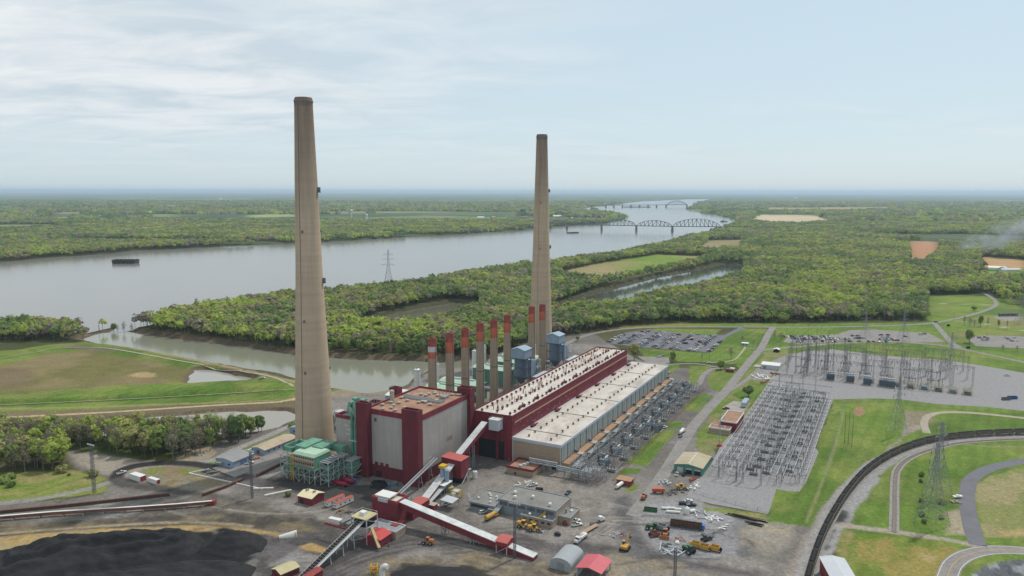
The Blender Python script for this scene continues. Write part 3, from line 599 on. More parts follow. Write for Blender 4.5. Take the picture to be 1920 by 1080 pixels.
def keep(p, wood, near=True):
    qx, qy = Q(p[:,0], p[:,1]); k = inside(qx, qy, wood)
    for cpoly in CLEAR: k &= ~inside(qx, qy, cpoly)
    for poly, wz, w in WATERS[:4]:
        a = np.array(poly); b = k & (p[:,0] > a[:,0].min()-20) & (p[:,0] < a[:,0].max()+20) & (p[:,1] > a[:,1].min()-20) & (p[:,1] < a[:,1].max()+20)
        i = np.where(b)[0]
        if len(i): k[i] &= sdist(p[i,0], p[i,1], poly) > (7 if poly is river else 6 if poly is slough else 11)
    return k
pb = scatter(560, 800, 7.0); pb = pb[keep(pb, WOOD_B)]
pc = scatter(430, 640, 6.6); pc = pc[keep(pc, WOOD_C)]; qx, qy = Q(pc[:,0], pc[:,1]); pc = pc[(qx > -12)]
pa = scatter(560, 1400, 7.8); pa = pa[keep(pa, WOOD_A)]
qx, qy = Q(pa[:,0], pa[:,1]); hid = (qx > 558) & (qx < 618); hid |= ((qx > 840) & (qx < 1060) & (qy > 600))
pa_n = pa[~hid & (qx > -10) & (qx < 1930)]
edge = np.argsort(pa_n[:,1]+rng.random(len(pa_n))*25)[:118]
nearset = {(round(float(x),3), round(float(y),3)) for x, y in pa_n[edge]}
def zone_colour(x, y):
    t = (vnoise(x, y, 120, 49)-.5)*.5+vnoise(x, y, 42, 51)*.6+vnoise(x, y, 13, 57)*.4+(rng.random(x.shape)-.5)*.20; return t
def place_wood(pts, word, group, bare=.3, hs=(.82, 1.16), small=False):
    t = zone_colour(pts[:,0], pts[:,1]); z = zground(pts[:,0], pts[:,1])
    for i, (x, y) in enumerate(pts):
        k = 'lime' if t[i] > .68 else 'olive' if t[i] > .57 else 'green' if t[i] > .42 else 'dark'
        if rng.random() < bare: k = 'bare'
        elif small and rng.random() < .4: k = 'sparse'
        adj = dict(lime='fresh lime green leafy tree', olive='olive yellow leafy tree', green='mid green leafy tree', dark='dark green leafy tree', bare='grey brown nearly bare tree', sparse='thin tree with sparse new leaves')[k]
        f = random.choice(PROTO[k]); s = random.uniform(*hs)*(1.0 if k != 'dark' else .9)
        s *= 1 if not small else .84 if Q(np.array([x]),np.array([y]))[1][0] < 828 else 1.0
        f(f'{adj} {word}', 'tree', (x, y), random.random()*6.28, s, z[i]-.1, f'{adj}s {group}', random.uniform(.85, 1.1))
place_wood(pb, 'on the wooded spit by the river at the left edge', 'on the spit', .22, (1.2, 1.6))
place_wood(pc, 'in the wood between the creek and the haul road', 'between creek and haul road', .42, (.95, 1.35), True)
place_wood(pa_n[edge], 'on the muddy far bank of the intake canal', 'on the canal bank', .12, (.8, 1.1))
# single trees on lawns and verges: pixel of the foot, kind, scale
LAWN = [(1189,676,'olive',2,1.28,1.0,'large olive tree behind the far end of the turbine hall'), (1262,680,'green',0,.78,1.0,'small green tree on the lawn in front of the large car park'), (1351.5,694,'green',2,.72,1.1,'round green tree at the bend of the service road'),
        (1402.6,744,'dark',2,.72,1.35,'broad dark tree on the lawn near the red control building'), (1370.7,673,'bare',1,.92,1.2,'wide bare tree beside the curving footpath'), (1316,678,'bare',0,.62,.6,'thin bare tree at the edge of the car park lawn'),
        (1392,641,'bare',1,.6,1.1,'small bare tree on the lawn by the road corner'), (1412,647,'bare',1,.42,1.1,'smallest bare tree on the lawn by the guard house'), (1452,637,'bare',0,.78,1.0,'grey bare tree by the left end of the far car park'),
        (1464,640,'bare',1,.78,1.3,'wide bare tree next to the rows of the far car park'), (1817,643,'green',2,1.15,.85,'tall green tree at the corner of the small car park'), (1838,612,'green',0,.95,.8,'slim green tree in the clump by the winding road'),
        (1818,612,'bare',1,.85,1.2,'bare tree at the middle of the clump by the winding road'), (1808,609,'bare',0,.8,1.0,'bare tree at the near edge of the clump by the winding road'), (1827,613,'bare',1,.72,1.1,'low bare tree at the back of the roadside clump'),
        (1852,613,'bare',0,.85,.7,'thin bare tree behind the green one by the winding road'), (1872,616,'green',1,.8,.6,'slim green tree standing alone on the verge'), (1888,617,'bare',0,.8,.6,'thin bare tree farthest along the verge'),
        (1880,657,'bare',1,.5,1.2,'low bare tree in front of the small car park'), (1907,659,'bare',1,.5,1.2,'second low bare tree in front of the small car park'), (1826,582,'dark',2,.42,2.0,'dark rounded evergreen alone in the far lawn'),
        (232,616,'bare',0,.95,1.0,'bare tree on the tip of the spit by the dam wall'), (213,615,'green',0,.75,1.1,'green tree at the very tip of the spit'), (220,616,'bare',1,.8,1.0,'low bare tree at the tip of the spit'), (247,618,'bare',0,.9,.8,'slim bare tree next to the tip of the spit'),
        (98,880,'lime',2,1.28,1.0,'tallest lime tree at the corner of the meadow wood'), (176,832,'lime',0,1.32,.9,'tall lime tree rising over the middle of the creek wood'), (1083,640,'olive',2,.45,1.2,'small olive tree beside the grey conveyor tower')]
for px, py, k, v, s, sw, lab in LAWN:
    x, y = P(px, py); PROTO[k][min(v, len(PROTO[k])-1)](lab, 'tree', (x, y), random.random()*6, s, zat(x, y)-.05, None, sw)
def shrub(px, py, s, v, lab, group=None):
    t = tag(link('shrub', SHRUB[v]), lab, 'shrub', group); x, y = P(px, py); t.location = (x, y, zat(x, y)-.1); t.scale = (s, s, s*.9); t.rotation_euler.z = random.random()*6
for i, (px, py, s, v, lab) in enumerate([(1727,893,1.5,1,'dark evergreen shrub at the foot of the near pylon'),(1727,904,1.1,1,'small dark shrub under the evergreen one by the pylon'),(1727,941,1.2,1,'dark shrub halfway down the pylon lawn'),(1729,968,1.5,1,'large dark shrub near the gravel road'),
        (1732,980,1.2,1,'dark shrub closest to the gravel road'),(1766,945,1.6,2,'olive shrub at the pylon leg nearest the asphalt road'),(1766,973,1.1,2,'low olive shrub below the pylon leg'),(130,892,.9,1,'round dark shrub in the wet meadow'),(118,886,2.6,2,'wide olive thicket beside the left pylon'),(176,893,2.4,2,'olive thicket at the meadow edge by the haul loop'),
        (541,930,1.6,1,'round green shrub beside the small red barn'),(10,905,2.4,0,'green thicket at the wet meadow edge'),(24,912,2.2,0,'bright thicket in the wet meadow'),(734,730,2.2,2,'olive shrub on the canal shore'),(548,800,2.0,0,'green shrub by the creek end'),(20,900,2.4,0,'green thicket nearest the creek wood')]):
    shrub(px, py, s, v, lab)

# ---- the rest of the woods, past counting: one object of leaf clumps and stems
def forest_arrays(p, h, r, K, size, lowfrac=.28, stems=False):
    n = len(p); t = zone_colour(p[:,0], p[:,1]); zz = zground(p[:,0], p[:,1]) if p[0,1] < 4600 else np.zeros(n)
    hh = h*(.72+.5*rng.random(n)); rr = r*(.62+.8*rng.random(n)**1.5); ti = np.repeat(np.arange(n), K); m = len(ti)
    d = unit(m); d[:,2] = np.where((d[:,2] < -.15), -d[:,2], d[:,2]); cz = hh*(.5+lowfrac*.4); rz = hh-cz
    lob = 1+.22*np.sin(d[:,0]*7+ti*1.7)*np.sin(d[:,1]*8+ti*2.3)+.18*np.cos(d[:,2]*9+ti)
    pos = np.stack([p[ti,0]+d[:,0]*rr[ti]*lob, p[ti,1]+d[:,1]*rr[ti]*lob, zz[ti]+cz[ti]+d[:,2]*rz[ti]*lob], 1)
    V, F = cards(pos, d+rng.normal(size=(m,3))*.30, size*rr[ti]*(.65+.7*rng.random(m)))
    T = t[:, None]; cc = np.where(T > .68, LIME, np.where(T > .56, OLIVE, np.where(T > .40, MID, DARK)))
    bare = rng.random(n) < .08+.22*vnoise(p[:,0], p[:,1], 90, 63); cc = np.where(bare[:, None], BROWN*.95, cc)
    cc = cc*(.86+.28*rng.random(n))[:, None]; cc = cc[ti]*(.88+.24*rng.random(m))[:, None]
    return V, F, np.repeat(cc, 4, 0)
VV, FF, CC, off = [], [], [], 0
SV = []
def put(a):
    global off
    VV.append(a[0]); FF.append(a[1]+off); CC.append(a[2]); off += len(a[0])
mask = np.array([(round(float(x),3), round(float(y),3)) not in nearset for x, y in pa]); pa2 = pa[mask]
n1 = pa2[:,1] < 850; put(forest_arrays(pa2[n1], 16.5, 5.3, 84, .44)); put(forest_arrays(pa2[~n1], 16.5, 5.5, 44, .58))
NST = pa2[pa2[:,1] < 1150]
p = scatter(1400, 2600, 8.6); p = p[keep(p, WOOD_A)]; put(forest_arrays(p, 16.5, 5.6, 15, .86))
p = scatter(2600, 4600, 15); p = p[keep(p, WOOD_A)]; g0 = (fbm(p[:,0]/2.2, p[:,1], 500, 21, 2) < .64); p = p[g0]; put(forest_arrays(p, 15.5, 10, 9, .95))
p = scatter(4600, 13000, 42); p = p[keep(p, WOOD_A)]; g0 = (fbm(p[:,0]/2.2, p[:,1], 500, 21, 2) < .64) & (fbm(p[:,0]/3, p[:,1], 380, 31, 2) < .66) & (vnoise(p[:,0]/3, p[:,1], 800, 77) < .72); p = p[g0]; put(forest_arrays(p, 13, 30, 5, 1.0))
V = np.concatenate(VV); F = np.concatenate(FF); CCs = np.concatenate(CC)
# stems
n = len(NST); zz = zground(NST[:,0], NST[:,1]); r = .28; ang = np.arange(3)*2.094
base = np.stack([NST[:,0], NST[:,1], zz-.3], 1); vs = []
for zt, rr in ((0, r), (11.0, r*.6)):
    for a in ang: vs.append(base+np.array([math.cos(a)*rr, math.sin(a)*rr, zt]))
SVv = np.stack(vs, 1).reshape(-1, 3); o = len(V)+6*np.arange(n)[:, None]
SF = np.concatenate([np.stack([o[:,0]+i, o[:,0]+(i+1)%3, o[:,0]+3+(i+1)%3, o[:,0]+3+i], 1) for i in range(3)])
fm = np.concatenate([np.zeros(len(F), int), np.ones(len(SF), int)])
forest = link('woodland', npmesh('woodland', np.concatenate([V, SVv]), np.concatenate([F, SF]), [M_leaf, M_bark2], np.concatenate([CCs, np.full((len(SVv),3), .1)]), fm))
tag(forest, 'mixed spring woodland stretching along both river banks to the horizon', 'woodland', kind='stuff')
# ================================================================ THE POWER STATION BUILDINGS
M_mar = mat('maroon_cladding', c(130,52,62), .12, .08, .8, streak=.2, seams=.14, dirt=c(112,62,66), dirt_amt=.4)
M_mard = mat('dark_maroon_cladding', c(114,48,57), .12, .08, .8, streak=.2, seams=.14, dirt=c(96,52,56), dirt_amt=.4)
M_red = mat('red_painted_steel', c(150,64,64), .14, .2, .75, streak=.2, seams=.10)
M_redroof = mat('red_metal_roof', c(186,96,92), .10, .15, .6, streak=0, dirt=c(150,80,78), dirt_amt=.5)
M_beige = mat('grey_beige_cladding', c(178,172,167), .07, .06, .75, streak=.10, seams=.05, dirt=c(158,152,146), dirt_amt=.5)
M_roofw = mat('white_membrane_roof', c(206,199,190), .14, .12, .85, dirt=c(166,152,140), dirt_amt=.85, stretch=(.5,1,1), det=9, fine=.08)
M_rust = mat('rusty_gravel_roof', c(162,128,106), .2, .12, .9, dirt=c(126,96,80), dirt_amt=.8, fine=.15)
M_steel = mat('galvanised_steel', c(150,154,158), .14, .5, .6, .25)
M_steeld = mat('dark_steel', c(104,106,110), .14, .5, .6, .25)
M_lsteel = mat('light_grey_steel', c(186,192,196), .10, .3, .55)
M_dark = mat('dark_opening', c(42,42,46), .1, .5, .9)
M_black = mat('black_rubber', c(38,38,40), .15, .6, .85)
M_green = mat('pale_green_paint', c(112,162,140), .14, .25, .7, streak=.14, dirt=c(84,118,104), dirt_amt=.5)
M_greenr = mat('mint_roof', c(176,204,182), .10, .2, .75, dirt=c(150,170,150), dirt_amt=.5)
M_greend = mat('dark_green_cladding', c(96,138,122), .12, .2, .75, streak=.12)
M_soot = mat('sooty_concrete', c(124,108,98), .16, .2, .95, stretch=(.25,.25,1.0), streak=.2)
M_stackc = mat('stack_concrete', c(168,150,130), .08, .3, .92, stretch=(.1,.1,1.2), streak=.16)
M_orange = mat('faded_orange_paint', c(196,108,80), .2, .3, .85, streak=.3, dirt=c(120,76,66), dirt_amt=.8)
M_sootred = mat('soot_blackened_red', c(160,84,72), .3, .4, .9, streak=.35, dirt=c(74,52,50), dirt_amt=.95)
M_wpaint = mat('chalky_white_paint', c(206,200,200), .1, .4, .8, dirt=c(150,110,110), dirt_amt=.6)
M_blue = mat('blue_grey_cladding', c(150,170,190), .08, .2, .6, streak=.08)
M_blued = mat('slate_blue_vessel', c(104,124,144), .10, .2, .5, streak=.10)
M_glass = mat('hall_glazing', c(156,166,164), .10, .3, .25, spec=.5, streak=.06)
M_brick = mat('buff_brick', c(170,152,132), .10, .5, .9, dirt=c(150,130,112), dirt_amt=.5, stretch=(.2,.2,1))
M_orroof = mat('orange_brown_roof', c(170,136,108), .18, .3, .9, dirt=c(140,112,92), dirt_amt=.7)
M_alum = mat('aluminium_cladding', c(196,204,212), .06, .2, .45, .1)
M_belt = mat('white_conveyor_roof', c(206,209,210), .10, .3, .6, dirt=c(160,158,156), dirt_amt=.7)
M_yellow = mat('yellow_steel', c(206,170,60), .14, .5, .65)
M_lconc = mat('pale_concrete', c(178,170,158), .10, .25, .9, dirt=c(140,132,122), dirt_amt=.5)
M_win = mat('dark_window_glass', c(52,60,68), .12, .8, .2, spec=.6)
M_wht = mat('white_metal', c(224,224,220), .05, .3, .5)
M_pinkv = mat('dark_red_vent', c(96,52,56), .15, .5, .8)
HT_ = None
def at(name, label, cat, a, b, group=None): return thing(name, label, cat, U(a, b), AX, 0, group)

# ---- two tall chimneys
def chimney_mat():
    m = mat('chimney_concrete', c(194,172,147), .09, .3, .92, stretch=(.06,.06,.9), det=3, streak=.07); t = m.node_tree; L = t.links.new
    bs = t.nodes['Principled BSDF']; src = bs.inputs['Base Color'].links[0].from_socket
    tc = nn(t, 'ShaderNodeTexCoord'); mp = nn(t, 'ShaderNodeMapping'); mp.inputs['Scale'].default_value = (.35,.35,.02); L(tc.outputs['Object'], mp.inputs[0])
    n = nn(t, 'ShaderNodeTexNoise', Scale=1.0, Detail=4.0); L(mp.outputs[0], n.inputs['Vector']); sx = nn(t, 'ShaderNodeSeparateXYZ'); L(tc.outputs['Object'], sx.inputs[0])
    ma = nn(t, 'ShaderNodeMath', operation='MULTIPLY_ADD'); L(n.outputs[0], ma.inputs[0]); ma.inputs[1].default_value = 70.; L(sx.outputs[2], ma.inputs[2])
    mr = nn(t, 'ShaderNodeMapRange'); mr.inputs[1].default_value = 190.; mr.inputs[2].default_value = 285.; mr.inputs[3].default_value = 0; mr.inputs[4].default_value = .85; L(ma.outputs[0], mr.inputs[0])
    mx = nn(t, 'ShaderNodeMix', data_type='RGBA'); L(mr.outputs[0], mx.inputs[0]); L(src, mx.inputs[6]); mx.inputs[7].default_value = c(108,90,80); L(mx.outputs[2], bs.inputs['Base Color']); return m
M_conc_ch = chimney_mat()
def chimney(x, y, label, fl):
    t = thing('chimney', label, 'chimney', (x, y), 0)
    prof = [(13.9,-.5),(13.3,10),(12.1,40),(10.9,75),(9.8,104),(8.8,132),(7.6,182),(6.5,220),(6.0,238)]
    def rad(z):
        for (r0,z0),(r1,z1) in zip(prof, prof[1:]):
            if z0 <= z <= z1: return r0+(r1-r0)*(z-z0)/(z1-z0)
    G().lathe(prof, 64, cap=False).build('shaft', M_conc_ch, t, smooth=True)
    G().lathe([(6.0,238),(6.0,240.6),(6.25,240.8),(6.25,241.6),(5.6,243.6),(5.4,244),(4.2,244),(4.2,243)], 48).build('cap', M_soot, t)
    for z, n in fl:
        r = rad(z)
        if n:                                    # gallery with warning lights
            G().lathe([(r-.1,z),(r+.9,z),(r+.9,z+.15),(r-.1,z+.15)], 32, cap=False).build('gallery', M_steeld, t)
        for k in range(3):
            an = k*2.1+.35; p = Vector((math.cos(an)*(r+.2), math.sin(an)*(r+.2), z+.4)); G().box(p.x-.5,p.x+.5,p.y-.5,p.y+.5,p.z,p.z+1.8).build('warning_light', M_steeld, t)
    an = -1.95; g = G(); [g.beam((math.cos(an)*(prof[k][0]+.15), math.sin(an)*(prof[k][0]+.15), prof[k][1]), (math.cos(an)*(prof[k+1][0]+.15), math.sin(an)*(prof[k+1][0]+.15), prof[k+1][1]), .22) for k in range(1, len(prof)-1)]
    g.build('ladder', M_steeld, t)
    for z in (182, 121) if fl[0][1] == 0 else (150,):
        r = rad(z)+.2; g = G(); g.box(r-.4, r+1.6, -1.2, 1.2, z, z+.3); g.box(r-.2, r+1.4, -1, 1, z+.3, z+3.6); g.build('platform_box', M_steeld, t)
c1 = (P(573,183,244)[0]*.5+P(589,850,0)[0]*.5, P(573,183,244)[1]); c2 = (P(1015,252,244)[0]*.5+P(1014.5,668,0)[0]*.5, P(1015,252,244)[1])
chimney(c1[0], c1[1], 'taller looking concrete chimney beside the grey and maroon boiler block', [(155,0),(95,0),(60,0)])
chimney(c2[0], c2[1], 'concrete chimney farther back by the parking lot and blue scrubber', [(170,0),(120,0)])

# ---- eight slim stacks behind the boiler house
stk = [(810,634,'slim stack nearest the canal, with a white band under its dark red top','w'),(843,625,'slim orange topped stack beside the white banded one',''),(872,616,'slim stack with sooty orange top, third counting from the canal',''),
       (900,606,'slim stack with rusty orange top in the middle of the row',''),(926,600,'slim orange topped stack just left of the last before the blue scrubber',''),(951,591,'slim stack with dark red top standing next to the blue scrubber','d'),
       (997,575,'slim red topped stack left of the far chimney foot',''),(1017,571,'slim stack in front of the far chimney, with bright orange band','')]
for px, py, lab, k in stk:
    x, y = P(px, py, 76); t = thing('smokestack', lab, 'smokestack', (x, y), AX, 0, 'slim stacks behind the boiler house')
    G().lathe([(3.7,-.5),(3.45,25),(3.15,61)], 24, cap=False).build('shaft', M_stackc, t, smooth=True)
    G().lathe([(3.16,61),(3.1,69.5)], 24, cap=False).build('painted_band', M_orange, t, smooth=True)
    if k == 'w': G().lathe([(3.13,66),(3.13,70)], 24, cap=False).build('white_band', M_wpaint, t, smooth=True)
    G().lathe([(3.1,69.5),(3.05,75),(3.2,75.2),(3.2,76),(2.3,76),(2.3,75)], 24).build('sooty_top', M_sootred, t)
    G().lathe([(3.36,36),(3.36,36.8)], 24, cap=False).build('steel_band', M_steeld, t)
    g = G(); g.beam((-.3,-3.6,2),(-.3,-3.25,70),.3); g.build('ladder', M_steeld, t)

# ---- boiler house (long maroon building)
t = at('boiler_house', 'long maroon boiler house with white roof behind the turbine hall', 'power house', 0, 0)
L = 241
g = G(); g.box(0, L, 0, 31, 0, 31); g.build('walls', M_mar, t)
G().box(.5, L-.5, .5, 30.5, 31.0, 31.15).build('roof', M_roofw, t)
g = G(); g.parapet(-.15, L+.15, -.15, 31.15, 31.003, 32.1, .6); g.build('parapet', M_mard, t)
g = G(); g.beam((2,-.9,27.2),(L-2,-.9,27.2),.9,.8); g.build('wall_pipe', mat('rust_tan_pipe', c(186,138,120), .12, .3, .8), t)
g = G(); g.box(1, L-1, -1.1, -.005, 28.3, 28.6); [g.beam((a,-1.0,28.6),(a,-1.0,30.2),.15) for a in range(4, 240, 6)]; g.beam((2,-1.0,30.1),(L-2,-1.0,30.1),.12); g.build('walkway', M_mard, t)
mm = G().lathe([(.5,0),(.5,.8),(1.15,1.0),(.9,1.7),(.25,2.2)], 8).mesh('roof_vent', M_pinkv)
for j, y in enumerate((3.6, 14.6, 25.6)):
    for i in range(32):
        o = link('roof_vent', mm, t); o.location = (4+7.45*i+(2 if j == 1 else 0), y, 31.15); o.scale = (1, 1, random.uniform(.8, 1.15))
for i in range(10):
    g = G(); a0 = 10+i*23.5
    for k in range(9): px, pyy = a0+random.uniform(0,10), 17+random.uniform(-3,4); g.tube((px,pyy,31.1),(px,pyy,31.1+random.uniform(1.5,4.2)),random.uniform(.15,.35),6)
    g.build('vent_pipe', mat('rusty_pipe', c(150,108,90), .25, .6, .85), t)
for i in range(9):
    g = G(); a0 = 22+i*25; g.box(a0,a0+5,4.5,6.2,31.2,32.4); g.tube((a0+5,5.3,31.9),(a0+9,7.5,32.2),.6,7); g.tube((a0-3,5,31.8),(a0,5,31.8),.5,7); g.beam((a0-2,4.6,31.1),(a0-2,4.6,34),.15); g.build('roof_duct', M_pinkv, t)
for a0 in (204, 222): G().tube((a0, 26, 32.2), (a0+6, 26, 32.2), 1.3, 10).build('roof_tank', mat('tan_tank', c(190,160,130), .1, .4, .7), t)
g = G(); g.box(-.12, -.004, 6, 26, .05, 13); g.build('shaded_recess_panel', M_dark, t)  # dark panel on the end wall standing in for a shaded open recess
G().box(-.14, -.003, 1.6, 2.8, 0.05, 2.6).build('door', M_steeld, t)
g = G(); rr = random.Random(3)
for i in range(46): a0 = rr.uniform(3, 110); z0 = rr.uniform(18.5, 26); g.box(a0, a0+.55, -.05, -.004, z0, z0+.8)
g.build('wall_plate', mat('pale_wall_plate', c(196,170,172), .1, .5, .8), t)

# ---- turbine hall
t = at('turbine_hall', 'long low turbine hall with white roof and pale glazed side', 'turbine hall', 0, 0)
Lh, Wh, Hh = 256.5, 36.3, 17.3
g = G(); g.box(.2, Lh, -Wh, -.02, 0, Hh-.6); g.build('walls', M_brick, t)
G().box(.6, Lh-.4, -Wh+.4, -.4, Hh-.6, Hh-.2).build('roof', M_roofw, t)
g = G(); g.parapet(0, Lh+.2, -Wh-.25, -.022, Hh-1.5, Hh+.25, .7); g.build('parapet', M_alum, t)
g = G(); g.box(.1, .195, -Wh+.3, -.3, Hh-1.9, Hh-1.5); g.box(.1, .195, -Wh, -Wh+.6, .5, Hh-1.9); g.box(.1,.195,-.9,-.3,.5,Hh-1.9); g.build('corner_trim', M_alum, t)
nb = 46; pw = Lh/nb
for i in range(nb): G().box(i*pw+.28, (i+1)*pw-.28, -Wh-.13, -Wh-.004, 5.8, Hh-1.55).build('window', M_glass, t)
for i in range(nb+1): G().box(max(.1,i*pw-.26), min(Lh+.15,i*pw+.26), -Wh-.34, -Wh-.003, 5.2, Hh-1.52).build('mullion', M_lsteel if i % 2 else M_steeld, t)
for i in range(5): G().box(20+i*48, 20.5+i*48, -Wh+.6, -.6, Hh-.19, Hh+.06).build('expansion_joint', M_steeld, t)
mm = G().lathe([(.45,0),(.45,.7),(.95,.9),(.75,1.5),(.2,1.8)], 8).mesh('roof_vent', mat('grey_vent', c(104,96,92), .2, .5, .8))
for y in (-9.5, -26):
    for i in range(26):
        o = link('roof_vent', mm, t); o.location = (7+9.6*i, y, Hh-.2)
for i in range(6): G().box(26+i*42, 31+i*42, -3.5, -1.2, Hh-.2, Hh+1.3).tube((31+i*42,-2.4,Hh+.6),(35+i*42,-2.8,Hh+.6),.4,6).build('roof_fan', M_pinkv, t)
for i in range(10):
    a0 = 1.5+i*25.4
    G().box(a0, a0+19.5, -Wh-5.2, -Wh-.36, 0, 5.0).build('side_bay', M_brick, t); G().box(a0+.2, a0+19.3, -Wh-5.0, -Wh-.4, 5.003, 5.15).build('side_bay_roof', M_orroof, t)
    G().box(a0+19.6, a0+24.8, -Wh-6.5, -Wh-.37, 0, 5.6).build('switch_room', M_lconc, t); G().box(a0+21, a0+23.4, -Wh-2.6, -Wh-.5, 5.6, 7.2).build('air_handler', M_steeld, t)
    G().box(a0+2, a0+17, -Wh-10.4, -Wh-7.2, 2.8, 4.6).build('bus_duct', M_steel, t); g = G(); [g.box(a0+k, a0+k+.5, -Wh-9.9, -Wh-9.4, 0, 2.8) for k in (3,9,15)]; g.build('duct_support', M_steeld, t)
G().box(-.1,.095,-Wh+1.5,-Wh+7,.05,4.6).build('garage_door', M_dark, t)

# ---- low maroon trimmed annex and pipe racks at the near end
t = at('pump_house', 'low buff pump house with maroon trim below the end of the boiler house', 'building', -19, 6)
G().box(0,17,-19,0,0,3.6).build('walls', M_brick, t); G().box(.4,16.6,-18.6,-.4,3.6,3.75).build('roof', M_rust, t); g=G(); g.parapet(-.2,17.2,-19.2,.2,3.5,4.9,.5); g.build('parapet', M_mar, t)
for i in range(3): G().box(4+i*3.2,6+i*3.2,-9-i,-6.6-i,3.75,4.9).build('roof_unit', M_lsteel, t)
t = at('pipe_bridge', 'pale insulated pipe bridge crossing in front of the buff end wall', 'pipe bridge', -8, 17)
g = G()
for zz in (8.2, 7.0, 5.6): g.pipe([(0,0,zz),(0,-20,zz),(0,-20,zz-1.6),(0,-44,zz-2.4)], .42, 8)
g.build('pipe', M_lsteel, t)
for k in range(9): g = G(); y = -1-k*4.9; top = 8 if y > -20 else 5.2; g.beam((-.8,y,0),(-.8,y,top),.28); g.beam((.9,y,0),(.9,y,top),.28); g.beam((-.8,y,top*.6),(.9,y,top*.6),.25); g.beam((-.8,y,top),(.9,y,top),.25); g.beam((-.8,y,.4),(.9,y,top*.6),.16); g.build('trestle', M_steel, t)

# ---- big boiler block of grey panels and maroon corner towers
t = at('boiler_block', 'huge grey boiler block with maroon corner towers and rusty roof', 'boiler building', -64, -73)
LX, LY, Z = 61, 41.5, 43.6
g = G(); g.box(0, LX, -LY, 0, 8, Z-2.2); g.build('wall_panels', M_beige, t)
g = G(); g.box(-.12, LX+.12, -LY-.12, .12, 0, 8.0); g.build('base', M_mard, t)
g = G(); g.parapet(-.25, LX+.25, -LY-.25, .25, Z-2.2, Z+1.2, .9); g.build('parapet', M_mar, t)
G().box(.7, LX-.7, -LY+.7, -.7, Z-.3, Z).build('roof', M_rust, t)
def tower(x0,x1,y0,y1,notch=False):
    g = G(); g.box(x0,x1,y0,y1,0,46.6); g.parapet(x0-.06,x1+.06,y0-.06,y1+.06,43.6,49.1,.7)
    g.build('corner_tower', M_mard, t)
tower(-4.6,.1,-4.4,4.4); tower(-3.4,1.8,-LY-1.2,-30.6); tower(LX-3.5,LX+2.2,-LY-2.6,-33.6); tower(34.5,40,.2,6.5)
for k in range(3): G().box(-.14,-.003,-9-k*4.2,-6.4-k*4.2,7.9,9.9).build('louvre', M_mard, t)
G().box(-.3,-.123,-11.5,-7.4,.05,4.2).build('dock_door', M_dark, t)
for x0,y0,x1,z0,z1 in ((10,0,16,11,12.6),(9,0,13,14.2,15.4)): G().box(x0,x1,-LY-.05,-LY-.003,z0,z1).build('pale_patch', mat('pale_patch', c(196,192,186), .06, .3, .8), t)
G().box(31,38,-LY-.05,-LY-.003,19,22).build('stained_patch', mat('stained_patch', c(150,128,116), .25, .8, .85, dirt=c(176,172,166), dirt_amt=.9), t)
G().box(1.5,3.4,-LY-.06,-LY-.003,37.6,40.4).build('louvre', M_lsteel, t); G().box(-.06,-.003,-8.5,-6.6,36.6,39).build('louvre', M_steeld, t)
mv = G().lathe([(.7,0),(.7,.5),(1.35,.6),(1.35,1.2),(.5,1.5)], 10).mesh('roof_vent', M_lconc)
rr = random.Random(11)
for i in range(30):
    x, y = 4+rr.random()*(LX-9), -3.5-rr.random()*(LY-8)
    if abs(x-36) < 4 and i % 2: x += 9
    o = link('roof_vent', mv, t); o.location = (x, y, Z)
g = G()
for k in range(6): g.tube((33+k*1.1,-5,Z+.8),(33+k*1.1,-36,Z+.8),.28,6)
for k in range(8): g.beam((32,-6-k*4,Z),(32,-6-k*4,Z+1.6),.2); g.beam((32,-6-k*4,Z+.4),(39.5,-6-k*4,Z+.4),.2)
g.build('roof_pipework', M_steel, t)
G().lathe([(1.5,Z),(1.5,Z+7),(1.7,Z+7.2),(1.3,Z+8)], 14, 22, -4.5).build('exhaust_stack', M_lconc, t)
g = G(); [g.beam((44+k*2.5,-28-k,Z),(44+k*2.5,-28-k,Z+5.5),.25) for k in range(5)]; g.box(43,48,-33,-29,Z,Z+1.8); g.build('pump_skid', M_steel, t)

# ---- left wing with green cyclones
t = at('boiler_wing', 'lower grey wing beside the chimney with green cyclones and downpipes', 'building', -63, -77)
G().box(0,40,.02,22,0,34.4).build('wall_panels', M_beige, t); g=G(); g.parapet(-.2,40.2,.02,22.2,34.4,36.6,.8); g.build('parapet', M_mar, t); G().box(.6,39.6,.7,21.6,34.4,34.6).build('roof', M_steeld, t)
g = G()
for x in (1.5,8,14): 
    for y in (1.5,7,13): g.beam((x,y,34.6),(x,y,42),.35)
for x in (1.5,8,14): g.beam((x,1.5,40),(x,13,40),.3); g.beam((x,1.5,34.8),(x,7,40),.2)
for y in (1.5,7,13): g.beam((1.5,y,40),(14,y,40),.3); g.beam((1.5,y,34.8),(8,y,40),.2)
g.box(-.8,15,.6,14,39.8,40.0); g.build('steel_frame', M_steel, t)
for y in (4.2, 10.6):
    g = G(); g.tube((3.5,y,43.5),(11,y,43.5),2.3,14); g.tube((3.5,y,43.5),(1.5,y,43.5),2.3,14,1.0); g.tube((11,y,43.5),(12.5,y,43.5),2.3,14,1.2); g.box(5,9,y-1.6,y+1.6,42,47.4); g.build('cyclone', M_green, t)
for y, y2 in ((2.6, 5.8), (5.4, 10.4)):
    g = G(); g.pipe([(4,y2,45.5),(.6,y2,45.2),(-.8,y2,43),(-1.4,(y*2+y2)/3,37),(-1.4,y+2,32),(-1.4,y+2,9)], 1.05, 12); [g.lathe([(1.25,z),(1.25,z+.4)], 12, -1.4, y+2) for z in (12,19,26,31.5)]; g.build('downpipe', M_green, t)
g = G(); g.box(-3,-.25,2.5,9.5,21.2,21.6); g.build('pipe_bracket', M_lsteel, t)
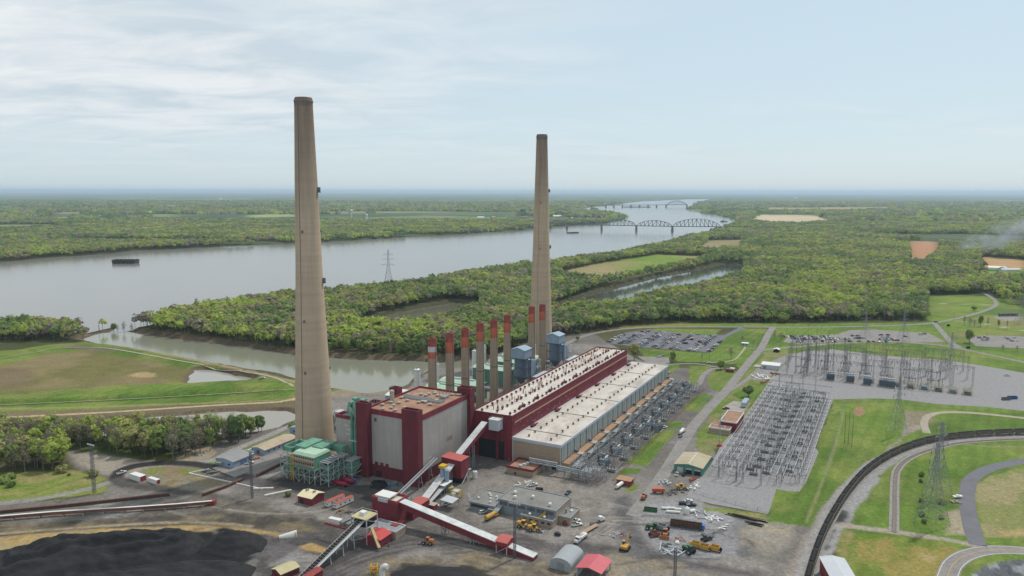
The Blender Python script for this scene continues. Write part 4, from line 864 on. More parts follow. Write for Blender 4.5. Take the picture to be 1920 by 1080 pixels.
for k, z in enumerate((27,24,29.5)): G().box(-.05,-.003,9.5+k,13+k,z,z+1.1).build('pale_patch', MATS['pale_patch'], t)
g = G(); g.box(12,13,-.9,-.1,37,39); g.tube((16,15,36),(16,15,43),.3,6); g.box(20,30,3,9,36.6,38.4); [g.tube((22+k*3,12,35),(22+k*3,12,40.5),.25,6) for k in range(4)]; g.beam((19,2,42),(32,2,42),.3); [g.beam((19+k*4.3,2,34.5),(19+k*4.3,2,42),.25) for k in range(4)]; g.build('roof_plant', M_steel, t)
t = at('covered_walkway', 'blue covered conveyor crossing behind the grey boiler block', 'conveyor', -20, -80)
G().box(0,3.5,0,30,30,32.6).build('gallery', mat('bright_blue_cladding', c(70,120,170), .1, .3, .6, ribs=.1), t); g=G(); [ (g.beam((.3,y,0),(.3,y,30),.5), g.beam((3.2,y,0),(3.2,y,30),.5)) for y in (4,15,27)]; g.build('trestle', M_steel, t)

# ---- green ash collector in its steel frame, in front of the chimney
def lattice(g, x0,x1,y0,y1,z0,z1,nx,ny,nz,w=.32,brace=True):
    xs=[x0+(x1-x0)*i/nx for i in range(nx+1)]; ys=[y0+(y1-y0)*i/ny for i in range(ny+1)]; zs=[z0+(z1-z0)*i/nz for i in range(nz+1)]
    for x in xs:
        for y in ys:
            if x in (x0,x1) or y in (y0,y1): g.beam((x,y,z0),(x,y,z1),w*1.25)
    for z in zs[1:]:
        for x in (x0,x1): g.beam((x,y0,z),(x,y1,z),w)
        for y in (y0,y1): g.beam((x0,y,z),(x1,y,z),w)
    if brace:
        for k in range(nz):
            for i in range(nx):
                for y in (y0,y1): g.beam((xs[i],y,zs[k]),(xs[i+1],y,zs[k+1]),w*.75) if (i+k)%2 else g.beam((xs[i+1],y,zs[k]),(xs[i],y,zs[k+1]),w*.75)
            for j in range(ny):
                for x in (x0,x1): g.beam((x,ys[j],zs[k]),(x,ys[j+1],zs[k+1]),w*.75) if (j+k)%2 else g.beam((x,ys[j+1],zs[k]),(x,ys[j],zs[k+1]),w*.75)
    return g
M_framelt = mat('grey_green_steel', c(168,182,176), .12, .4, .65)
t = at('ash_collector', 'green ash collector with hoppers in a steel frame at the chimney foot', 'dust collector', -94.5, -90)
G().box(.6,15.5,.4,17.6,9.5,17.8).build('casing', M_green, t)
G().frustum(.3,15.8,.1,17.9,17.8,2,14,.6,17.4,19.4).build('casing_roof', M_greenr, t)
for j in range(4):
    for i in range(3): G().frustum(2.6+i*4.6,4.4+i*4.6,2.0+j*4.3,3.4+j*4.3,5.4,.9+i*4.8,5.5+i*4.8,.6+j*4.3,4.7+j*4.3,9.5).build('hopper', M_greend, t)
M_tanp = mat('tan_panel', c(176,160,140), .12, .3, .8)
G().box(.35,.597,.5,17.5,15.9,17.2).build('cabinet_row', M_tanp, t); G().box(.35,.597,.5,17.5,12.2,14.4).build('cabinet_row', M_tanp, t)
for z in (16.0, 12.5):
    for k in range(9): G().box(.2,.345,1.0+k*1.85,2.0+k*1.85,z,z+1.0).build('hatch', M_dark, t)
for z in (15.4, 11.6): g = G(); g.box(-1.2,.3,.2,17.8,z,z+.25); g.beam((-1.1,.2,z+1.2),(-1.1,17.8,z+1.2),.12); [g.beam((-1.1,.4+k*2.1,z+.2),(-1.1,.4+k*2.1,z+1.2),.12) for k in range(9)]; g.build('walkway', M_tanp, t)
g = G(); lattice(g,.4,15.6,.2,17.8,0,9.4,3,4,2,.3); g.build('steel_frame', M_framelt, t)
g = G(); g.box(7,24,13.5,22.5,17.2,20.6); g.box(12,26,4,12.5,17.6,20.2); g.box(22,27,-4,9,15,19); g.box(5,20,22.5,23.5,16.5,19.5); g.box(5,6,22.5,31,16.4,19.4); g.box(19,20,22.5,31,16.4,19.4); g.box(5,20,30,31,16.4,19.4); g.build('inlet_duct', M_green, t)
g = G(); lattice(g,1.2,14,19,29.5,0,15.2,2,2,3,.28); g.build('access_frame', M_framelt, t)
g = G(); [g.tube((5+i*4,22+j*3,6),(5+i*4,22+j*3,13.5),1.1,8) for i in range(2) for j in range(2)]; g.box(2,9,20,28,4,9); g.build('filter_vessel', M_greend, t)
g = G(); lattice(g,.2,2.4,17.9,20,0,17,1,1,5,.2); g.build('stair_tower', M_yellow, t)
t = at('duct_tower', 'open steel tower of green ducts beside the ash collector', 'steel tower', -92, -87.5)
g = G(); lattice(g,0,19,-6.5,0,0,15.2,4,1,4,.36); g.build('steel_frame', M_framelt, t); G().box(1.5,18,-5.5,-1,5,13).build('duct', M_greend, t); g = G(); [g.box(1+k*3,2+k*3,-6.2,-.3,15.3,16) for k in range(6)]; g.box(0,19,-6.5,0,15.0,15.28); g.build('deck', M_steel, t)
t = at('duct_tower', 'smaller steel tower with green duct against the maroon corner', 'steel tower', -78, -80)
g = G(); lattice(g,0,10,-6,0,0,12.8,1,1,3,.36); g.build('steel_frame', M_framelt, t); G().box(1,9,-5.2,-.6,5.5,11.5).build('duct', M_green, t); G().box(-.1,10.1,-6.1,.1,12.82,13.1).build('deck', M_steel, t)
for (px, py), lab in (((637,910),'dark red pressure tank lying in front of the green tower'),((650,904.5),'second dark red pressure tank nearer the maroon corner')):
    x, y = P(px, py); t = thing('pressure_tank', lab, 'tank', (x, y), AX, 0, 'dark red pressure tanks')
    G().tube((0,5,1.6),(0,-5,1.6),1.5,14).tube((0,5,1.6),(0,5.8,1.6),1.5,14,.7).tube((0,-5,1.6),(0,-5.8,1.6),1.5,14,.7).build('shell', mat('crimson_paint', c(150,36,66), .1, .4, .5), t, smooth=True)
    for y0 in (3,-3): G().box(-.9,.9,y0-.25,y0+.25,0,.8).build('saddle', M_lconc, t)

# ---- baghouses, silos and the two blue scrubbers behind the boiler house
for i, (a0, w_) in enumerate(((2,15),(24,16),(46,16),(68,16),(91,16),(113,16),(172,16),(206,16),(232,14))):
    t = at('baghouse', f'mint roofed baghouse behind the slim stacks, {nth(i)} from the canal end', 'baghouse', a0, -92, 'mint roofed baghouses')
    t.rotation_euler = (0,0,AX)
    G().box(0,w_,0,40,0,14.5).build('walls', M_greend, t); g = G(); g.add([(-.6,-.6,14.5),(w_+.6,-.6,14.5),(w_+.6,40.6,14.5),(-.6,40.6,14.5),(w_/2-3,-.6,16.4),(w_/2+3,-.6,16.4),(w_/2+3,40.6,16.4),(w_/2-3,40.6,16.4)],[(3,2,1,0),(4,5,6,7),(0,1,5,4),(1,2,6,5),(2,3,7,6),(3,0,4,7)]); g.build('roof', M_greenr, t)
    G().box(w_/2-1.2,w_/2+1.2,8,30,16.42,17.6).build('ridge_duct', M_lsteel if i % 2 else M_greenr, t)
    g = G(); g.tube((w_/2,-1,11),(w_/2,-12,11),2.2,10); g.build('outlet_duct', M_steel, t)
for px, py, r, h, lab in ((782,690,2.9,21,'wide white silo beside the dock at the canal end'),(820,680,1.5,22,'slim white silo between the first two stacks'),(889,655,2.3,26,'white silo between the third and fourth stacks'),(909,645,1.4,26,'slim white silo right of the wider one'),(964,684,2.6,18,'pale corrugated silo in front of the blue scrubber'),(1003,644,1.2,20,'thin white silo seen between the far stacks')):
    x, y = P(px, py, h); t = thing('silo', lab, 'silo', (x, y), AX)
    G().lathe([(r,0),(r,h-1.5),(r*.5,h-.4)], 20).build('shell', M_wht if 'corr' not in lab else M_lsteel, t, smooth=False); g = G(); g.lathe([(r*1.15,h-1.6),(r*1.15,h-1.4)], 16); g.box(-.6,.6,-.6,.6,h-1,h+1); g.build('top_platform', M_steel, t); g = G(); g.beam((r+.25,0,0),(r+.25,0,h),.35); g.build('ladder', M_steel, t)
for a0, lab in ((150,'nearer blue scrubber tower with pitched roof behind the boiler house'),(226,'farther blue scrubber tower with pitched roof near the chimney')):
    t = at('scrubber', lab, 'scrubber tower', a0, -65)
    G().house(0,14,0,14,34,41.5,2.2,'x').build('penthouse', M_blue, t); G().gable(0,14,0,14,41.5,2.2,'x',.5,.3).build('penthouse_roof', M_blue, t)
    G().lathe([(.8,9),(6.2,16),(6.2,33.5)], 28, 7, 7).build('vessel', M_blued, t, smooth=False); g = G(); lattice(g,.5,13.5,.5,13.5,0,33.9,1,1,4,.45,False); g.build('steel_frame', M_steeld, t)
    G().box(-.3,14.3,-.3,14.3,33.3,33.9).build('deck', M_steeld, t)
    for k in range(3): G().box(15.5+k*4.2,19+k*4.2,2,10,14,30-k).build('side_casing', M_blue, t)
    g = G(); lattice(g,28,36,1,11,0,27,1,1,4,.3); g.build('stair_tower', M_lsteel, t); G().box(14.2,40,-6,-.5,14,15).build('lower_roof', M_alum, t); G().box(14.4,39.8,-5.8,-.7,0,14).build('lower_walls', M_blue, t)
t = at('service_building', 'pale blue gabled building with white roof behind the second stack', 'building', 60, -136)
G().house(0,22,0,16,0,12,3,'y').build('walls', M_blue, t); G().gable(0,22,0,16,12,3,'y').build('roof', M_wht, t)
t = at('dock_building', 'white flat roofed building by the canal dock', 'building', 4, -140)
G().box(0,34,0,14,0,8).build('walls', M_lsteel, t); G().box(-.4,34.4,-.4,14.4,8,8.5).build('roof', M_wht, t); g=G(); [g.box(3+k*6,5+k*6,4,7,8.5,9.7) for k in range(5)]; g.build('roof_units', M_steel, t); t.children[-1].name='roof_unit'
t = at('dock_conveyor', 'tangled grey steel unloading frame on the canal dock', 'dock crane', -6, -146)
g = G(); lattice(g,0,14,0,9,0,12,3,2,3,.3); g.beam((0,4,12),(-10,18,16),.5); g.beam((2,4,12),(-8,18,14),.4); g.tube((7,0,6),(7,14,9),.8,8); g.build('frame', M_steel, t); G().box(3,10,2,7,12.1,14.6).build('cabin', M_lsteel, t)
t = at('conveyor_tower', 'grey lattice tower with red and blue containers past the scrubbers', 'steel tower', 300, -98)
g = G(); lattice(g,0,14,0,12,0,16,2,2,3,.35); [g.beam((k*2,0,16),(k*2+3,9,22),.3) for k in range(5)]; g.build('frame', M_lsteel, t); G().box(15,19,2,5,0,5).build('container', M_red, t); G().box(15,19,-3,0,0,4).build('container', M_blue, t)

# ---- coal handling: head house, galleries, transfer tower, crusher house
def gallery(name, label, p, q, w=3.6, h=3.0, side=None, legs=(), roof=None):
    p, q = Vector(p), Vector(q); t = thing(name, label, 'conveyor', (p.x, p.y), 0); d = q-p; f = Vector((d.x,d.y,0)).normalized(); r = Vector((f.y,-f.x,0))
    def slab(nm, o0, o1, z0, z1, m):
        g = G(); vs = []
        for e in (Vector((0,0,0)), d):
            for s_, zz in ((o0,z0),(o1,z0),(o1,z1),(o0,z1)): v = e+r*s_; vs.append((v.x, v.y, p.z+e.z+zz))
        g.add(vs, [(3,2,1,0),(4,5,6,7),(0,1,5,4),(1,2,6,5),(2,3,7,6),(3,0,4,7)]); g.build(nm, m, t)
    slab('side_walls', -w/2, w/2, 0, h, side or M_mar); slab('roof', -w/2-.25, w/2+.25, h+.003, h+.35, roof or M_belt)
    for u_ in legs:
        e = d*u_; b = p.z+e.z; g = G()
        for s_ in (-w/2+.3, w/2-.3):
            v = e+r*s_; g.beam((v.x,v.y,0),(v.x,v.y,b),.4); v2 = v+f*2.2; g.beam((v2.x,v2.y,0),(v2.x,v2.y,b),.4); g.beam((v.x,v.y,.3),(v2.x,v2.y,b-.3),.22)
        a_, b_ = e+r*(-w/2+.3), e+r*(w/2-.3); g.beam((a_.x,a_.y,.3),(b_.x,b_.y,b-.3),.22); g.beam((b_.x,b_.y,.3),(a_.x,a_.y,b-.3),.22); g.build('trestle', M_steel, t)
    return t
def UZ(a, b, z): x, y = U(a, b); return (x, y, z)
t = at('head_house', 'pale aluminium head house clamped on the end of the boiler house', 'conveyor house', -6.5, -14.5)
G().box(0,6.4,-7.5,0,22.2,29.4).build('cladding', M_alum, t); G().box(-.2,6.6,-7.7,.2,29.4,29.8).build('roof', M_wht, t); g=G(); g.parapet(-.1,6.5,-7.6,.1,30.6,30.75,.1); [g.beam((x,y,29.8),(x,y,30.7),.1) for x in (0,3,6.4) for y in (0,-3.7,-7.5)]; g.build('railing', M_steel, t); g=G(); g.box(4.5,6.3,-5,-3,0,22.2); g.build('support', M_mard, t)
gallery('conveyor_gallery', 'steep maroon conveyor with white roof up to the head house', UZ(-41,-18,11.5), UZ(-6,-18,23.5), 4.2, 3.4, legs=(.45,))
t = at('transfer_tower', 'maroon transfer tower with red roof between two conveyors', 'transfer tower', -50.3, -24.5)
G().box(0,9.6,-14.5,0,3.5,15).build('walls', M_mar, t); g=G(); g.add([(-.3,-14.8,15),(9.9,-14.8,15),(9.9,.3,15.6),(-.3,.3,15.6),(-.3,-14.8,15.3),(9.9,-14.8,15.3),(9.9,.3,15.9),(-.3,.3,15.9)],[(3,2,1,0),(4,5,6,7),(0,1,5,4),(1,2,6,5),(2,3,7,6),(3,0,4,7)]); g.build('roof', M_redroof, t)
g=G(); g.box(.8,8.8,-13.6,-.8,0,3.497); g.build('base', M_dark, t); g=G(); g.beam((0,-15.2,0),(9,-15.2,7),.5,.2); g.beam((0,-15.9,1),(9,-15.9,8),.12); g.beam((0,-15.3,1),(9,-15.3,8),.12); g.box(8,10.5,-16,-14.6,7,7.2); [g.beam((x,-15.2,0),(x,-15.2,x*.78),.2) for x in (3,6,9)]; g.build('stair', M_lsteel, t); G().box(9.602,9.7,-11,-10,9,11).build('door', M_lsteel, t)
gallery('conveyor_gallery', 'maroon conveyor with pale roof dropping from the transfer tower', UZ(-85,-14,.4), UZ(-50.2,-17,9.4), 4.4, 2.6, side=M_mar, legs=(.62,.85))
t = at('crusher_house', 'maroon crusher house with a white penthouse on its roof', 'crusher house', -117, -27.5)
G().box(0,10,-17,0,0,12.8).build('walls', M_mar, t); G().box(.3,9.7,-16.7,-.3,12.8,12.95).build('roof', M_roofw, t); g=G(); g.parapet(-.15,10.15,-17.15,.15,12.6,14.3,.5); g.build('parapet', M_red, t)
G().box(.9,8.8,-11.3,-1.2,14.4,15.0).build('penthouse_roof', M_wht, t); g=G(); g.box(-.5,.8,-11,-4.5,12.4,14.3); g.build('penthouse_wall', M_lsteel, t); g=G(); [g.beam((x,y,12.9),(x,y,14.5),.3) for x in (1.3,8.4) for y in (-1.6,-10.9)]; g.build('penthouse_post', M_steel, t)
gallery('conveyor_gallery', 'long maroon conveyor gallery with white roof sloping to the right', UZ(-112.5,-10.2,9.5), UZ(-115,73,-1.8), 4.6, 3.6, legs=(.33,.55))
t = at('gallery_house', 'small red roofed house straddling the sloping conveyor', 'conveyor house', -118.2, 52)
G().box(0,8.4,-6.4,0,4.2,6.4).build('walls', M_red, t); G().gable(0,8.4,-6.4,0,6.4,.9,'y',.4).build('roof', M_redroof, t); g=G(); [g.beam((x,y,0),(x,y,4.3),.4) for x in (.2,8.2) for y in (-.2,-6.2)]; g.beam((.2,-.2,0),(.2,-6.2,4.2),.2); g.build('leg', M_lsteel, t); G().box(5.5,8.3,-6.3,-.1,0,4.198).build('side_wall', M_mard, t)
t = at('narrow_conveyor', 'narrow grey belt conveyor rising from the crusher house to the transfer tower', 'conveyor', -107, -25.5)
g = G(); P0, P1 = (0,0,4.5), (56.6,3,14.2)
for o in (-1.0, 1.0): g.beam((P0[0],P0[1]+o,P0[2]),(P1[0],P1[1]+o,P1[2]),.4,.7)
g.build('frame', M_lsteel, t); g = G(); g.beam(P0,P1,1.7,.2); g.build('belt', M_steeld, t)
for k in (.2,.42,.65,.85): g = G(); x, z = 56.6*k, 4.5+9.7*k; g.beam((x,-1,0),(x,.2+2*k,z),.3); g.beam((x,3,0),(x,.8+2*k,z),.3); g.beam((x,-.5,z*.5),(x,2.4,z*.5),.2); g.build('trestle', M_steel, t)
t = at('link_building', 'low red roofed shed behind the crusher house', 'shed', -107, -14)
G().box(0.02,17,-7,0,0,6.2).build('walls', M_mar, t); G().box(-.1,17.3,-7.3,.3,6.2,6.5).build('roof', M_redroof, t)
t = at('feed_belt', 'wide grey belt cover running down from the white canopy', 'conveyor', -87, -14.5)
g=G(); g.add([(0,-4.5,.3),(0,0,.3),(22,0,5.4),(22,-4.5,5.4),(0,-4.5,.9),(0,0,.9),(22,0,6.0),(22,-4.5,6.0)],[(0,1,2,3),(7,6,5,4),(0,4,5,1),(1,5,6,2),(2,6,7,3),(3,7,4,0)]); g.build('cover', M_lsteel, t); g=G(); [(g.beam((x,-.3,0),(x,-.3,x*.23),.3), g.beam((x,-4.2,0),(x,-4.2,x*.23),.3)) for x in (8,14,20)]; g.build('leg', M_steel, t)
def canopy(a0,b0,lx,ly,h,label,m,slope=.5):
    t = at('canopy', label, 'canopy', a0, b0); g=G(); g.add([(-.3,-ly-.3,h),(lx+.3,-ly-.3,h),(lx+.3,.3,h+slope),(-.3,.3,h+slope),(-.3,-ly-.3,h+.25),(lx+.3,-ly-.3,h+.25),(lx+.3,.3,h+slope+.25),(-.3,.3,h+slope+.25)],[(3,2,1,0),(4,5,6,7),(0,1,5,4),(1,2,6,5),(2,3,7,6),(3,0,4,7)]); g.build('roof', m, t)
    for x in (0,lx):
        for y in (0,-ly): G().beam((x,y,0),(x,y,h+.1),.3).build('post', M_steel, t)
    return t
canopy(-70,-18,9,8,6,'white canopy roof in front of the twin silo',M_wht); canopy(-86,-2,7,7.6,4.6,'grey canopy roof beside the parked white pickups',M_lsteel)
t = at('small_shed', 'little red shed beside the wide grey belt cover', 'shed', -91, -9.5); G().box(0,4,-6,0,0,3).build('walls', M_red, t); G().box(-.2,4.2,-6.2,.2,3,3.25).build('roof', M_lconc, t)
x, y = P(830,919); t = thing('twin_silo', 'pair of grey steel silos with a yellow ladder cage by the conveyor', 'silo', (x, y), AX)
for k in (0,1): G().lathe([(.6,2.5),(1.5,5.5),(1.5,13.6),(.6,14.4)], 16, 0, -k*3.1).build('shell', M_blue, t)
g=G(); lattice(g,-1.8,1.8,-4.9,1.8,0,5.4,1,2,1,.25); g.build('leg_frame', M_steel, t); g=G(); lattice(g,1.9,3.2,.6,2.2,0,15,1,1,6,.16); g.box(-1.5,3,-2,2,14.4,16); g.build('ladder_cage', M_yellow, t)
for px, py, r, h, lab, m in ((890.5,896,1.5,4.3,'white upright tank beside the transfer tower stair',M_wht),(843,921,2.6,2.8,'squat olive tank under the conveyor',mat('olive_tank', c(160,154,112), .1, .4, .7)),(851,936,1.5,4.0,'white cone bottomed tank in the yellow frame',M_wht)):
    x, y = P(px, py); t = thing('tank', lab, 'tank', (x, y), AX); G().lathe([(r,0),(r,h),(r*.7,h+.4)], 18).build('shell', m, t); G().lathe([(r*.25,h+.4),(r*.25,h+.8)], 8).build('hatch', M_steel, t)
t = at('batch_plant', 'yellow framed batching plant behind the white pickups', 'machine', -72, -4)
g=G(); lattice(g,0,5,-5,0,0,5,1,1,2,.22); g.build('frame', M_yellow, t); G().frustum(1.5,3.5,-3.5,-1.5,2,.6,4.4,-4.4,-.6,5).build('hopper', M_lsteel, t)
# open belt conveyor down to the coal yard
t = at('belt_conveyor', 'open belt conveyor climbing from the coal yard to a yellow topped frame', 'conveyor', -186, -17)
P0, P1 = (0,0,.6), (47,0,11.8); g = G()
for o in (-1.9,1.5): g.beam((P0[0],P0[1]+o,P0[2]),(P1[0],P1[1]+o,P1[2]),.4,1.3)
g.build('frame', M_lconc, t); g = G(); g.beam((0,-.2,1.0),(47,-.2,12.2),2.4,.25); g.build('belt', M_black, t); g = G(); g.beam((0,-2.8,1.0),(47,-2.8,12.2),1.1,.2); g.build('walkway', M_lsteel, t)
for k in range(26): x = 1+k*1.8; G().box(x,x+.25,-1.7,1.3,.6+x*.238+.55,.6+x*.238+1.0).build('idler', M_steeld, t)
for k in (.25,.42,.62,.8): x, z = 47*k, .6+11.2*k; g = G(); g.beam((x,-2.6,0),(x,-1.8,z),.35); g.beam((x,2.2,0),(x,1.4,z),.35); g.beam((x,-2.4,z*.5),(x,2,z*.5),.25); g.build('trestle', M_lsteel, t)
t = at('drive_tower', 'open steel drive tower with a yellow platform at the conveyor head', 'steel tower', -142, -21.5)
g = G(); lattice(g,0,9,-10,0,0,13.5,1,1,3,.35); g.build('frame', M_lsteel, t); G().box(-.2,9.2,-10.2,.2,13.5,13.8).build('deck', mat('yellowish_deck', c(196,184,140), .12, .4, .8), t); g=G(); g.parapet(-.1,9.1,-10.1,.1,14.9,15.05,.12); [g.beam((x,y,13.8),(x,y,15),.12) for x in (0,4.5,9) for y in (0,-5,-10)]; g.build('railing', M_lsteel, t); G().box(3,6,-6,-3,13.8,15.6).build('motor_house', M_wht, t); G().box(1,8,-9,-1,8.5,12).build('chute', M_dark, t)
t = at('hopper_house', 'red hopper house with a bright red roof below the drive tower', 'shed', -142, -14)
G().house(0,10,-11,0,0,4.4,1.4,'x').build('walls', M_mar, t); G().gable(0,10,-11,0,4.4,1.4,'x',.3).build('roof', mat('bright_red_roof', c(188,72,70), .1, .2, .65), t); g=G(); g.beam((2,-4,9.5),(-2,-12,1.5),1.5,.8); g.build('chute', mat('tan_chute', c(190,172,130), .12, .4, .8), t)
t = at('switch_building', 'low buff building with grey flat roof below the crusher house', 'building', -130.5, -19)
G().box(0,9,-17.5,0,0,4.0).build('walls', M_brick, t); G().box(.5,8.5,-17,-.5,4,4.15).build('roof', M_steel, t); g=G(); g.parapet(-.2,9.2,-17.7,.2,3.9,4.7,.5); g.build('parapet', M_lsteel, t); G().box(-.05,-.003,-15,-3,2.7,3.4).build('window', M_win, t)
t = at('head_chute', 'red covered belt end in the bottom corner below the open conveyor', 'conveyor', -192, -14.5); G().box(0,15,-4.2,0,.4,3.4).build('walls', M_mar, t); G().gable(0,15,-4.2,0,3.4,.8,'x',.3).build('roof', M_red, t)
# ================================================================ OTHER BUILDINGS
def boxbuild(name, label, cat, a, b, lx, ly, h, wm, rm, par=None, extra=None):
    """plain flat roofed block: near corner at (a, b), lx along the plant axis, ly away to the left"""
    t = at(name, label, cat, a, b)
    G().box(0,lx,0,ly,0,h).build('walls', wm, t); G().box(.3,lx-.3,.3,ly-.3,h,h+.12).build('roof', rm, t)
    if par: g = G(); g.parapet(-.2,lx+.2,-.2,ly+.2,h-.3,h+.55,.45); g.build('parapet', par, t)
    return t
M_greyroof = mat('grey_built_up_roof', c(138,137,133), .12, .15, .9, dirt=c(112,110,106), dirt_amt=.8, fine=.1)
M_gwall = mat('grey_blue_wall', c(140,152,158), .08, .2, .7, streak=.12)
t = boxbuild('workshop', 'long workshop with grey flat roof and a strip of blue framed windows', 'workshop', -75, 66.3, 21, 36.3, 7.8, M_gwall, M_greyroof, M_steel)
for k in range(6): G().box(-.12,-.003,1.2+k*5.8,6.2+k*5.8,5.0,7.1).build('window', M_win, t)
for k in range(6):
    g = G()
    for j in range(7): g.box(-.2,-.123,1.2+k*5.8+j*.8,1.3+k*5.8+j*.8,5.0,7.1)
    g.build('mullion', M_alum, t)
G().box(-.05,21.05,-.12,-.003,0,7.3).build('buff_end', M_brick, t)
for x, y in ((5,6),(5,28),(10,19),(11,31)): G().lathe([(.5,7.8),(.5,8.7),(1.1,8.9),(.9,9.7),(.2,10)], 10, x, y).build('roof_vent', M_wht, t)
t = boxbuild('workshop_wing', 'low buff wing with grey roof in front of the workshop', 'building', -79.9, 66.4, 4.88, 19.5, 3.7, M_brick, M_greyroof, M_steel); [G().lathe([(.4,3.8),(.4,4.5),(.9,4.6),(.3,5.3)], 10, 2.4, y).build('roof_vent', M_wht, t) for y in (6,15)]; [G().box(-.1,-.003,1.2+k*3.7,3.2+k*3.7,1.6,2.8).build('window', M_win, t) for k in range(5)]
t = boxbuild('workshop_wing', 'small flat roofed buff lean-to at the right end of the workshop', 'building', -72, 73.5, 14, 7.0, 4.0, M_brick, M_greyroof, M_steel); G().lathe([(1,4.1),(1,4.8),(.3,5.4)], 10, 9, 3).build('roof_vent', M_wht, t); g=G(); g.beam((12,5,4),(12,5,9),.3); g.lathe([(.6,4.2),(.6,6.5)], 8, 6, 5); g.build('roof_mast', M_steel, t)
t = boxbuild('workshop_wing', 'low grey roofed wing left of the workshop with white vents', 'building', -79, 29.7, 19.5, 16.4, 4.4, M_gwall, M_greyroof, M_steel); [G().lathe([(.35,4.5),(.35,5.2),(.8,5.3),(.3,5.9)], 10, x, y).build('roof_vent', M_wht, t) for x,y in ((4,5),(8,7),(9,3),(12,9),(12,5),(14,11),(6,14))]; G().box(-.1,-.003,1,15.5,2.0,3.8).build('window', M_win, t); g=G(); g.beam((4,17,.5),(6,21,6.5),.5); g.beam((6,17,0),(6,20,3),.3); g.build('duct', M_lsteel, t)
t = at('awning', 'sloping grey awning between the workshop and its left wing', 'canopy', -80.6, 33); g=G(); g.add([(0,0,3.0),(0,7,3.0),(5.4,7,4.6),(5.4,0,4.6),(0,0,3.2),(0,7,3.2),(5.4,7,4.8),(5.4,0,4.8)],[(0,1,2,3),(7,6,5,4),(0,4,5,1),(1,5,6,2),(2,6,7,3),(3,7,4,0)]); g.build('roof', M_steel, t); [G().beam((.3,y,0),(.3,y,3.2),.25).build('post', M_steel, t) for y in (.4,6.6)]
t = at('garage', 'green metal vehicle workshop with a khaki gable roof and three doors', 'workshop', 33.5, 121.5)
M_teal = mat('teal_cladding', c(84,140,122), .10, .2, .7, streak=.12, ribs=.06); M_khaki = mat('khaki_roof', c(178,168,142), .10, .2, .75, dirt=c(150,138,112), dirt_amt=.5)
G().house(0,25,0,18.5,0,5.2,1.5,'x').build('walls', M_teal, t); G().gable(0,25,0,18.5,5.2,1.5,'x',.4).build('roof', M_khaki, t); [G().box(1.8+k*3.6,3.8+k*3.6,8.9,9.6,6.72,7.05).build('skylight', M_wht, t) for k in range(6)]
G().box(-.1,-.003,12.6,16.4,.05,3.8).build('roller_door', M_lsteel, t); [G().box(-.1,-.003,y,y+3.8,.05,3.0).build('door_opening', M_dark, t) for y in (6.9,1.3)]; [G().box(-.16,-.003,y,y+3.8,3.003,3.9).build('roller_door', M_lsteel, t) for y in (6.9,1.3)]
t = at('control_building', 'red brick control building with rusty roof and white trim beside the switchyard', 'building', 134, 124)
G().box(0,30,0,12.5,0,7.4).build('walls', M_mar, t); G().box(.5,29.5,.5,12,7.4,7.55).build('roof', M_rust, t); g=G(); g.parapet(-.2,30.2,-.2,12.7,7.2,8.1,.5); g.build('parapet', M_wht, t)
G().box(-9,-.003,3.5,19,0,3.8).build('front_wing', M_brick, t); G().box(-8.6,-.3,3.9,18.6,3.8,3.93).build('wing_roof', M_rust, t); g=G(); g.parapet(-9.2,-.21,3.3,19.2,3.6,4.5,.4); g.build('wing_parapet', M_wht, t); G().box(0.1,13,12.703,19,0,3.8).build('side_wing', M_brick, t); G().box(.0,13.1,12.71,19.2,3.8,4.4).build('side_wing_roof', M_rust, t); G().lathe([(.7,3.9),(.7,5.0),(.2,5.6)], 10, -4, 8).build('roof_vent', M_wht, t); G().box(-9.5,-9.003,3,19.5,0,.7).build('plinth', M_lconc, t)
t = at('warehouse', 'white metal warehouse with pale roof at the corner of the switchyard', 'warehouse', 360, 124.5); G().house(0,15,0,18,0,4.4,1.0,'y').build('walls', M_alum, t); G().gable(0,15,0,18,4.4,1.0,'y',.3).build('roof', M_wht, t); G().box(2,13,18.003,26,0,.9).build('loading_ramp', M_lconc, t); G().box(-.1,-.003,13,16,.05,3).build('door', M_steel, t)
t = at('shelter', 'tiny dark open shelter with a white roof at the edge of the gravel', 'shelter', 450, 112); G().box(0,7,0,6,0,3).build('walls', M_dark, t); G().gable(0,7,0,6,3,1.2,'x',.3).build('roof', M_wht, t)
x,y = P(1369,697); t = thing('pump_hut', 'little brown brick hut with white roof on the lawn', 'hut', (x,y), AX); G().box(-3,3,-4,4,0,3.2).build('walls', mat('brown_brick', c(136,96,84), .16, .8, .9), t); G().box(-.5,3.2,-4.2,.5,3.2,3.9).build('roof', M_wht, t); [G().box(-3.1,-3.003,yy,yy+1.4,.4,2.4).build('window', M_win, t) for yy in (-3,-.6,1.8)]
x,y = P(1397,648); t = thing('guard_house', 'small pale guard house with flat roof by the gate road', 'hut', (x,y), AX); G().box(-3,3,-3.5,3.5,0,3.2).build('walls', M_lsteel, t); G().box(-3.6,3.6,-4.1,4.1,3.2,3.5).build('roof', M_wht, t); [G().box(-3.08,-3.003,yy,yy+2,1.2,2.4).build('window', M_win, t) for yy in (-3,.6)]
x,y = P(1397,760); t = thing('office_trailer', 'pale grey office trailer behind the red control building', 'trailer', (x,y), AX); G().box(-8.5,8.5,-2,2,.7,4.2).build('body', M_lsteel, t); G().box(-8.6,8.6,-2.1,2.1,4.2,4.45).build('roof', M_blue, t); g=G(); [g.box(k,k+.6,-1.6,1.6,0,.7) for k in (-7,-2,3,7)]; g.build('pier', M_steeld, t); [G().box(k,k+1.2,-2.06,-2.003,2,3.2).build('window', M_win, t) for k in (-6,-2,2,6)]
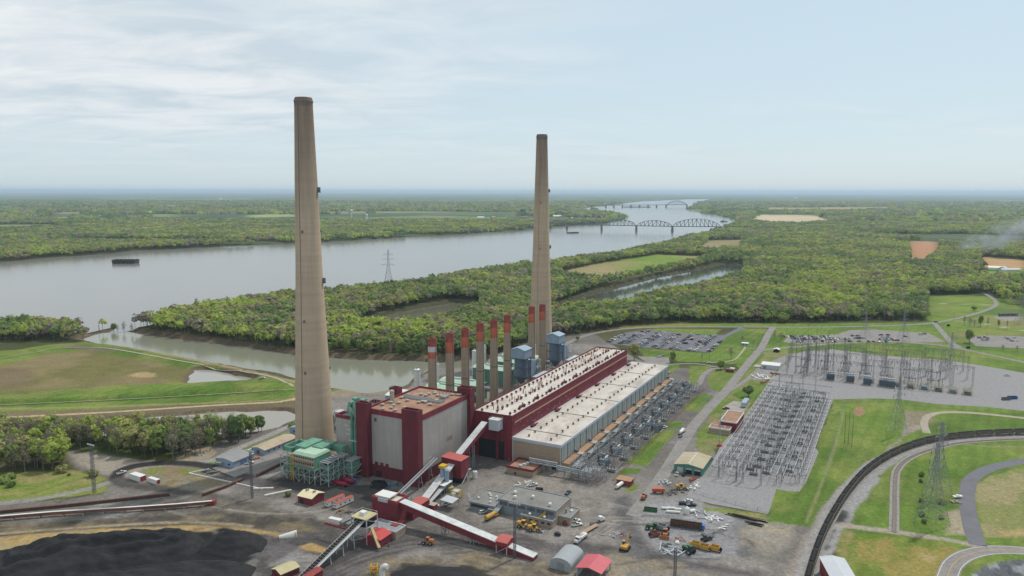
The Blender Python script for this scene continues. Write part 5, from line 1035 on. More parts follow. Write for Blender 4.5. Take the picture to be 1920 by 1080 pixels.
def shed(label, a, b, lx, ly, h, rise, roof):
    t = at('shed', label, 'shed', a, b, 'blue sheds below the creek'); G().house(0,lx,0,ly,0,h,rise,'x').build('walls', M_blue, t); G().gable(0,lx,0,ly,h,rise,'x',.4).build('roof', roof, t); return t
t = shed('blue grey shed with brown grey roof and a small porch, nearest the haul loop', -97, -158.5, 18, 16.5, 4.2, 1.2, mat('brown_grey_roof', c(146,146,148), .1, .2, .8)); G().box(-2.5,-.01,9,14,2.6,2.8).build('porch_roof', M_khaki, t); [G().beam((-2.3,y,0),(-2.3,y,2.6),.2).build('porch_post', M_steel, t) for y in (9.2,13.8)]; [G().box(x,x+2.4,-.08,-.003,.05,3).build('door', mat('blue_door', c(90,120,160), .1, .4, .6), t) for x in (6,9,13)]; G().box(-.06,-.003,3,5,1.4,2.6).build('window', M_win, t)
t = shed('long blue grey shed with tan roof stretching towards the chimney', -69.5, -158, 32, 13, 3.6, 1.2, mat('tan_roof', c(184,168,146), .1, .2, .8, dirt=c(150,132,116), dirt_amt=.6)); [G().box(x,x+1.2,-.08,-.003,1.4,2.5).build('window', M_win, t) for x in (3,8,13,18,23,28)]; G().box(-.08,-.003,5,8,.05,3).build('door', M_steeld, t)
t = shed('short blue grey shed mostly hidden behind the chimney', -28, -160, 14, 15, 5.5, 1.6, M_blue); [G().box(-.08,-.003,y,y+1.4,2.6,4).build('window', M_win, t) for y in (3,10)]
t = at('pipe_run', 'long white pipe along the back of the blue sheds', 'pipe', -80, -175); G().beam((0,0,.8),(74,0,.8),.9).build('pipe', M_wht, t); g=G(); [g.box(k,k+.4,-.4,.4,0,.4) for k in range(2,74,8)]; g.build('support', M_lconc, t)
t = at('barn', 'small maroon barn with cream roof by the coal road', 'barn', -118.5, -70.5); G().house(0,10.5,0,10.8,0,4.4,1.6,'y').build('walls', M_mar, t); G().gable(0,10.5,0,10.8,4.4,1.6,'y',.4).build('roof', mat('cream_roof', c(226,214,176), .07, .3, .7), t); [G().box(4.6,6.0,y,y+1.4,6.15,7).build('ridge_vent', M_steel, t) for y in (2,7.5)]; G().box(-.08,-.003,6.5,9,.05,2.8).build('door', M_dark, t)
for i,(px,py,l,lab) in enumerate(((628,948,13,'white site trailer with rust red roof beside the maroon barn'),(644,951,13.5,'second white trailer with rust red roof, nearer the coal road'))):
    x,y = P(px,py-4); t = thing('site_trailer', lab, 'trailer', (x,y), AX-.12); G().box(-l/2,l/2,-1.6,1.6,.6,3.3).build('body', M_wht, t); G().gable(-l/2,l/2,-1.6,1.6,3.3,.5,'x',.1,.12).build('roof', mat('rust_red_roof', c(168,92,80), .16, .4, .8), t); [G().box(-l/2-.05,-l/2-.003,y0,y0+.8,1.6,2.5).build('window', M_win, t) for y0 in (-1.2,.4)]; [G().box(k,k+1,-1.66,-1.603,1.6,2.5).build('window', M_win, t) for k in (-4,-.5,3)]; g=G(); [g.box(k,k+.5,-1.2,1.2,0,.6) for k in (-5,-1,4)]; g.build('pier', M_steeld, t)
def container(px, py, l, rot, body, label, end=None, h=2.7, w=2.6, group=None):
    x,y = P(px,py); t = thing('shipping_container', label, 'container', (x,y), rot, 0, group)
    G().box(-l/2,l/2,-w/2,w/2,.05,h).build('body', body, t); G().box(-l/2-.02,l/2+.02,-w/2-.02,w/2+.02,h,h+.1).build('roof', M_wht if end else body, t)
    for s in (-1,1): G().box(l/2+.003,l/2+.07,.03 if s>0 else -w/2+.1,w/2-.1 if s>0 else -.03,.2,h-.1).build('door', end or body, t)
    return t
R0 = AX-math.pi/2
container(259,899,11,R0-.05,M_wht,'longer white container with red doors inside the haul loop',M_red,3.4,4.2); container(289,905,9,R0-.05,M_wht,'shorter white container with red doors inside the haul loop',M_red,2.8,2.6)
M_cgrey = mat('grey_container_paint', c(128,128,126), .14, .4, .7, streak=.15)
container(629,981,8,R0+.05,M_wht,'white container standing on a red base by the drive tower'); container(650,983,8,AX-.1,M_cgrey,'grey container left of the drive tower'); container(661,986,8,AX-.1,M_cgrey,'grey container against the drive tower legs')
x,y=P(632,988); t=tag(G().box(-9,9,-.35,.35,0,.8).build('barrier', M_red), 'low red barrier in front of the white container', 'barrier'); t.location=(x,y,0); t.rotation_euler=(0,0,R0-.02)
x,y=P(1063,1056); t = thing('storage_tent', 'grey fabric storage tent with a rounded roof', 'tent', (x,y), AX); g=G(); prof=[(math.cos(q)*5.6, 3.0+math.sin(q)*3.2) for q in [math.pi*k/10 for k in range(11)]]; prof=[(5.6,0)]+prof+[(-5.6,0)]
n=len(prof); g.add([(-8,p_[0],p_[1]) for p_ in prof]+[(8,p_[0],p_[1]) for p_ in prof],[(i,i+1,n+i+1,n+i) for i in range(n-1)]+[tuple(range(n-1,-1,-1)),tuple(range(n,2*n))]); g.build('fabric', mat('grey_fabric', c(160,166,170), .07, .3, .8), t)
G().box(-8.1,-8.003,-2,2,.05,4).build('door', M_steel, t)
t = at('open_shed', 'open shed with a salmon red gable roof at the bottom edge', 'shed', -121, 110); G().gable(0,14,0,12.5,4.6,1.5,'x',.5).build('roof', mat('salmon_roof', c(200,100,108), .08, .2, .6, dirt=c(176,84,92), dirt_amt=.4), t); [G().box(x,x+.4,y,y+.4,0,4.5).build('post', M_steel, t) for x in (.2,7,13.4) for y in (.2,11.9)]; G().box(0,14,12.1,12.4,0,4.2).build('back_wall', M_lsteel, t)
x,y=P(1560,1046,7.5); t = thing('rail_shed', 'grey roofed train shed with red walls beside the coal train', 'shed', (x-16*math.cos(1.42),y-16*math.sin(1.42)), 1.42); G().house(-16,16,-5.4,5.4,0,7.4,1.0,'x').build('walls', M_red, t); G().gable(-16,16,-5.4,5.4,7.4,1.0,'x',.5).build('roof', mat('pale_metal_roof', c(196,200,206), .08, .15, .6, dirt=c(170,170,172), dirt_amt=.6), t); G().box(-16.1,-16.003,-5,5,.05,6).build('door', M_dark, t)
# shallow bund, belts and trench on the left
x,y=P(420,897); t=thing('bund_wall', 'low white bund wall around the grey tank pit', 'wall', (x,y), 0); pts=W([(392,880),(354,888),(420,902),(492,918)]); g=G(); [g.beam((p0[0]-x,p0[1]-y,.3),(p1[0]-x,p1[1]-y,.3),.55,.7) for p0,p1 in zip(pts,pts[1:])]; g.build('wall', M_wht, t)
for px,py,l,lab in ((387,885,6,'dark pump unit in the bunded pit'),(398,888,7,'second dark pump unit in the bunded pit')):
    x,y=P(px,py); t=thing('pump_unit', lab, 'machine', (x,y), .4); g=G(); g.tube((-l/2,0,1),(l/2,0,1),.7,8); g.build('tank', M_cgrey, t); G().box(-1,1,-1.4,1.4,.05,1.6).build('motor', M_steeld, t); G().box(-l/2,l/2,-.8,.8,0,.3).build('skid', M_steel, t)
def lowbelt(pts, label, h, m1, m2, legs):
    w_=W(pts); x,y=w_[0]; t=thing('yard_conveyor', label, 'conveyor', (x,y), 0); g=G(); g2=G(); g3=G()
    for p0,p1 in zip(w_,w_[1:]):
        a=Vector((p0[0]-x,p0[1]-y,h)); b=Vector((p1[0]-x,p1[1]-y,h)); g.beam(a,b,1.6,1.5); up=Vector((0,0,.95)); g2.beam(a+up,b+up,1.25,.2)
        n=max(2,int((b-a).length/9))
        for k in range(n):
            q=a.lerp(b,(k+.5)/n); g3.box(q.x-.5,q.x+.5,q.y-.9,q.y+.9,-.1,max(.3,h-.76))
    g.build('side', m1, t); g2.build('cover', m2, t)
    if legs: g3.build('footing', M_lconc, t)
    return t
M_rustp = mat('rusty_plate', c(140,92,76), .25, .4, .9, dirt=c(92,70,62), dirt_amt=.9, stretch=(.5,.5,1.5))
lowbelt([(-60,982),(0,976.5),(100,968),(250,959),(330,953.5),(398,947.5)], 'long low conveyor with white cover and rusty side beside the coal pile', 1.9, M_rustp, M_wht, True)
lowbelt([(-60,968),(0,962.5),(120,951),(250,937),(318,929.5)], 'older rusty conveyor line running parallel behind the covered one', .8, mat('dark_rust', c(96,72,64), .25, .5, .95), mat('dark_rust_top', c(116,88,76), .25, .5, .95), False)
lowbelt([(380,930),(420,916),(455,901)], 'short rusty conveyor piece lying across the haul loop', .7, MATS['dark_rust'], MATS['dark_rust_top'], False)
lowbelt([(482,894),(510,880),(534,868)], 'rusty conveyor in the kerb beside the paved lane', .7, MATS['dark_rust'], MATS['dark_rust_top'], False)
x,y=P(398,946); t=tag(G().box(-2,2,-1.5,1.5,0,2.4).gable(-2,2,-1.5,1.5,2.4,.5,'x',.2).build('drive_box', M_red), 'red drive box at the end of the white covered conveyor', 'box'); t.location=(x,y,0)
x,y=P(540,922); t=thing('covered_pipe', 'white covered pipe on the ground beside the small barn', 'pipe', (x,y), .55); G().beam((-14,0,.6),(2,0,.6),1.0,.9).build('cover', M_wht, t); G().box(-13,1,1.2,2.6,0,.4).build('slab', mat('orange_clay_slab', c(190,150,116), .12, .4, .9), t)
x,y=P(14+480,917); t=thing('covered_pipe', 'short white pipe lying by the tall mast', 'pipe', (x,y), .1); G().beam((-6,0,.5),(6,0,.5),.9,.8).build('cover', M_wht, t)
# half buried white hood, elbow pipe and such near the bottom edge
x,y=P(540,1006); t=thing('hood', 'white metal hood lying by the black coal heap', 'hood', (x,y), .3); g=G(); prof=[(math.cos(q)*2.2, math.sin(q)*3.0) for q in [math.pi*k/8 for k in range(9)]]; n=9; g.add([(-4.5,p_[0]*.5,p_[1]*.4) for p_ in prof]+[(4.5,p_[0],p_[1]) for p_ in prof],[(i,i+1,n+i+1,n+i) for i in range(n-1)]+[tuple(range(n-1,-1,-1)),tuple(range(n,2*n))]); g.build('shell', M_wht, t); G().box(3.5,3.9,-2.6,-2.2,0,3.2).build('post', M_yellow, t)
x,y=P(716,1080); t=thing('elbow_pipe', 'big white elbow pipe at the bottom edge', 'pipe', (x,y), -.5); g=G(); g.pipe([(0,0,0),(0,0,3.0),(.6,0,4.6),(2,0,5.6),(3.8,0,5.6)], 1.25, 14); g.build('elbow', M_wht, t); G().lathe([(1.7,0),(1.7,.4)], 14).build('flange', M_steel, t)
x,y=P(702,1076); t=thing('valve_frame', 'yellow steel frame beside the white elbow pipe', 'machine', (x,y), 0); g=G(); lattice(g,-1.5,1.5,-1.5,1.5,0,4.5,1,1,2,.28); g.build('frame', M_yellow, t); G().box(-1,1,-1,1,1.6,3.2).build('motor', M_orange, t)
x,y=P(536,1076); t=thing('field_shed', 'khaki roofed shed by the bottom of the open conveyor', 'shed', (x,y), AX-.25); G().house(-5,5,-4,4,0,3,1.2,'x').build('walls', M_mard, t); G().gable(-5,5,-4,4,3,1.2,'x',.3).build('roof', mat('khaki_metal', c(190,180,140), .1, .3, .7), t)

# ================================================================ COAL HEAPS
M_coal = mat('coal', c(30,30,33), .55, .28, .78, bump=1.0, det=10, spec=.3, fine=.5, stretch=(.35,1.3,1))
def heap(name, label, poly, hfun, res=1.0):
    a=np.array(poly); xs=np.arange(a[:,0].min()-3,a[:,0].max()+3,res); ys=np.arange(a[:,1].min()-3,a[:,1].max()+3,res); XX,YY=np.meshgrid(xs,ys); d=-sdist(XX.ravel(),YY.ravel(),poly); z=hfun(XX.ravel(),YY.ravel(),d)
    idx=np.arange(len(z)).reshape(XX.shape); F=np.stack([idx[:-1,:-1],idx[:-1,1:],idx[1:,1:],idx[1:,:-1]],-1).reshape(-1,4); F=F[(d[F]>-2.2).all(1)]
    me=npmesh(name,np.stack([XX.ravel(),YY.ravel(),z],-1),F,M_coal); return tag(link(name,me),label,'coal heap')
main_p = W([(-60,1056),(0,1042),(130,1014),(250,1003),(330,999),(372,1003),(392,1022),(350,1044),(250,1062),(150,1075),(60,1100),(-60,1130)])
heap('coal_heap','broad terraced black coal heap filling the bottom left corner',main_p,lambda x,y,d: np.where(d>0, 3.2*sm(d/5)+2.2*sm((d-7)/3)+2.4*sm((d-14)/3)+1.5*sm((d-21)/3)+.75*np.sin(d*1.1+3*vnoise(x,y,14,81))*sm((d-4)/4)+2.2*(vnoise(x,y,12,71)-.4)+1.1*np.abs(np.sin((y+.18*x)/4.2+2*vnoise(x,y,20,70)))*sm((d-5)/5)+.9*vnoise(x,y,3,72)+.5*vnoise(x,y,1.6,78), d*.3-.2))
cone_p = W([(378,1022),(402,1006),(440,999),(484,1003),(502,1014),(490,1034),(440,1048),(396,1046),(372,1036)])
heap('coal_heap','rounded black coal heap right of the terraced one',cone_p,lambda x,y,d: np.where(d>0, np.minimum(d*.6,6.0+.1*d)+.3*np.sin(d*1.6)*sm(d/4)+.9*vnoise(x,y,4,73)+.5*vnoise(x,y,1.7,79), d*.3-.2), 1.2)
low_p = W([(-60,1140),(60,1104),(160,1080),(260,1068),(360,1052),(440,1054),(480,1064),(440,1140)])
heap('coal_heap','low rutted coal bed along the bottom edge',low_p,lambda x,y,d: np.where(d>0, 2.2*sm(d/7)+.9*np.abs(np.sin((x*.5+y)/3.4+2*vnoise(x,y,15,70)))*sm(d/8)+1.2*vnoise(x,y,6,74)+.5*vnoise(x,y,1.8,80), d*.3-.2))
pit = W([(730,1078),(770,1062),(860,1064),(930,1092),(800,1130)]); heap('coal_heap','thin black coal spread near the bottom edge',pit,lambda x,y,d: np.where(d>0, .9*sm(d/5)+.5*vnoise(x,y,4,75), d*.3-.1))
x_y = W([(692,915),(700,900),(722,902),(730,912),(712,918)]); heap('coal_heap','small black spill of coal beside the dock door',x_y,lambda x,y,d: np.where(d>0, 1.2*sm(d/3)+.6*vnoise(x,y,2,76), d*.3-.1), .8)
# ================================================================ SWITCHYARDS, TRANSFORMERS, PYLONS
M_steelm = mat('weathered_lattice_steel', c(138,136,134), .14, .5, .6, .2)
M_ins = mat('grey_porcelain', c(120,116,116), .14, .8, .4)
def tmesh(fn, m, name): g = G(); fn(g); return g.mesh(name, m)
# bus support stand: post, cross arm and three insulators
def stand_proto():
    t = thing('bus_support', 'x', 'bus support'); 
    g = G(); g.beam((0,-.0,0),(0,0,5.2),.34); g.box(-.4,.4,-.4,.4,0,.3); g.build('post', M_steel, t); G().beam((0,-4.2,5.3),(0,4.2,5.3),.34).build('cross_arm', M_steel, t)
    for y in (-4,0,4): G().lathe([(.16,5.4),(.22,6.1),(.14,6.9)], 6, 0, y).build('insulator', M_ins, t)
    return t
def breaker_proto():
    t = thing('circuit_breaker', 'x', 'circuit breaker'); G().box(-.9,.9,-2.6,2.6,.6,1.9).build('tank', M_steel, t); g=G(); [g.beam((x,y,0),(x,y,.7),.2) for x in (-.7,.7) for y in (-2.2,2.2)]; g.build('leg', M_steel, t)
    for y in (-1.8,0,1.8):
        for s in (-1,1): G().tube((s*.3,y,1.9),(s*1.2,y,4.6),.2,6).build('bushing', M_ins, t)
    return t
def disc_proto():
    t = thing('disconnect_frame', 'x', 'disconnect switch'); g=G()
    for y in (-4,4): g.beam((0,y,0),(0,y,4.6),.3)
    g.beam((-.9,-4.6,4.7),(-.9,4.6,4.7),.22); g.beam((.9,-4.6,4.7),(.9,4.6,4.7),.22); g.build('frame', M_steeld, t)
    g=G(); [g.lathe([(.14,4.8),(.18,5.6),(.12,6.3)], 5, x, y) for x in (-.9,.9) for y in (-3.6,0,3.6)]; g.build('insulator', M_ins, t); g=G(); [g.beam((-1.6,y,6.4),(1.8,y,6.4),.18) for y in (-3.6,0,3.6)]; g.build('blade', M_lsteel, t); return t
def portal_proto(w=13, h=13):
    t = thing('line_portal', 'x', 'steel portal'); 
    for y in (-w/2,w/2): g=G(); lattice(g,-.5,.5,y-.5,y+.5,0,h,1,1,7,.09); g.build('column', M_steelm, t)
    g=G(); lattice(g,-.5,.5,-w/2-.5,w/2+.5,h-1.3,h,1,9,1,.09); g.build('beam', M_steelm, t); g=G(); [g.tube((0,y,h-1.3),(0,y,h-3.2),.14,5) for y in (-4,0,4)]; g.build('insulator', M_ins, t); return t
protos = dict(s=stand_proto(), b=breaker_proto(), d=disc_proto(), p=portal_proto()); used = set()
def sw(k, a, b, label, rot=0.0, group=None, sc=None, z=0.0):
    p = protos[k]
    if k not in used:
        used.add(k); x, y = U(a, b); p.location = (x, y, z); p.rotation_euler = (0,0,AX+rot); p['label'] = label; p['group'] = group
        if sc: p.scale = (sc,)*3 if not isinstance(sc, tuple) else sc
        return p
    return dup(p, U(a, b), AX+rot, label, z, sc or (1,1,1), group)
ROWN = ['left edge', 'second', 'middle', 'right edge']
def bar(a0, a1, b, z, label, group, r=.17, m=M_lsteel):
    t = tag(G().tube((0,0,z),(a1-a0,0,z),r,6).build('busbar', m), label, 'busbar', group); x,y=U(a0,b); t.location=(x,y,0); t.rotation_euler=(0,0,AX); return t
rows = ((130.5, 40, 292, 'left edge'), (142.5, 36, 296, 'left inner'), (166, 42, 268, 'right inner'), (178.5, 52, 262, 'right edge'))
for b, a0, a1, nm in rows:
    for j, o in enumerate((-4,0,4)): bar(a0-1.5, a1-8, b+o, 7.0 if nm != 'left inner' else 6.95, f'long pale tubular busbar, {nth(j)} of three in the {nm} row of the near switchyard', 'busbars of the near switchyard')
    n = int((a1-a0)/11.5)
    for i in range(n): sw('s', a0+i*11.5, b, f'grey bus support stand, {nth(i)} from the near end of the {nm} row', 0, 'bus support stands of the near switchyard')
for i in range(15):
    a = 52+i*15.5; lo = 'near' if i < 5 else 'middle' if i < 10 else 'far'
    sw('b', a, 150.5, f'circuit breaker between inner busbar rows, {nth(i)} from near end, left line', 0, 'circuit breakers of the near switchyard'); sw('b', a+6, 157.5, f'circuit breaker between inner busbar rows, {nth(i)} from near end, right line', 0, 'circuit breakers of the near switchyard')
    sw('d', a-5, 136.5, f'dark disconnect frame between the two left busbar rows, {nth(i)} from the near end', 0, 'disconnect frames of the near switchyard'); sw('d', a+2, 154, f'dark disconnect frame in the middle lane, {nth(i)} from the near end', 0, 'disconnect frames of the near switchyard'); sw('d', a-3, 172.3, f'dark disconnect frame between the two right busbar rows, {nth(i)} from the near end', 0, 'disconnect frames of the near switchyard')
    t = tag(G().tube((0,-15,8.6),(0,15,8.6),.13,5).tube((2.4,-15,8.6),(2.4,15,8.6),.13,5).tube((4.8,-15,8.6),(4.8,15,8.6),.13,5).build('cross_bus', M_lsteel), f'set of pale cross tubes over the middle lane, {nth(i)} from the near end', 'busbar', 'cross tubes of the near switchyard'); x,y=U(a-2,155); t.location=(x,y,0); t.rotation_euler=(0,0,AX)
for i,(a,b) in enumerate(((36,137),(36,152),(95,154),(140,171),(155,154),(205,154),(235,172),(255,150),(285,140),(292,160))):
    sw('p', a, b, f'tall dark lattice portal over the near switchyard, {nth(i)} from the near end', 0, 'lattice portals of the near switchyard', (1,.85,1.1))
for j,b in enumerate((147, 161.5, 170)):
    for i in range(14): sw('d' if (i+j)%2 else 'b', 60+i*15.5+j*4, b, f'{"dark disconnect frame" if (i+j)%2 else "grey circuit breaker"} {nth(i)} from the near end, {["left","centre","right"][j]} filler line, near switchyard', 0, 'switchgear filling the lanes of the near switchyard')
for i in range(11):
    t = tag(G().tube((0,-26,10.4),(0,26,10.4),.1,4).tube((3,-26,10.4),(3,26,10.4),.1,4).build('strain_bus', M_steeld), f'pair of thin strain wires crossing the whole near switchyard, {nth(i)} from the near end', 'strain bus', 'strain wires of the near switchyard'); x,y=U(50+i*22,155); t.location=(x,y,0); t.rotation_euler=(0,0,AX)
def slim(label, a, b, h, grp): 
    t = at('lightning_mast', label, 'lightning mast', a, b, grp); g=G(); lattice(g,-.45,.45,-.45,.45,0,h*.7,1,1,9,.11); g.tube((0,0,h*.7),(0,0,h),.1,5); g.build('mast', M_steeld, t); return t
for i,(a,b,h) in enumerate(((352,141,40),(356,146,44),(360,152,40),(366,158,46),(372,150,40),(378,160,38),(388,168,42),(398,156,38),(410,172,40),(352,176,36),(362,190,38),(380,204,36),(396,222,36),(352,212,34),(366,236,36),(350,250,32),(360,268,34),(380,262,32))): slim(f'slim lattice lightning mast of the far switchyard, {nth(i)} counting from its left corner', a, b, h, 'lightning masts of the far switchyard')
for i in range(8):
    t = at('valve_frame', f'cream framed equipment bay on the near side of the far switchyard, {nth(i)} from the left', 'equipment frame', 344-i*.6, 206+i*11.5, 'equipment bays of the far switchyard'); g=G(); lattice(g,0,7,-7,0,0,6+i%3,1,1,2,.22); g.build('frame', MATS['yellowish_deck'], t); G().box(1,6,-6,-1,.05,3.6).build('unit', M_steeld if i%2 else M_blued, t); g=G(); [g.beam((7,-1-k*2.4,6),(10,-1-k*2.4,.5),.2) for k in range(3)]; g.build('strut', M_lsteel, t)
# far switchyard with tall portals
k = 0
for j, a in enumerate((346, 372, 404, 436)):
    for i in range(9):
        b = 142+i*18.5-j*2
        if j == 0 and i > 6: continue
        sw('p', a+2*(i%3), b, f'tall lattice portal of the far switchyard, {nth(i)} across in the {nth(j)} line from the transformers', 0, 'lattice portals of the far switchyard', (1.1,1.25,1.75 if (i+j)%3 else 1.5)); k += 1
for i in range(8):
    for j in range(3): sw('s', 356+j*33+((i*7)%5), 148+i*17.5, f'bus support stand of the far switchyard, {nth(i)} across in the {nth(j)} line', math.pi/2, 'bus support stands of the far switchyard', (1,1,1.1))
for i in range(7):
    for j in range(2): sw('d', 362+j*38, 146+i*19.5, f'dark disconnect frame of the far switchyard, {nth(i)} across in the {nth(j)} line', 0, 'disconnect frames of the far switchyard', 1.2)
for i in range(6): bar(350, 440, 146+i*9, 7.5, f'pale busbar of the far switchyard, {nth(i)} from its left side', 'busbars of the far switchyard')
# transformers
def transformer_proto():
    t = thing('transformer', 'x', 'transformer'); G().box(-2.4,2.4,-1.7,1.7,.5,4.4).build('tank', M_steel, t); g=G(); g.box(-3,3,-3.2,3.2,0,.5); g.build('plinth', M_lconc, t)
    for s in (-1,1):
        g=G(); [g.box(-2.2+k*.55,-1.95+k*.55,s*1.72 if s>0 else s*2.9,s*2.9 if s>0 else s*1.72,.8,4.0) for k in range(9)]; g.build('radiator', M_blued, t)
    G().tube((-2.4,-1.2,5.6),(2.4,-1.2,5.6),.55,10).build('conservator', M_lsteel, t)
    for x in (-1.5,0,1.5): G().lathe([(.25,4.4),(.32,5.4),(.15,6.6)], 8, x, .6).build('bushing', M_ins, t)
    return t
tr = transformer_proto(); tr_used = False
def transf(x, y, rot, label, group, sc=1.0):
    global tr_used
    if not tr_used:
        tr_used = True; tr.location=(x,y,0); tr.rotation_euler=(0,0,rot); tr['label']=label; tr['group']=group; tr.scale=(sc,)*3; return tr
    return dup(tr, (x,y), rot, label, 0, sc, group)
for i in range(10):
    a = 22+i*24.6; transf(*U(a, 58.5), AX, f'grey transformer with radiators beside the turbine hall, {nth(i)} from the near end', 'transformers beside the turbine hall', 1.15)
    transf(*U(a+9, 53.5), AX+1.57, f'smaller grey transformer close under the hall, {nth(i)} from the near end', 'small transformers under the hall', .8)
for px,py,lab in ((1212,806,'blue grey spare transformer standing alone on the gravel strip'),(1232,807,'second blue grey spare transformer, next to the white car')): x,y=P(px,py); transf(x,y,AX,lab,None,1.25)
for i,(px,py) in enumerate(((1557,712),(1594,716),(1626,721),(1656,724),(1670,726))): x,y=P(px,py); transf(x,y,R0,f'transformer with pale cooling banks in front of the far switchyard, {nth(i)} from the left','transformers of the far switchyard',1.5)
def frame_proto(lx, ly, h, n):
    def f(label, a, b, group):
        t = at('takeoff_frame', label, 'steel frame', a, b, group); g=G()
        for k in range(n+1):
            for y in (0,-ly): g.beam((lx*k/n,y,0),(lx*k/n,y,h),.26)
        for z in (h*.62,h): 
            for y in (0,-ly): g.beam((0,y,z),(lx,y,z),.24)
            for k in range(n+1): g.beam((lx*k/n,0,z),(lx*k/n,-ly,z),.22)
        g.build('frame', M_steel, t); g=G(); [g.lathe([(.14,h+.1),(.2,h+.9),(.1,h+1.5)], 5, lx*k/n, -ly*j/2) for k in range(n+1) for j in range(3)]; g.build('insulator', M_ins, t); g=G(); [g.tube((0,-ly*j/2,h+1.6),(lx,-ly*j/2,h+1.6),.1,5) for j in range(3)]; g.build('bus', M_lsteel, t); return t
    return f
fr = frame_proto(13, 7, 7.2, 4); f0 = fr('grey take-off frame beside the turbine hall, first from the near end', 6, 47.5, 'take-off frames beside the turbine hall')
for i in range(1,10): dup(f0, U(6+i*24.8, 47.5), AX, f'grey take-off frame beside the turbine hall, {nth(i)} from the near end')
fr2 = frame_proto(7, 9, 9.5, 2); f1 = fr2('tall grey switch frame outside the transformers, first from the near end', 30, 62, 'switch frames outside the transformers')
for i in range(1,9): dup(f1, U(30+i*24.7, 62), AX, f'tall grey switch frame outside the transformers, {nth(i)} from the near end')
for i in range(10): sw('b', 14+i*24.6, 66.5, f'circuit breaker on the transformer strip, {nth(i)} from the near end', 0, 'circuit breakers on the transformer strip', 1.1); sw('d', 19+i*24.6, 46, f'disconnect frame close to the hall wall, {nth(i)} from the near end', 0, 'disconnect frames close to the hall'); sw('d', 27+i*24.0, 56, f'disconnect frame among the hall transformers, {nth(i)} from the near end', .8, 'disconnect frames among the transformers')
for i in range(14): sw('s', -4+i*18.6, 69.5+(i%2)*2, f'bus support stand along the transformer strip, {nth(i)} from the near end', math.pi/2, 'bus support stands along the transformer strip', (1,.8,1.0))
for i,(a,b,l,h) in enumerate(((-8,47,9,11),(-14,56,8,12),(-4,58,7,9))):
    t = at('pipe_rack', f'galvanised pipe rack at the near end of the transformer strip, {["left","right","rear"][i]} one', 'pipe rack', a, b); g=G(); lattice(g,0,l,-8,0,0,h,2,3,3,.2,False); g.build('frame', M_steel, t); g=G(); [g.tube((0,-1-k*1.2,h*.7),(l,-1-k*1.2,h*.7),.22,6) for k in range(5)]; g.build('pipe', M_lsteel, t)
t = at('rail_siding', 'narrow rail siding running beside the hall transformers', 'railway track', 0, 72.5); g=G(); [g.beam((0,y,.16),(250,y,.16),.14) for y in (-.75,.75)]; g.build('rail', M_rustp, t); g=G(); [g.box(k,k+.25,-1.3,1.3,.01,.09) for k in np.arange(0,250,2.2)]; g.build('sleeper', M_bark, t)

# fences
def fence(pts, label, h=2.2):
    w_=W(pts); x,y=w_[0]; t=thing('fence', label, 'fence', (x,y), 0); g=G(); g2=G()
    for p0,p1 in zip(w_,w_[1:]):
        a=Vector((p0[0]-x,p0[1]-y,0)); b=Vector((p1[0]-x,p1[1]-y,0)); n=max(1,int((b-a).length/6))
        for k in range(n+1): q=a.lerp(b,k/n); g.beam(q,q+Vector((0,0,h)),.12)
        for z in (h,h*.5,.15): g2.beam(a+Vector((0,0,z)),b+Vector((0,0,z)),.07)
    g.build('post', M_steel, t); g2.build('wire', M_steel, t)
fence([(1545,895),(1560,850),(1576,790),(1583,760)], 'thin wire fence down the grass right of the near switchyard')
fence([(1300,925),(1420,958),(1445,962)], 'thin wire fence along the near end of the switchyard'); fence([(1214,876),(1262,818),(1300,775),(1340,736)], 'low fence between lawn and road beside the transformer strip', 1.4)
fence([(1560,758),(1640,752),(1700,760),(1850,772)], 'thin wire fence along the near side of the far switchyard')

# pylons
def pylon(label, px, py, h, w, rot, arms, m=M_steel, name='pylon', cat='pylon', rows=9):
    x,y = P(px,py); z0 = zat(x,y); t = thing(name, label, cat, (x,y), rot, z0)
    def half(z): f=z/h; return (w/2)*(1-f*1.35) if f < .6 else max(.35,(w/2)*(.19-(f-.6)*.25))
    zs=[h*(1-(1-k/rows)**1.25) for k in range(rows+1)]; g=G(); bw=max(.13,w*.0115)
    for z0_,z1_ in zip(zs,zs[1:]):
        a,b=half(z0_),half(z1_); A=[(-a,-a,z0_),(a,-a,z0_),(a,a,z0_),(-a,a,z0_)]; B=[(-b,-b,z1_),(b,-b,z1_),(b,b,z1_),(-b,b,z1_)]
        for k in range(4): g.beam(A[k],B[k],bw*1.3); g.beam(A[k],B[(k+1)%4],bw*.8); g.beam(A[(k+1)%4],B[k],bw*.8); g.beam(B[k],B[(k+1)%4],bw*.8)
    g.build('lattice_body', m, t)
    for z,l in arms:
        g=G(); b=half(z)
        for s in (-1,1): g.beam((s*b,0,z),(s*l,0,z+.6),bw*1.2); g.beam((s*b,0,z+l*.28),(s*l,0,z+.6),bw); g.beam((s*b,-b,z),(s*l,0,z+.6),bw*.8); g.beam((s*b,b,z),(s*l,0,z+.6),bw*.8)
        g.build('cross_arm', m, t); g=G(); [g.tube((s*l,0,z+.5),(s*l,0,z-1.9),.16,5) for s in (-1,1)]; g.build('insulator', M_ins, t)
    return t
pylon('grey lattice pylon rising in front of the coal train, nearest the camera', 1747, 983, 47, 13, .5, ((33,7),(38,6.4),(43,5.5)))
pylon('lattice pylon just behind the nearest one, by the curve of the train', 1757, 928, 46, 12, .5, ((32,7),(37,6.4),(42,5.5)))
pylon('lattice pylon on the grass between the two switchyards', 1681, 812, 44, 11, .5, ((30,7),(35,6),(40,5)))
pylon('tall lattice pylon on the wooded island by the river', 729, 545, 76, 20, .2, ((48,12),(58,10.5),(67,9)), M_steeld, rows=11)
pylon('lattice pylon in front of the far car park', 1693, 641, 40, 11, .2, ((28,8),(33,7),(37,5.5)))
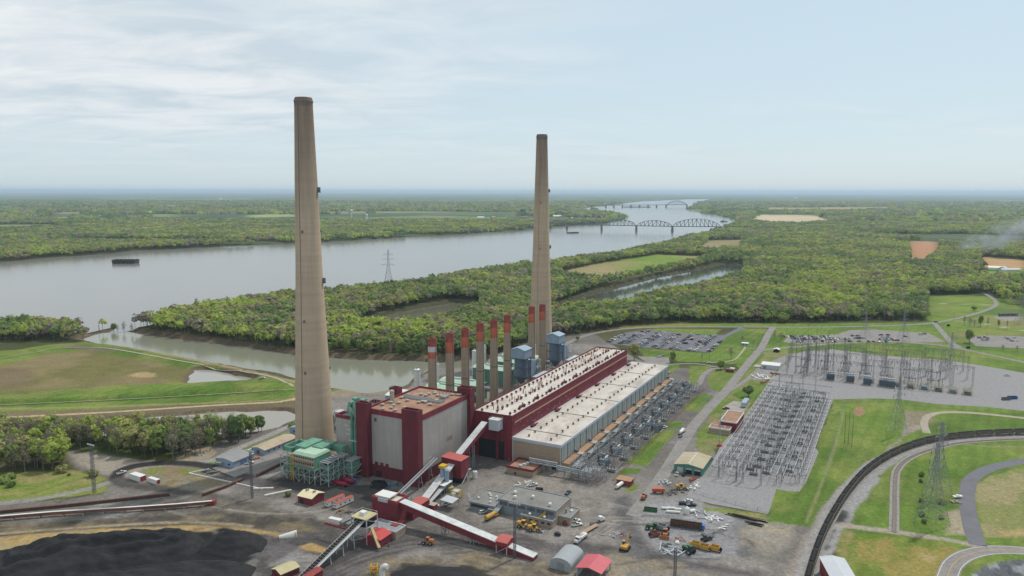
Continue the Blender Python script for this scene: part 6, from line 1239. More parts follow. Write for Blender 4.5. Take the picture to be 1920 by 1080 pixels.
pylon('lattice pylon beside the far car park, left one', 1622, 632, 34, 10, .2, ((24,8),(29,6)))
pylon('lattice pylon at the right end of the far switchyard', 1781, 690, 38, 9, .2, ((27,6),(32,5)))
pylon('lattice pylon with low arms at the right edge beyond the lawn', 1912, 606, 42, 10, .2, ((30,8),(35,7)))
for px,lab in ((42,'far lattice pylon beyond the river, left of the pair'),(49,'far lattice pylon beyond the river, right of the pair')): pylon(lab, px, 461, 58, 14, 0, ((42,10),(50,9)))
def mast(label, px, py, h, w=1.1, head=True):
    x,y=P(px,py); t=thing('floodlight_mast', label, 'floodlight mast', (x,y), AX); g=G(); lattice(g,-w/2,w/2,-w/2,w/2,0,h,1,1,14,.13); g.build('lattice_body', M_steeld, t)
    if head:
        G().beam((0,-3.2,h),(0,3.2,h),.25).build('cross_arm', M_steel, t)
        for k in range(5): G().box(-.35,.15,-3+k*1.4,-2.3+k*1.4,h+.15,h+.8).build('floodlight', M_lsteel, t)
mast('lattice floodlight mast beside the wet meadow on the left', 177, 924, 30, 1.4); mast('slim lattice mast by the dark coal road', 473, 934, 29, .9); mast('slim lattice mast next to the sloping red conveyor', 965, 1047, 28.5, 1.0); mast('lattice mast cut off by the bottom edge', 1265, 1092, 17, 1.0)
x,y=P(1349,836); t=thing('antenna_mast', 'slim blue grey mast with a red base beside the control building', 'mast', (x,y), AX); G().tube((0,0,0),(0,0,27),.32,8,.18).build('pole', M_blue, t); G().box(-1.5,1.5,-1.5,1.5,0,1.2).build('base', mat('crimson_box', c(190,50,70), .1, .5, .7), t); G().lathe([(1.1,4.4),(1.1,4.6)], 10).build('platform', M_steel, t)
def pole(label, px, py, h, arm=2.4):
    x,y=P(px,py); t=thing('utility_pole', label, 'pole', (x,y), AX, 0, 'utility poles'); G().tube((0,0,0),(0,0,h),.2,6,.13).build('pole', M_bark2, t); G().beam((-arm/2,0,h-.6),(arm/2,0,h-.6),.18).build('cross_arm', M_bark2, t)
for i,(px,py,h) in enumerate(((1583,832,24),(1590,834,24),(1597,838,24))): pole(f'tall dark pole in a row of three on the grass, {nth(i)} from the left', px, py, h)
for i,(px,py,h) in enumerate(((1674,609,18),(1714,606,17),(1541,618,14),(1515,620,13),(1788,600,12),(1850,640,12),(1473,688,13),(1330,676,10))): pole(['pole against the wood edge, left one','pole against the wood edge, right one','pole at the left end of the far car park','pole just left of the far car park lights','pole by the winding road','pole beside the small car park','dark pole by the white warehouse corner','thin pole by the car park lawn'][i], px, py, h)
# overhead wires slung between the pylons
def wire(p, q, sag, label):
    p,q=Vector(p),Vector(q); g=G(); pr=p
    for k in range(1,11): u_=k/10; v=p.lerp(q,u_); v.z-=sag*4*u_*(1-u_); g.tube(pr,v,.045,3); pr=v
    tag(g.build('overhead_wire', M_steeld), label, 'wire', 'overhead wires between pylons')
def arm(px,py,z,s,l,rot): x,y=P(px,py); return (x+math.cos(rot)*s*l, y+math.sin(rot)*s*l, z)
for z,l,nm in ((31,7,'lowest'),(36,6,'middle'),(41,5,'top')):
    for s,sn in ((-1,'left'),(1,'right')): wire(arm(1757,928,z,s,l,.5), arm(1681,812,z-1,s,l,.5), 4, f'{nm} {sn} wire between the pylon behind the train and the one on the grass')

for z,l,nm in ((29,7,'lowest'),(34,6,'middle'),(39,5,'top')):
    for s,sn in ((-1,'left'),(1,'right')): wire(arm(1681,812,z,s,l,.5), arm(1781,690,z-2,s,l*.9,.2), 5, f'{nm} {sn} wire from the grass pylon to the pylon by the far switchyard'); wire(arm(1781,690,z-2,s,l*.9,.2), arm(1912,606,z+1,s,l,.2), 7, f'{nm} {sn} wire from the far switchyard pylon to the right edge'); wire(arm(1747,983,z+3,s,l,.5), arm(1757,928,z+2,s,l,.5), 1, f'{nm} {sn} wire between the two pylons by the train')
for i in range(14):
    b=144+i*9.6; x,y=U(350,b); x2,y2=U(432,b-3); wire((x,y,19.5),(x2,y2,21.5),2.2,f'thin conductor over the far switchyard, {nth(i)} from the left')
for i in range(10):
    b=131+i*5.6; x,y=U(40,b); x2,y2=U(150,b); x3,y3=U(285,b); wire((x,y,13.6),(x2,y2,13.6),1.5,f'thin conductor over the near half of the switchyard, {nth(i)} from the left'); wire((x2,y2,13.6),(x3,y3,13.6),1.8,f'thin conductor over the far half of the near switchyard, {nth(i)} from the left')
# ================================================================ CARS, TRUCKS, MACHINES
M_tyre = mat('tyre', c(40,40,42), .1, .6, .9)
PAINT = {k: mat('car_paint_'+k.replace(' ','_'), c(*v), .04, .5, .28, .1, spec=.5) for k, v in dict(white=(232,232,230), silver=(176,180,184), grey=(112,116,122), black=(38,40,44), red=(150,36,40), **{'dark blue': (44,66,110)}, blue=(90,130,170), tan=(176,160,134), green=(60,100,84)).items()}
def car_geo(g, kind, dark=True):
    """side profile swept across the width, with a narrower glazed cabin and four wheels; length along x"""
    L = dict(sedan=4.7, suv=4.8, pickup=5.7, van=5.4)[kind]; h = L/2
    lower = dict(sedan=[(-h,.35),(h,.35),(h,.72),(h-.35,.86),(.95,.95),(-1.35,.98),(-h+.1,.9)], suv=[(-h,.4),(h,.4),(h,.9),(h-.4,1.02),(1.05,1.08),(-h+.05,1.1)], pickup=[(-h,.5),(h,.5),(h,1.0),(h-.3,1.12),(1.2,1.18),(-.45,1.18),(-.45,1.16),(-h,1.16)], van=[(-h,.4),(h,.4),(h,1.0),(h-.5,1.2),(-h,1.2)])[kind]
    def sweep(p, w0, w1, z0=None):
        n = len(p); g.add([(x,-w0,z) for x,z in p]+[(x,w0,z) for x,z in p], [tuple(range(n-1,-1,-1)) if False else tuple(range(n)), tuple(range(2*n-1,n-1,-1))]+[(i,n+i,n+(i+1)%n,(i+1)%n) for i in range(n)])
    g.m(0); sweep(lower, .92, .92)
    cab = dict(sedan=(-1.7,.95,-1.1,.3,.95,1.42), suv=(-2.25,1.1,-2.0,.45,1.08,1.72), pickup=(-.5,1.25,-.35,.65,1.17,1.82), van=(-2.65,1.9,-2.6,1.2,1.18,2.1))[kind]
    x0,x1,X0,X1,z0,z1 = cab; g.m(1); g.frustum(x0,x1,-.86,.86,z0,X0+.02,X1-.02,-.70,.70,z1-.03); g.m(0); g.box(X0,X1,-.71,.71,z1-.03,z1+.04)
    if kind == 'pickup': g.m(2); g.box(-h+.15,-.55,-.72,.72,1.161,1.175)
    g.m(2)
    for x in (-h*.62, h*.62):
        for s in (-1, 1): g.tube((x,s*.98,.34),(x,s*.74,.34),.34,8)
    return g
CARM = {}
def car_mesh(kind, col):
    if (kind,col) not in CARM: CARM[kind,col] = car_geo(G(), kind).mesh('parked_car', [PAINT[col], M_win, M_tyre])
    return CARM[kind,col]
CN = dict(sedan='car', suv='SUV', pickup='pickup truck', van='van')
def small_car(xy, rot, kind, col, label, group):
    o = tag(link('pickup_truck' if kind == 'pickup' else 'parked_car', car_mesh(kind, col)), label, CN[kind], group); o.location = (xy[0], xy[1], .075); o.rotation_euler = (0,0,rot); o.scale = (1.1,)*3; return o
rc = random.Random(5)
def pick():
    r = rc.random(); col = 'white' if r<.30 else 'silver' if r<.48 else 'grey' if r<.64 else 'black' if r<.80 else 'red' if r<.88 else 'dark blue' if r<.93 else 'tan' if r<.96 else 'blue' if r<.985 else 'green'
    k = rc.random(); return ('sedan' if k<.42 else 'suv' if k<.68 else 'pickup' if k<.97 else 'van'), col
lot = [(-81,414,470,.8),(-66,412,500,.62),(-59.5,411,512,.72),(-44.5,409,514,.7),(-38,408,516,.66),(-23.5,408,505,.58),(-17,408,500,.6),(-2.5,408,512,.55),(4.5,409,514,.5),(18,410,518,.6),(25.5,411,520,.62),(39.5,412,512,.55)]
RN = ['canal-side row','second row','third row','fourth row','fifth row','sixth row','seventh row','eighth row','ninth row','tenth row','eleventh row','lawn-side row']
for ri,(b,a0,a1,fill) in enumerate(lot):
    n = 0; a = a0
    while a < a1:
        if rc.random() < fill*(1.0 if a < a0+75 else .8):
            k,col = pick(); small_car(U(a+rc.uniform(-.15,.15), b+rc.uniform(-.4,.4)), AX+math.pi/2*(1 if rc.random()<.6 else -1)+rc.uniform(-.05,.05), k, col, f'{col} {CN[k]}, {nth(n)} from the near end of the {RN[ri]}, large car park', 'cars in the large car park'); n += 1
        a += 3.05
def lotrow(y, x0, x1, fill, name, where, rot=math.pi/2, st=3.0, grp='cars in the far car park'):
    n = 0; x = x0
    while x < x1:
        if rc.random() < fill: k,col = pick(); small_car((x+rc.uniform(-.2,.2), y+rc.uniform(-.4,.4)), rot+(math.pi if rc.random()<.4 else 0), k, col, f'{col} {CN[k]}, {nth(n)} from the left, {name}, {where}', grp); n += 1
        x += st
lotrow(929, 346, 405, .8, 'back row', 'far car park'); lotrow(917, 352, 424, .8, 'second row', 'far car park'); lotrow(911, 356, 428, .78, 'third row', 'far car park'); lotrow(897, 352, 462, .42, 'front row', 'far car park'); lotrow(912, 460, 480, .9, 'back of right clump', 'far car park', 1.2); lotrow(905, 462, 482, .9, 'front of right clump', 'far car park', 1.2)
lotrow(918, 432, 446, .8, 'middle clump', 'far car park', .3); lotrow(933, 436, 445, .8, 'pair above middle clump', 'far car park', .2)
for i,(px,py,k,c_) in enumerate(((1652,629,'pickup','red'),(1665,629,'suv','black'),(1655,633,'suv','white'),(1664,633,'pickup','silver'),(1697,632,'suv','black'),(1727,628,'van','white'),(1733,627,'suv','grey'))): small_car(P(px,py), .1, k, c_, f'{c_} {CN[k]} loose in the open half of the far car park, {nth(i)} from left', 'cars in the far car park')
for i,(px,py) in enumerate(((1836,634),(1841,636),(1846,633),(1850,638),(1843,639),(1852,635),(1885,634),(1890,636),(1895,638),(1902,634),(1898,640),(1907,640))): k,col = pick(); small_car(P(px,py), .3+(i%3)*.2, k, col, f'{col} {CN[k]}, {nth(i%6)} in the {"left" if i<6 else "right"} cluster of the small car park', 'cars in the small car park')
# nearer vehicles, with parts
def vehicle(kind, col, px, py, rot, label, cat=None, sc=1.08, z=0.0):
    x,y = P(px,py,z) ; z = max(z, zat(x,y)) if z == 0 and px < 560 and py < 760 else z
    t = thing(dict(pickup='pickup_truck', van='van', suv='parked_car', sedan='parked_car')[kind], label, cat or CN[kind], (x,y), rot, z+.03); t.scale = (sc,)*3
    g = G(); car_geo(g, kind); 
    for i,nm,m in ((0,'body',PAINT[col]),(1,'window',M_win)):
        idx = [k for k,mm in enumerate(g.mi) if mm == i]; g2 = G(); g2.v = g.v; g2.f = [g.f[k] for k in idx]; used_v = sorted({v for f in g2.f for v in f}); mp_ = {v:n for n,v in enumerate(used_v)}; g3 = G(); g3.add([g.v[v] for v in used_v], [tuple(mp_[v] for v in f) for f in g2.f]); g3.build(nm, m, t)
    h = dict(sedan=4.7, suv=4.8, pickup=5.7, van=5.4)[kind]/2
    for x_ in (-h*.62,h*.62):
        for s in (-1,1): G().tube((x_,s*.98,.34),(x_,s*.74,.34),.34,12).build('wheel', M_tyre, t)
    if kind == 'pickup': G().box(-h+.15,-.55,-.72,.72,1.163,1.19).build('load_bed', M_steeld, t)
    return t
VR = AX-math.pi/2
for k,col,px,py,r,lab in (('pickup','white',228,888,1.0,'white pickup with a pale load driving round the haul loop'),('pickup','white',468,870,.6,'white pickup parked in front of the nearest blue shed'),('pickup','white',492,713,.1,'white pickup parked on the embankment by the pond'),
    ('pickup','white',815,952,.6,'white pickup with a blue load beside the grey canopy'),('pickup','white',837,947,.7,'white pickup in the middle of the row by the grey canopy'),('pickup','white',848,940,.7,'white pickup at the far end of the row by the grey canopy'),
    ('pickup','white',1000,911,.5,'white pickup standing alone behind the workshop'),('suv','white',906,962,.6,'white SUV parked at the left wing of the workshop'),('pickup','dark blue',1065,926,1.1,'dark blue pickup at the back corner of the workshop'),
    ('pickup','white',1079,979,.4,'white pickup parked by the lean-to, upper of two'),('pickup','white',1082,986,.4,'white pickup parked by the lean-to, lower of two'),('pickup','white',1269,891,1.2,'white pickup in front of the green workshop doors'),
    ('suv','black',1282,891,1.2,'black SUV by the green workshop doors'),('suv','black',1281,946,.0,'black car parked by the grass verge'),('pickup','black',1296,949,.1,'black pickup on the grass verge'),('sedan','white',1291,940.5,.1,'white car behind the black pickup on the verge'),
    ('pickup','white',1245,803,.4,'white pickup beside the spare transformers'),('pickup','red',1361,767,.2,'red pickup behind the control building'),('sedan','white',1410,655.5,.2,'white car stopped by the guard house'),('pickup','white',1395,613.3,.05,'white pickup driving along the wood road'),
    ('pickup','white',1235,670,.5,'white pickup in the court behind the turbine hall'),('sedan','silver',1242,667.5,.5,'silver car beside the white pickup in the court'),('suv','white',1254,700,.9,'white SUV at the far corner of the turbine hall'),('sedan','grey',1276,820,1.0,'grey car on the strip road'),
    ('pickup','white',1888,705,.1,'white truck alone on the far gravel right of the switchyard'),('suv','black',1755,604.5,.1,'dark car at the junction by the wood'),('pickup','dark blue',1333,863,1.1,'dark car beside the green workshop wall'),('sedan','white',1330,681,.1,'white car on the lane by the lawn')):
    vehicle(k,col,px,py,r,lab)
def machine(name, label, cat, px, py, rot, sc=1.0): x,y=P(px,py); t=thing(name,label,cat,(x,y),rot,0.0); t.scale=(sc,)*3; return t
M_cy = mat('machine_yellow', c(196,154,70), .14, .5, .65, dirt=c(132,112,80), dirt_amt=.7); M_co = mat('machine_orange', c(178,112,70), .14, .5, .7, dirt=c(122,92,72), dirt_amt=.7); M_cg = mat('tractor_green', c(52,100,62), .12, .5, .5); M_tank = mat('white_tank', c(232,232,228), .05, .3, .5)
def wheels(t, xs, w, r, n=14, wd=.5):
    for x in xs:
        for s in (-1,1): o = G().tube((x,s*w,r),(x,s*(w-wd),r),r,n).build('wheel', M_tyre, t); G().tube((0,0,0),(0,.05*s,0),r*.45,8).build('hub', M_lsteel, o).location = (x, s*(w+.0), r)
def semi(label, px, py, rot, col, load=None, back=True, flat=9.0, cat='truck'):
    t = machine('semi_truck', label, cat, px, py, rot, 1.05); m = PAINT[col]
    G().box(1.2,3.0,-1.2,1.2,.9,3.0).frustum(3.0,4.6,-1.1,1.1,.8,3.0,4.4,-.9,.9,1.9).build('cab', m, t); G().box(2.95,3.06,-1.0,1.0,2.0,2.8).build('window', M_win, t); G().box(-5.5,1.2,-.5,.5,.8,1.05).build('chassis', M_steeld, t); wheels(t,(3.7,-3.2,-4.5),1.25,.52)
    if load: G().box(-5.6,.9,-1.2,1.2,1.05,1.3).build('flatbed', M_steeld, t); load(t)
    return t
semi('white truck with crane body heading for the camera near the workshop', 1088, 1014, -2.2, 'white', lambda t: (G().box(-5.2,.4,-1.1,1.1,1.31,2.4).build('service_body', M_tank, t), G().tube((-4,0,2.4),(1.5,0,3.4),.25,8).build('crane_boom', M_lsteel, t)))
semi('white tractor truck parked behind the long flatbed trailer', 1121, 980, .7, 'white')
t = machine('flatbed_trailer','long rusty flatbed trailer standing between the two white trucks','trailer',1104,996,.85); G().box(-8,8,-1.3,1.3,1.0,1.3).build('deck', mat('plank_deck', c(170,146,122), .2, .6, .9), t); G().box(-7.8,7.8,-.4,.4,.7,.998).build('chassis', M_steeld, t); wheels(t,(-6.5,-5.2,-3.9),1.3,.5)
t = semi('yellow tanker truck parked beside the workshop', 923, 972, .9, 'tan', None); [o.data.materials.__setitem__(0, M_cy) for o in t.children if o.name.startswith('cab')]; G().tube((-5.4,0,2.2),(1.0,0,2.2),1.25,14).build('tank', M_cy, t)
t = semi('white tanker truck driving up the road by the transformer strip', 1279, 812, 1.02, 'white'); G().tube((-5.4,0,2.0),(1.0,0,2.0),1.1,14).build('tank', M_tank, t)
t = machine('tank_trailer','white tanker trailer beside a rust red shed near the lawn','trailer',1163,913,.95); G().tube((-5,0,1.9),(4,0,1.9),1.15,14).build('tank', M_tank, t); G().box(-5,4,-.4,.4,.5,.8).build('chassis', M_steeld, t); wheels(t,(-4,-2.8,2.5),1.2,.5)
t = machine('shed','small rust red open shed beside the tanker trailer','shed',1172,907,AX); G().box(-3.5,3.5,-4.5,-4.2,0,3.4).build('back_wall', M_mar, t); G().box(-3.9,3.9,-4.9,4.9,3.4,3.65).build('roof', M_orroof, t); [G().beam((x,4.3,0),(x,4.3,3.4),.25).build('post', M_steel, t) for x in (-3.3,3.3)]; G().box(-3.5,-3.2,-4.195,4.4,0,3.38).build('side_wall', M_red, t)
def loader(label, px, py, rot, m=M_cy, sc=1.0, name='wheel_loader'):
    t = machine(name, label, 'wheel loader', px, py, rot, sc); G().box(-3.4,-.6,-1.1,1.1,1.1,2.4).frustum(-3.4,-1,-1.1,1.1,2.4,-3.2,-1.1,-.9,.9,2.8).build('engine_body', m, t); G().box(-.6,1.0,-.9,.9,1.3,2.0).build('front_frame', m, t); G().box(-1.1,.4,-.8,.8,2.0,3.5).build('cab', M_win, t); G().box(-1.2,.5,-.9,.9,3.5,3.65).build('cab_roof', m, t)
    g=G(); [g.beam((.4,s*.6,1.9),(3.0,s*.6,.9),.3) for s in (-1,1)]; g.build('lift_arm', m, t); g=G(); g.add([(2.9,-1.5,.3),(2.9,1.5,.3),(4.3,1.5,.25),(4.3,-1.5,.25),(2.9,-1.5,1.6),(2.9,1.5,1.6)],[(0,1,2,3),(0,4,5,1),(0,3,4),(1,5,2)]); g.build('bucket', M_steel, t); wheels(t,(-2.0,1.6),1.35,.85); return t
loader('yellow wheel loader parked in front of the buff wing',983,990,-.4,sc=1.25); loader('yellow loader with long arm beside the wheel loader',1003,996,-.2,sc=1.15); loader('orange loader standing at the fork of the yard road',1207,935,1.2,M_co,1.0); loader('yellow loader among scrap beside the green workshop',1278,918,-.1,sc=1.1)
loader('orange loader by the black coal spread and green pipes',801,1020,2.9,M_co,1.05)
def excavator(label, px, py, rot, m=M_cy, sc=1.0):
    t = machine('excavator', label, 'excavator', px, py, rot, sc)
    for s in (-1,1): G().box(-2.2,2.2,s*1.5-.35,s*1.5+.35,0.02,.95).build('track', M_tyre, t)
    G().box(-2.4,1.4,-1.35,1.35,1.05,2.1).build('body', m, t); G().box(.1,1.5,.3,1.3,2.1,3.2).build('cab', M_win, t); G().box(.05,1.55,.25,1.35,3.2,3.3).build('cab_roof', m, t); G().beam((1.0,-.4,1.8),(4.2,-.4,6.0),.5,.6).build('boom', m, t); G().beam((4.2,-.4,6.0),(5.6,-.4,3.6),.35,.45).build('stick', m, t); g=G(); g.frustum(5.0,6.0,-.9,.1,2.6,4.9,6.2,-1.0,.2,3.6); g.build('bucket', M_steeld, t); return t
excavator('yellow excavator standing alone at the foot of the yard road',1172,1030,1.1,sc=1.25)
def dozer(label, px, py, rot, m, sc=1.0, name='bulldozer'):
    t = machine(name, label, 'bulldozer', px, py, rot, sc)
    for s in (-1,1): G().box(-2.0,1.8,s*1.2-.3,s*1.2+.3,.02,1.0).build('track', M_tyre, t)
    G().box(.1,2.0,-.75,.75,.9,1.9).build('hood', m, t); G().box(-1.6,.1,-.8,.8,.9,1.5).build('body', m, t); G().box(-1.2,.1,-.75,.75,1.5,2.9).build('cab', M_win, t); G().box(-1.3,.2,-.85,.85,2.9,3.05).build('cab_roof', m, t); g=G(); g.box(2.5,2.75,-1.9,1.9,.15,1.5); [g.beam((0,s*1.55,.6),(2.5,s*1.55,.6),.2) for s in (-1,1)]; g.build('blade', m, t); return t
dozer('orange bulldozer facing the camera beside the scraper',1247,1006,-1.9,M_co,1.35); dozer('yellow crawler machine with flat top beside the pump house',971,887,.1,M_cy,1.3); dozer('dark machine standing behind the yellow scraper pans',1323,1013,.6,M_steeld,1.1)
def tractor(label, px, py, rot, sc=1.0):
    t = machine('tractor', label, 'tractor', px, py, rot, sc); G().box(-.2,2.8,-.55,.55,1.1,2.0).build('hood', M_cg, t); G().box(-1.8,-.2,-.7,.7,1.0,1.7).build('body', M_cg, t); G().box(-1.6,-.2,-.75,.75,1.7,3.0).build('cab', M_win, t); G().box(-1.7,-.1,-.85,.85,3.0,3.2).build('cab_roof', M_cg, t); wheels(t,(-1.3,),1.7,.98,16,.9); wheels(t,(2.0,),1.6,.85,16,.8); return t
tractor('green tractor at the head of the scraper train',1224,993,2.7,1.3); tractor('green tractor hitched in front of the yellow pans',1291,1036,2.2,1.35)
def pan(label, px, py, rot, m=M_co, sc=1.0, load=False):
    t = machine('scraper_pan', label, 'scraper', px, py, rot, sc); g=G(); g.box(-2.2,1.6,-1.5,-1.3,.5,2.3); g.box(-2.2,1.6,1.3,1.5,.5,2.3); g.box(-2.3,-2.1,-1.5,1.5,.5,2.3); g.box(-2.2,1.4,-1.3,1.3,.4,.6); g.build('bowl', m, t); g=G(); g.beam((1.6,-1.3,1.4),(3.6,0,1.0),.3); g.beam((1.6,1.3,1.4),(3.6,0,1.0),.3); g.build('drawbar', m, t); wheels(t,(-2.6,),1.3,.75); return t
pan('yellow scraper pan behind the green tractor, left of three',1303,1025,2.6,M_cy,1.15); pan('yellow scraper pan in the middle of the three',1320,1030,2.6,M_cy,1.15); pan('yellow scraper pan at the right end of the three',1339,1032,2.6,M_cy,1.15); pan('grey scraper pan hitched behind the green tractor',1240,993,2.6,M_steel,1.3); pan('rusty scraper pan in front of the grey one',1229,1005,.2,M_rustp,1.1)
t = machine('dump_trailer','big orange dump trailer by the yard road','trailer',1234,925,.0,.85); G().frustum(-4.2,4.2,-1.2,1.2,1.5,-4.6,4.6,-1.5,1.5,3.9).build('box', mat('orange_red_box', c(196,100,72), .12, .4, .75, streak=.2), t); G().box(-4,4.5,-.5,.5,1.1,1.5).build('chassis', M_steeld, t); wheels(t,(-3.2,-1.9,3.2),1.25,.55)
def skip(label, px, py, l, rot, m, h=1.9): t = machine('dumpster', label, 'dumpster', px, py, rot); g=G(); g.box(-l/2,l/2,-1.3,-1.15,.1,h); g.box(-l/2,l/2,1.15,1.3,.1,h); g.box(-l/2,-l/2+.15,-1.15,1.15,.1,h); g.box(l/2-.15,l/2,-1.15,1.15,.1,h); g.box(-l/2+.15,l/2-.15,-1.15,1.15,.1,.3); g.build('bin', m, t); G().box(-l/2+.2,l/2-.2,-1.1,1.1,.31,h*.6).build('waste', M_dark, t)
skip('dark green open dumpster on the gravel yard',1220,958,7.5,-.25,M_cg); skip('black open dumpster behind the workshop',1011,919,4.5,-.2,M_dark,1.3); skip('dark grey long bin on the gravel far right of the switchyard',1886,750,7,.1,M_steeld,2.4); skip('blue long bin on the gravel far right of the switchyard',1898,748,8,.1,mat('bin_blue', c(40,80,140), .1, .4, .6),2.6)
t = machine('hopper_trailer','long brown open trailer with a blue end frame','trailer',1288,990,-.32,1.0); g=G(); g.box(-9,8,-1.4,-1.2,1.0,3.6); g.box(-9,8,1.2,1.4,1.0,3.6); g.box(-9,-8.8,-1.2,1.2,1.0,3.6); g.box(-9,8,-1.2,1.2,.9,1.1); g.build('body', mat('brown_trailer', c(96,72,58), .2, .4, .8, streak=.2), t); g=G(); [g.box(-8+k*2,-7.8+k*2,-1.55,-1.4,1.0,3.6) for k in range(8)]; g.build('rib', M_dark, t); G().box(8,9.4,-1.3,1.3,.9,3.2).build('end_frame', mat('bright_blue_paint', c(50,120,190), .1, .5, .5), t); wheels(t,(-7.5,-6.2,6.5),1.35,.5)
# small loose items of the lay-down yard
def item(name, label, cat, px, py, rot, build, m, group=None):
    x,y=P(px,py); o=tag(build(G()).build(name, m), label, cat, group); o.location=(x,y,0); o.rotation_euler=(0,0,rot); return o
for i,(px,py) in enumerate(((1247,955),(1259,955),(1271,957),(1256,961.5),(1269,962.5))): item('storage_tank', f'small white horizontal tank on the gravel yard, {nth(i)} of the group of five', 'tank', px, py, -.15, lambda g: g.tube((-2,0,.8),(2,0,.8),.75,12).box(-1.6,-1.2,-.6,.6,0,.2).box(1.2,1.6,-.6,.6,0,.2), M_tank, 'small white tanks on the gravel yard')
item('storage_tank','larger white upright tank with cone beside the rubble','tank',1288,963,0,lambda g: g.lathe([(1.4,0),(1.4,3.2),(.5,4.2)],14), M_tank); item('storage_tank','white drum lying beside the upright white tank','tank',1298,961,.4,lambda g: g.tube((-1.6,0,1.0),(1.6,0,1.0),.95,12), M_tank)
rs = random.Random(21)
def pile(label, px, py, n, spread, ln, m, cat='scrap pile', name='scrap_pile', th=.35, ang=None):
    def f(g):
        for k in range(n): x,y,a,l=rs.gauss(0,spread),rs.gauss(0,spread*.6),rs.random()*3.14 if ang is None else rs.gauss(0,.07),ln*rs.uniform(.5,1.2); z=.15+rs.random()*.7; g.beam((x-math.cos(a)*l/2,y-math.sin(a)*l/2,z),(x+math.cos(a)*l/2,y+math.sin(a)*l/2,z+rs.uniform(-.1,.4)),th,th*rs.uniform(.5,2))
        return g
    return item(name,label,cat,px,py,rs.random() if ang is None else ang,f,m)
pile('heap of white broken panels beside the brown trailer',1336,973,16,3.2,2.6,M_tank,'debris pile','debris_pile',.6); pile('scattered white duct pieces above the broken panels',1322,967,10,4.0,4.0,M_lsteel,'debris pile','debris_pile',.5); pile('two white panels lying at the right of the rubble',1357,990,4,2.2,3.2,M_tank,'debris pile','debris_pile',.7)
pile('stack of long black rods near the switchyard fence',1402,972,9,2.0,15,M_dark,'rod stack','rod_stack',.3,-.55); pile('short black rods below the long rods',1412,982,6,1.6,9,M_dark,'rod stack','rod_stack',.3,-.5); pile('fan of steel pipes spread on the gravel',1264,1033,16,3.0,7.5,M_lsteel,'pipe pile','pipe_pile',.45); pile('dark scrap beside the steel pipes',1252,1022,10,1.8,2.5,M_steeld); pile('white crates near the steel pipes',1270,1020,5,1.2,1.6,M_tank,'crate pile','crate_pile',1.0); pile('orange frames behind the white crates',1275,1012,8,2.0,2.4,M_co)
pile('grey scrap metal by the orange dump trailer',1262,925,14,3.5,2.5,M_steeld); pile('white and grey barrels beside the green workshop yard',1246,907,12,2.5,1.6,M_lsteel,'barrel pile','barrel_pile',.8); pile('row of pale barrels along the workshop yard edge',1302,915,16,3.2,1.3,M_tank,'barrel pile','barrel_pile',.8); pile('rusty beams stacked at the yard edge by the workshop',1300,900,8,1.5,7,M_rustp,'beam stack','beam_stack',.5,.9)
pile('white debris in front of the trailers by the workshop',1150,1006,10,3.0,2.4,M_lsteel,'debris pile','debris_pile'); pile('red barriers next to the white debris',1168,1004,5,1.2,2.0,M_red,'barrier pile','barrier_pile',.4); pile('pale rubble behind the workshop',983,909,14,3.5,2.2,M_tank,'debris pile','debris_pile',.5); pile('dark scrap and pipes by the site trailers',661,961,14,2.4,3.0,M_steeld); pile('rusty plates by the site trailers',643,959,8,2.5,3.2,M_orroof,'plate stack','plate_stack',.4)
pile('grey machinery parts at the foot of the ash collector',700,912,8,2.0,1.8,M_steeld); pile('dark scrap behind the steel rail fence',1435,717,10,4.0,4.0,M_rustp,'beam stack','beam_stack',.5,.6); pile('long white crates stored by the warehouse',1428,708,14,5.0,6.0,M_tank,'crate pile','crate_pile',1.0); pile('orange red steel stacked at the switchyard corner',1452,702,10,3.5,4.0,M_red,'beam stack','beam_stack',.6)
pile('bright wood offcuts beside the asphalt road on the right',1788,942,7,1.6,3.0,M_lconc,'timber pile','timber_pile',.4); pile('gravel yard oddments right of the dozer',1333,1005,7,2.5,2.2,M_steeld); pile('scrap by the blue canal shed road',378,853,6,2.0,2.0,M_lsteel,'debris pile','debris_pile',.5); pile('stacked orange pallets beside the long blue shed',478,861,9,1.6,1.6,M_orange,'pallet pile','pallet_pile',.8)
item('boat','white motor boat on blocks by the asphalt road at the right','boat',1795,934,.2,lambda g: g.frustum(-2.6,2.2,-.5,.5,.4,-2.9,3.0,-1.1,1.1,1.5).box(-1,.8,-.7,.7,1.5,2.1), M_tank)
for px,py,lab,m in ((664,905,'blue and white portable toilet by the maroon corner','pt'),(730,913,'blue drum beside the dock door','dr'),(742,911,'grey dumpster against the maroon base','du')): item('portable_toilet' if m=='pt' else 'drum' if m=='dr' else 'dumpster', lab, 'toilet' if m=='pt' else 'drum' if m=='dr' else 'dumpster', px, py, AX, (lambda g: g.box(-1,1,-1,1,0,2.3).frustum(-1.05,1.05,-1.05,1.05,2.3,-.6,.6,-.6,.6,2.6)) if m!='dr' else (lambda g: g.lathe([(.9,0),(.9,2),(.7,2.2)],12)), MATS['bright_blue_paint'] if m!='du' else M_blued)
for i,(px,py) in enumerate(((742,997),(752,993))): t=machine('hopper_stand',['red topped hopper stand at the crusher house foot, left one','red topped hopper stand at the crusher house foot, right one'][i],'hopper',px,py,AX); G().box(-2.2,2.2,-2,2,3.4,4.6).build('top', M_red, t); g=G(); lattice(g,-2,2,-1.8,1.8,0,3.4,1,1,1,.25); g.build('frame', M_steeld, t)
t = machine('skid_unit','white skid unit with a hose by the hopper house','machine',714,1023,AX,1.0); G().box(-1.6,1.6,-1.2,1.2,.5,2.6).build('housing', M_tank, t); g=G(); g.pipe([(1,-1.2,1),(1.5,-3,1.4),(1,-4.5,.6),(0,-5,.2)],.22,6); g.build('hose', M_black, t); wheels(t,(0,),1.3,.5)
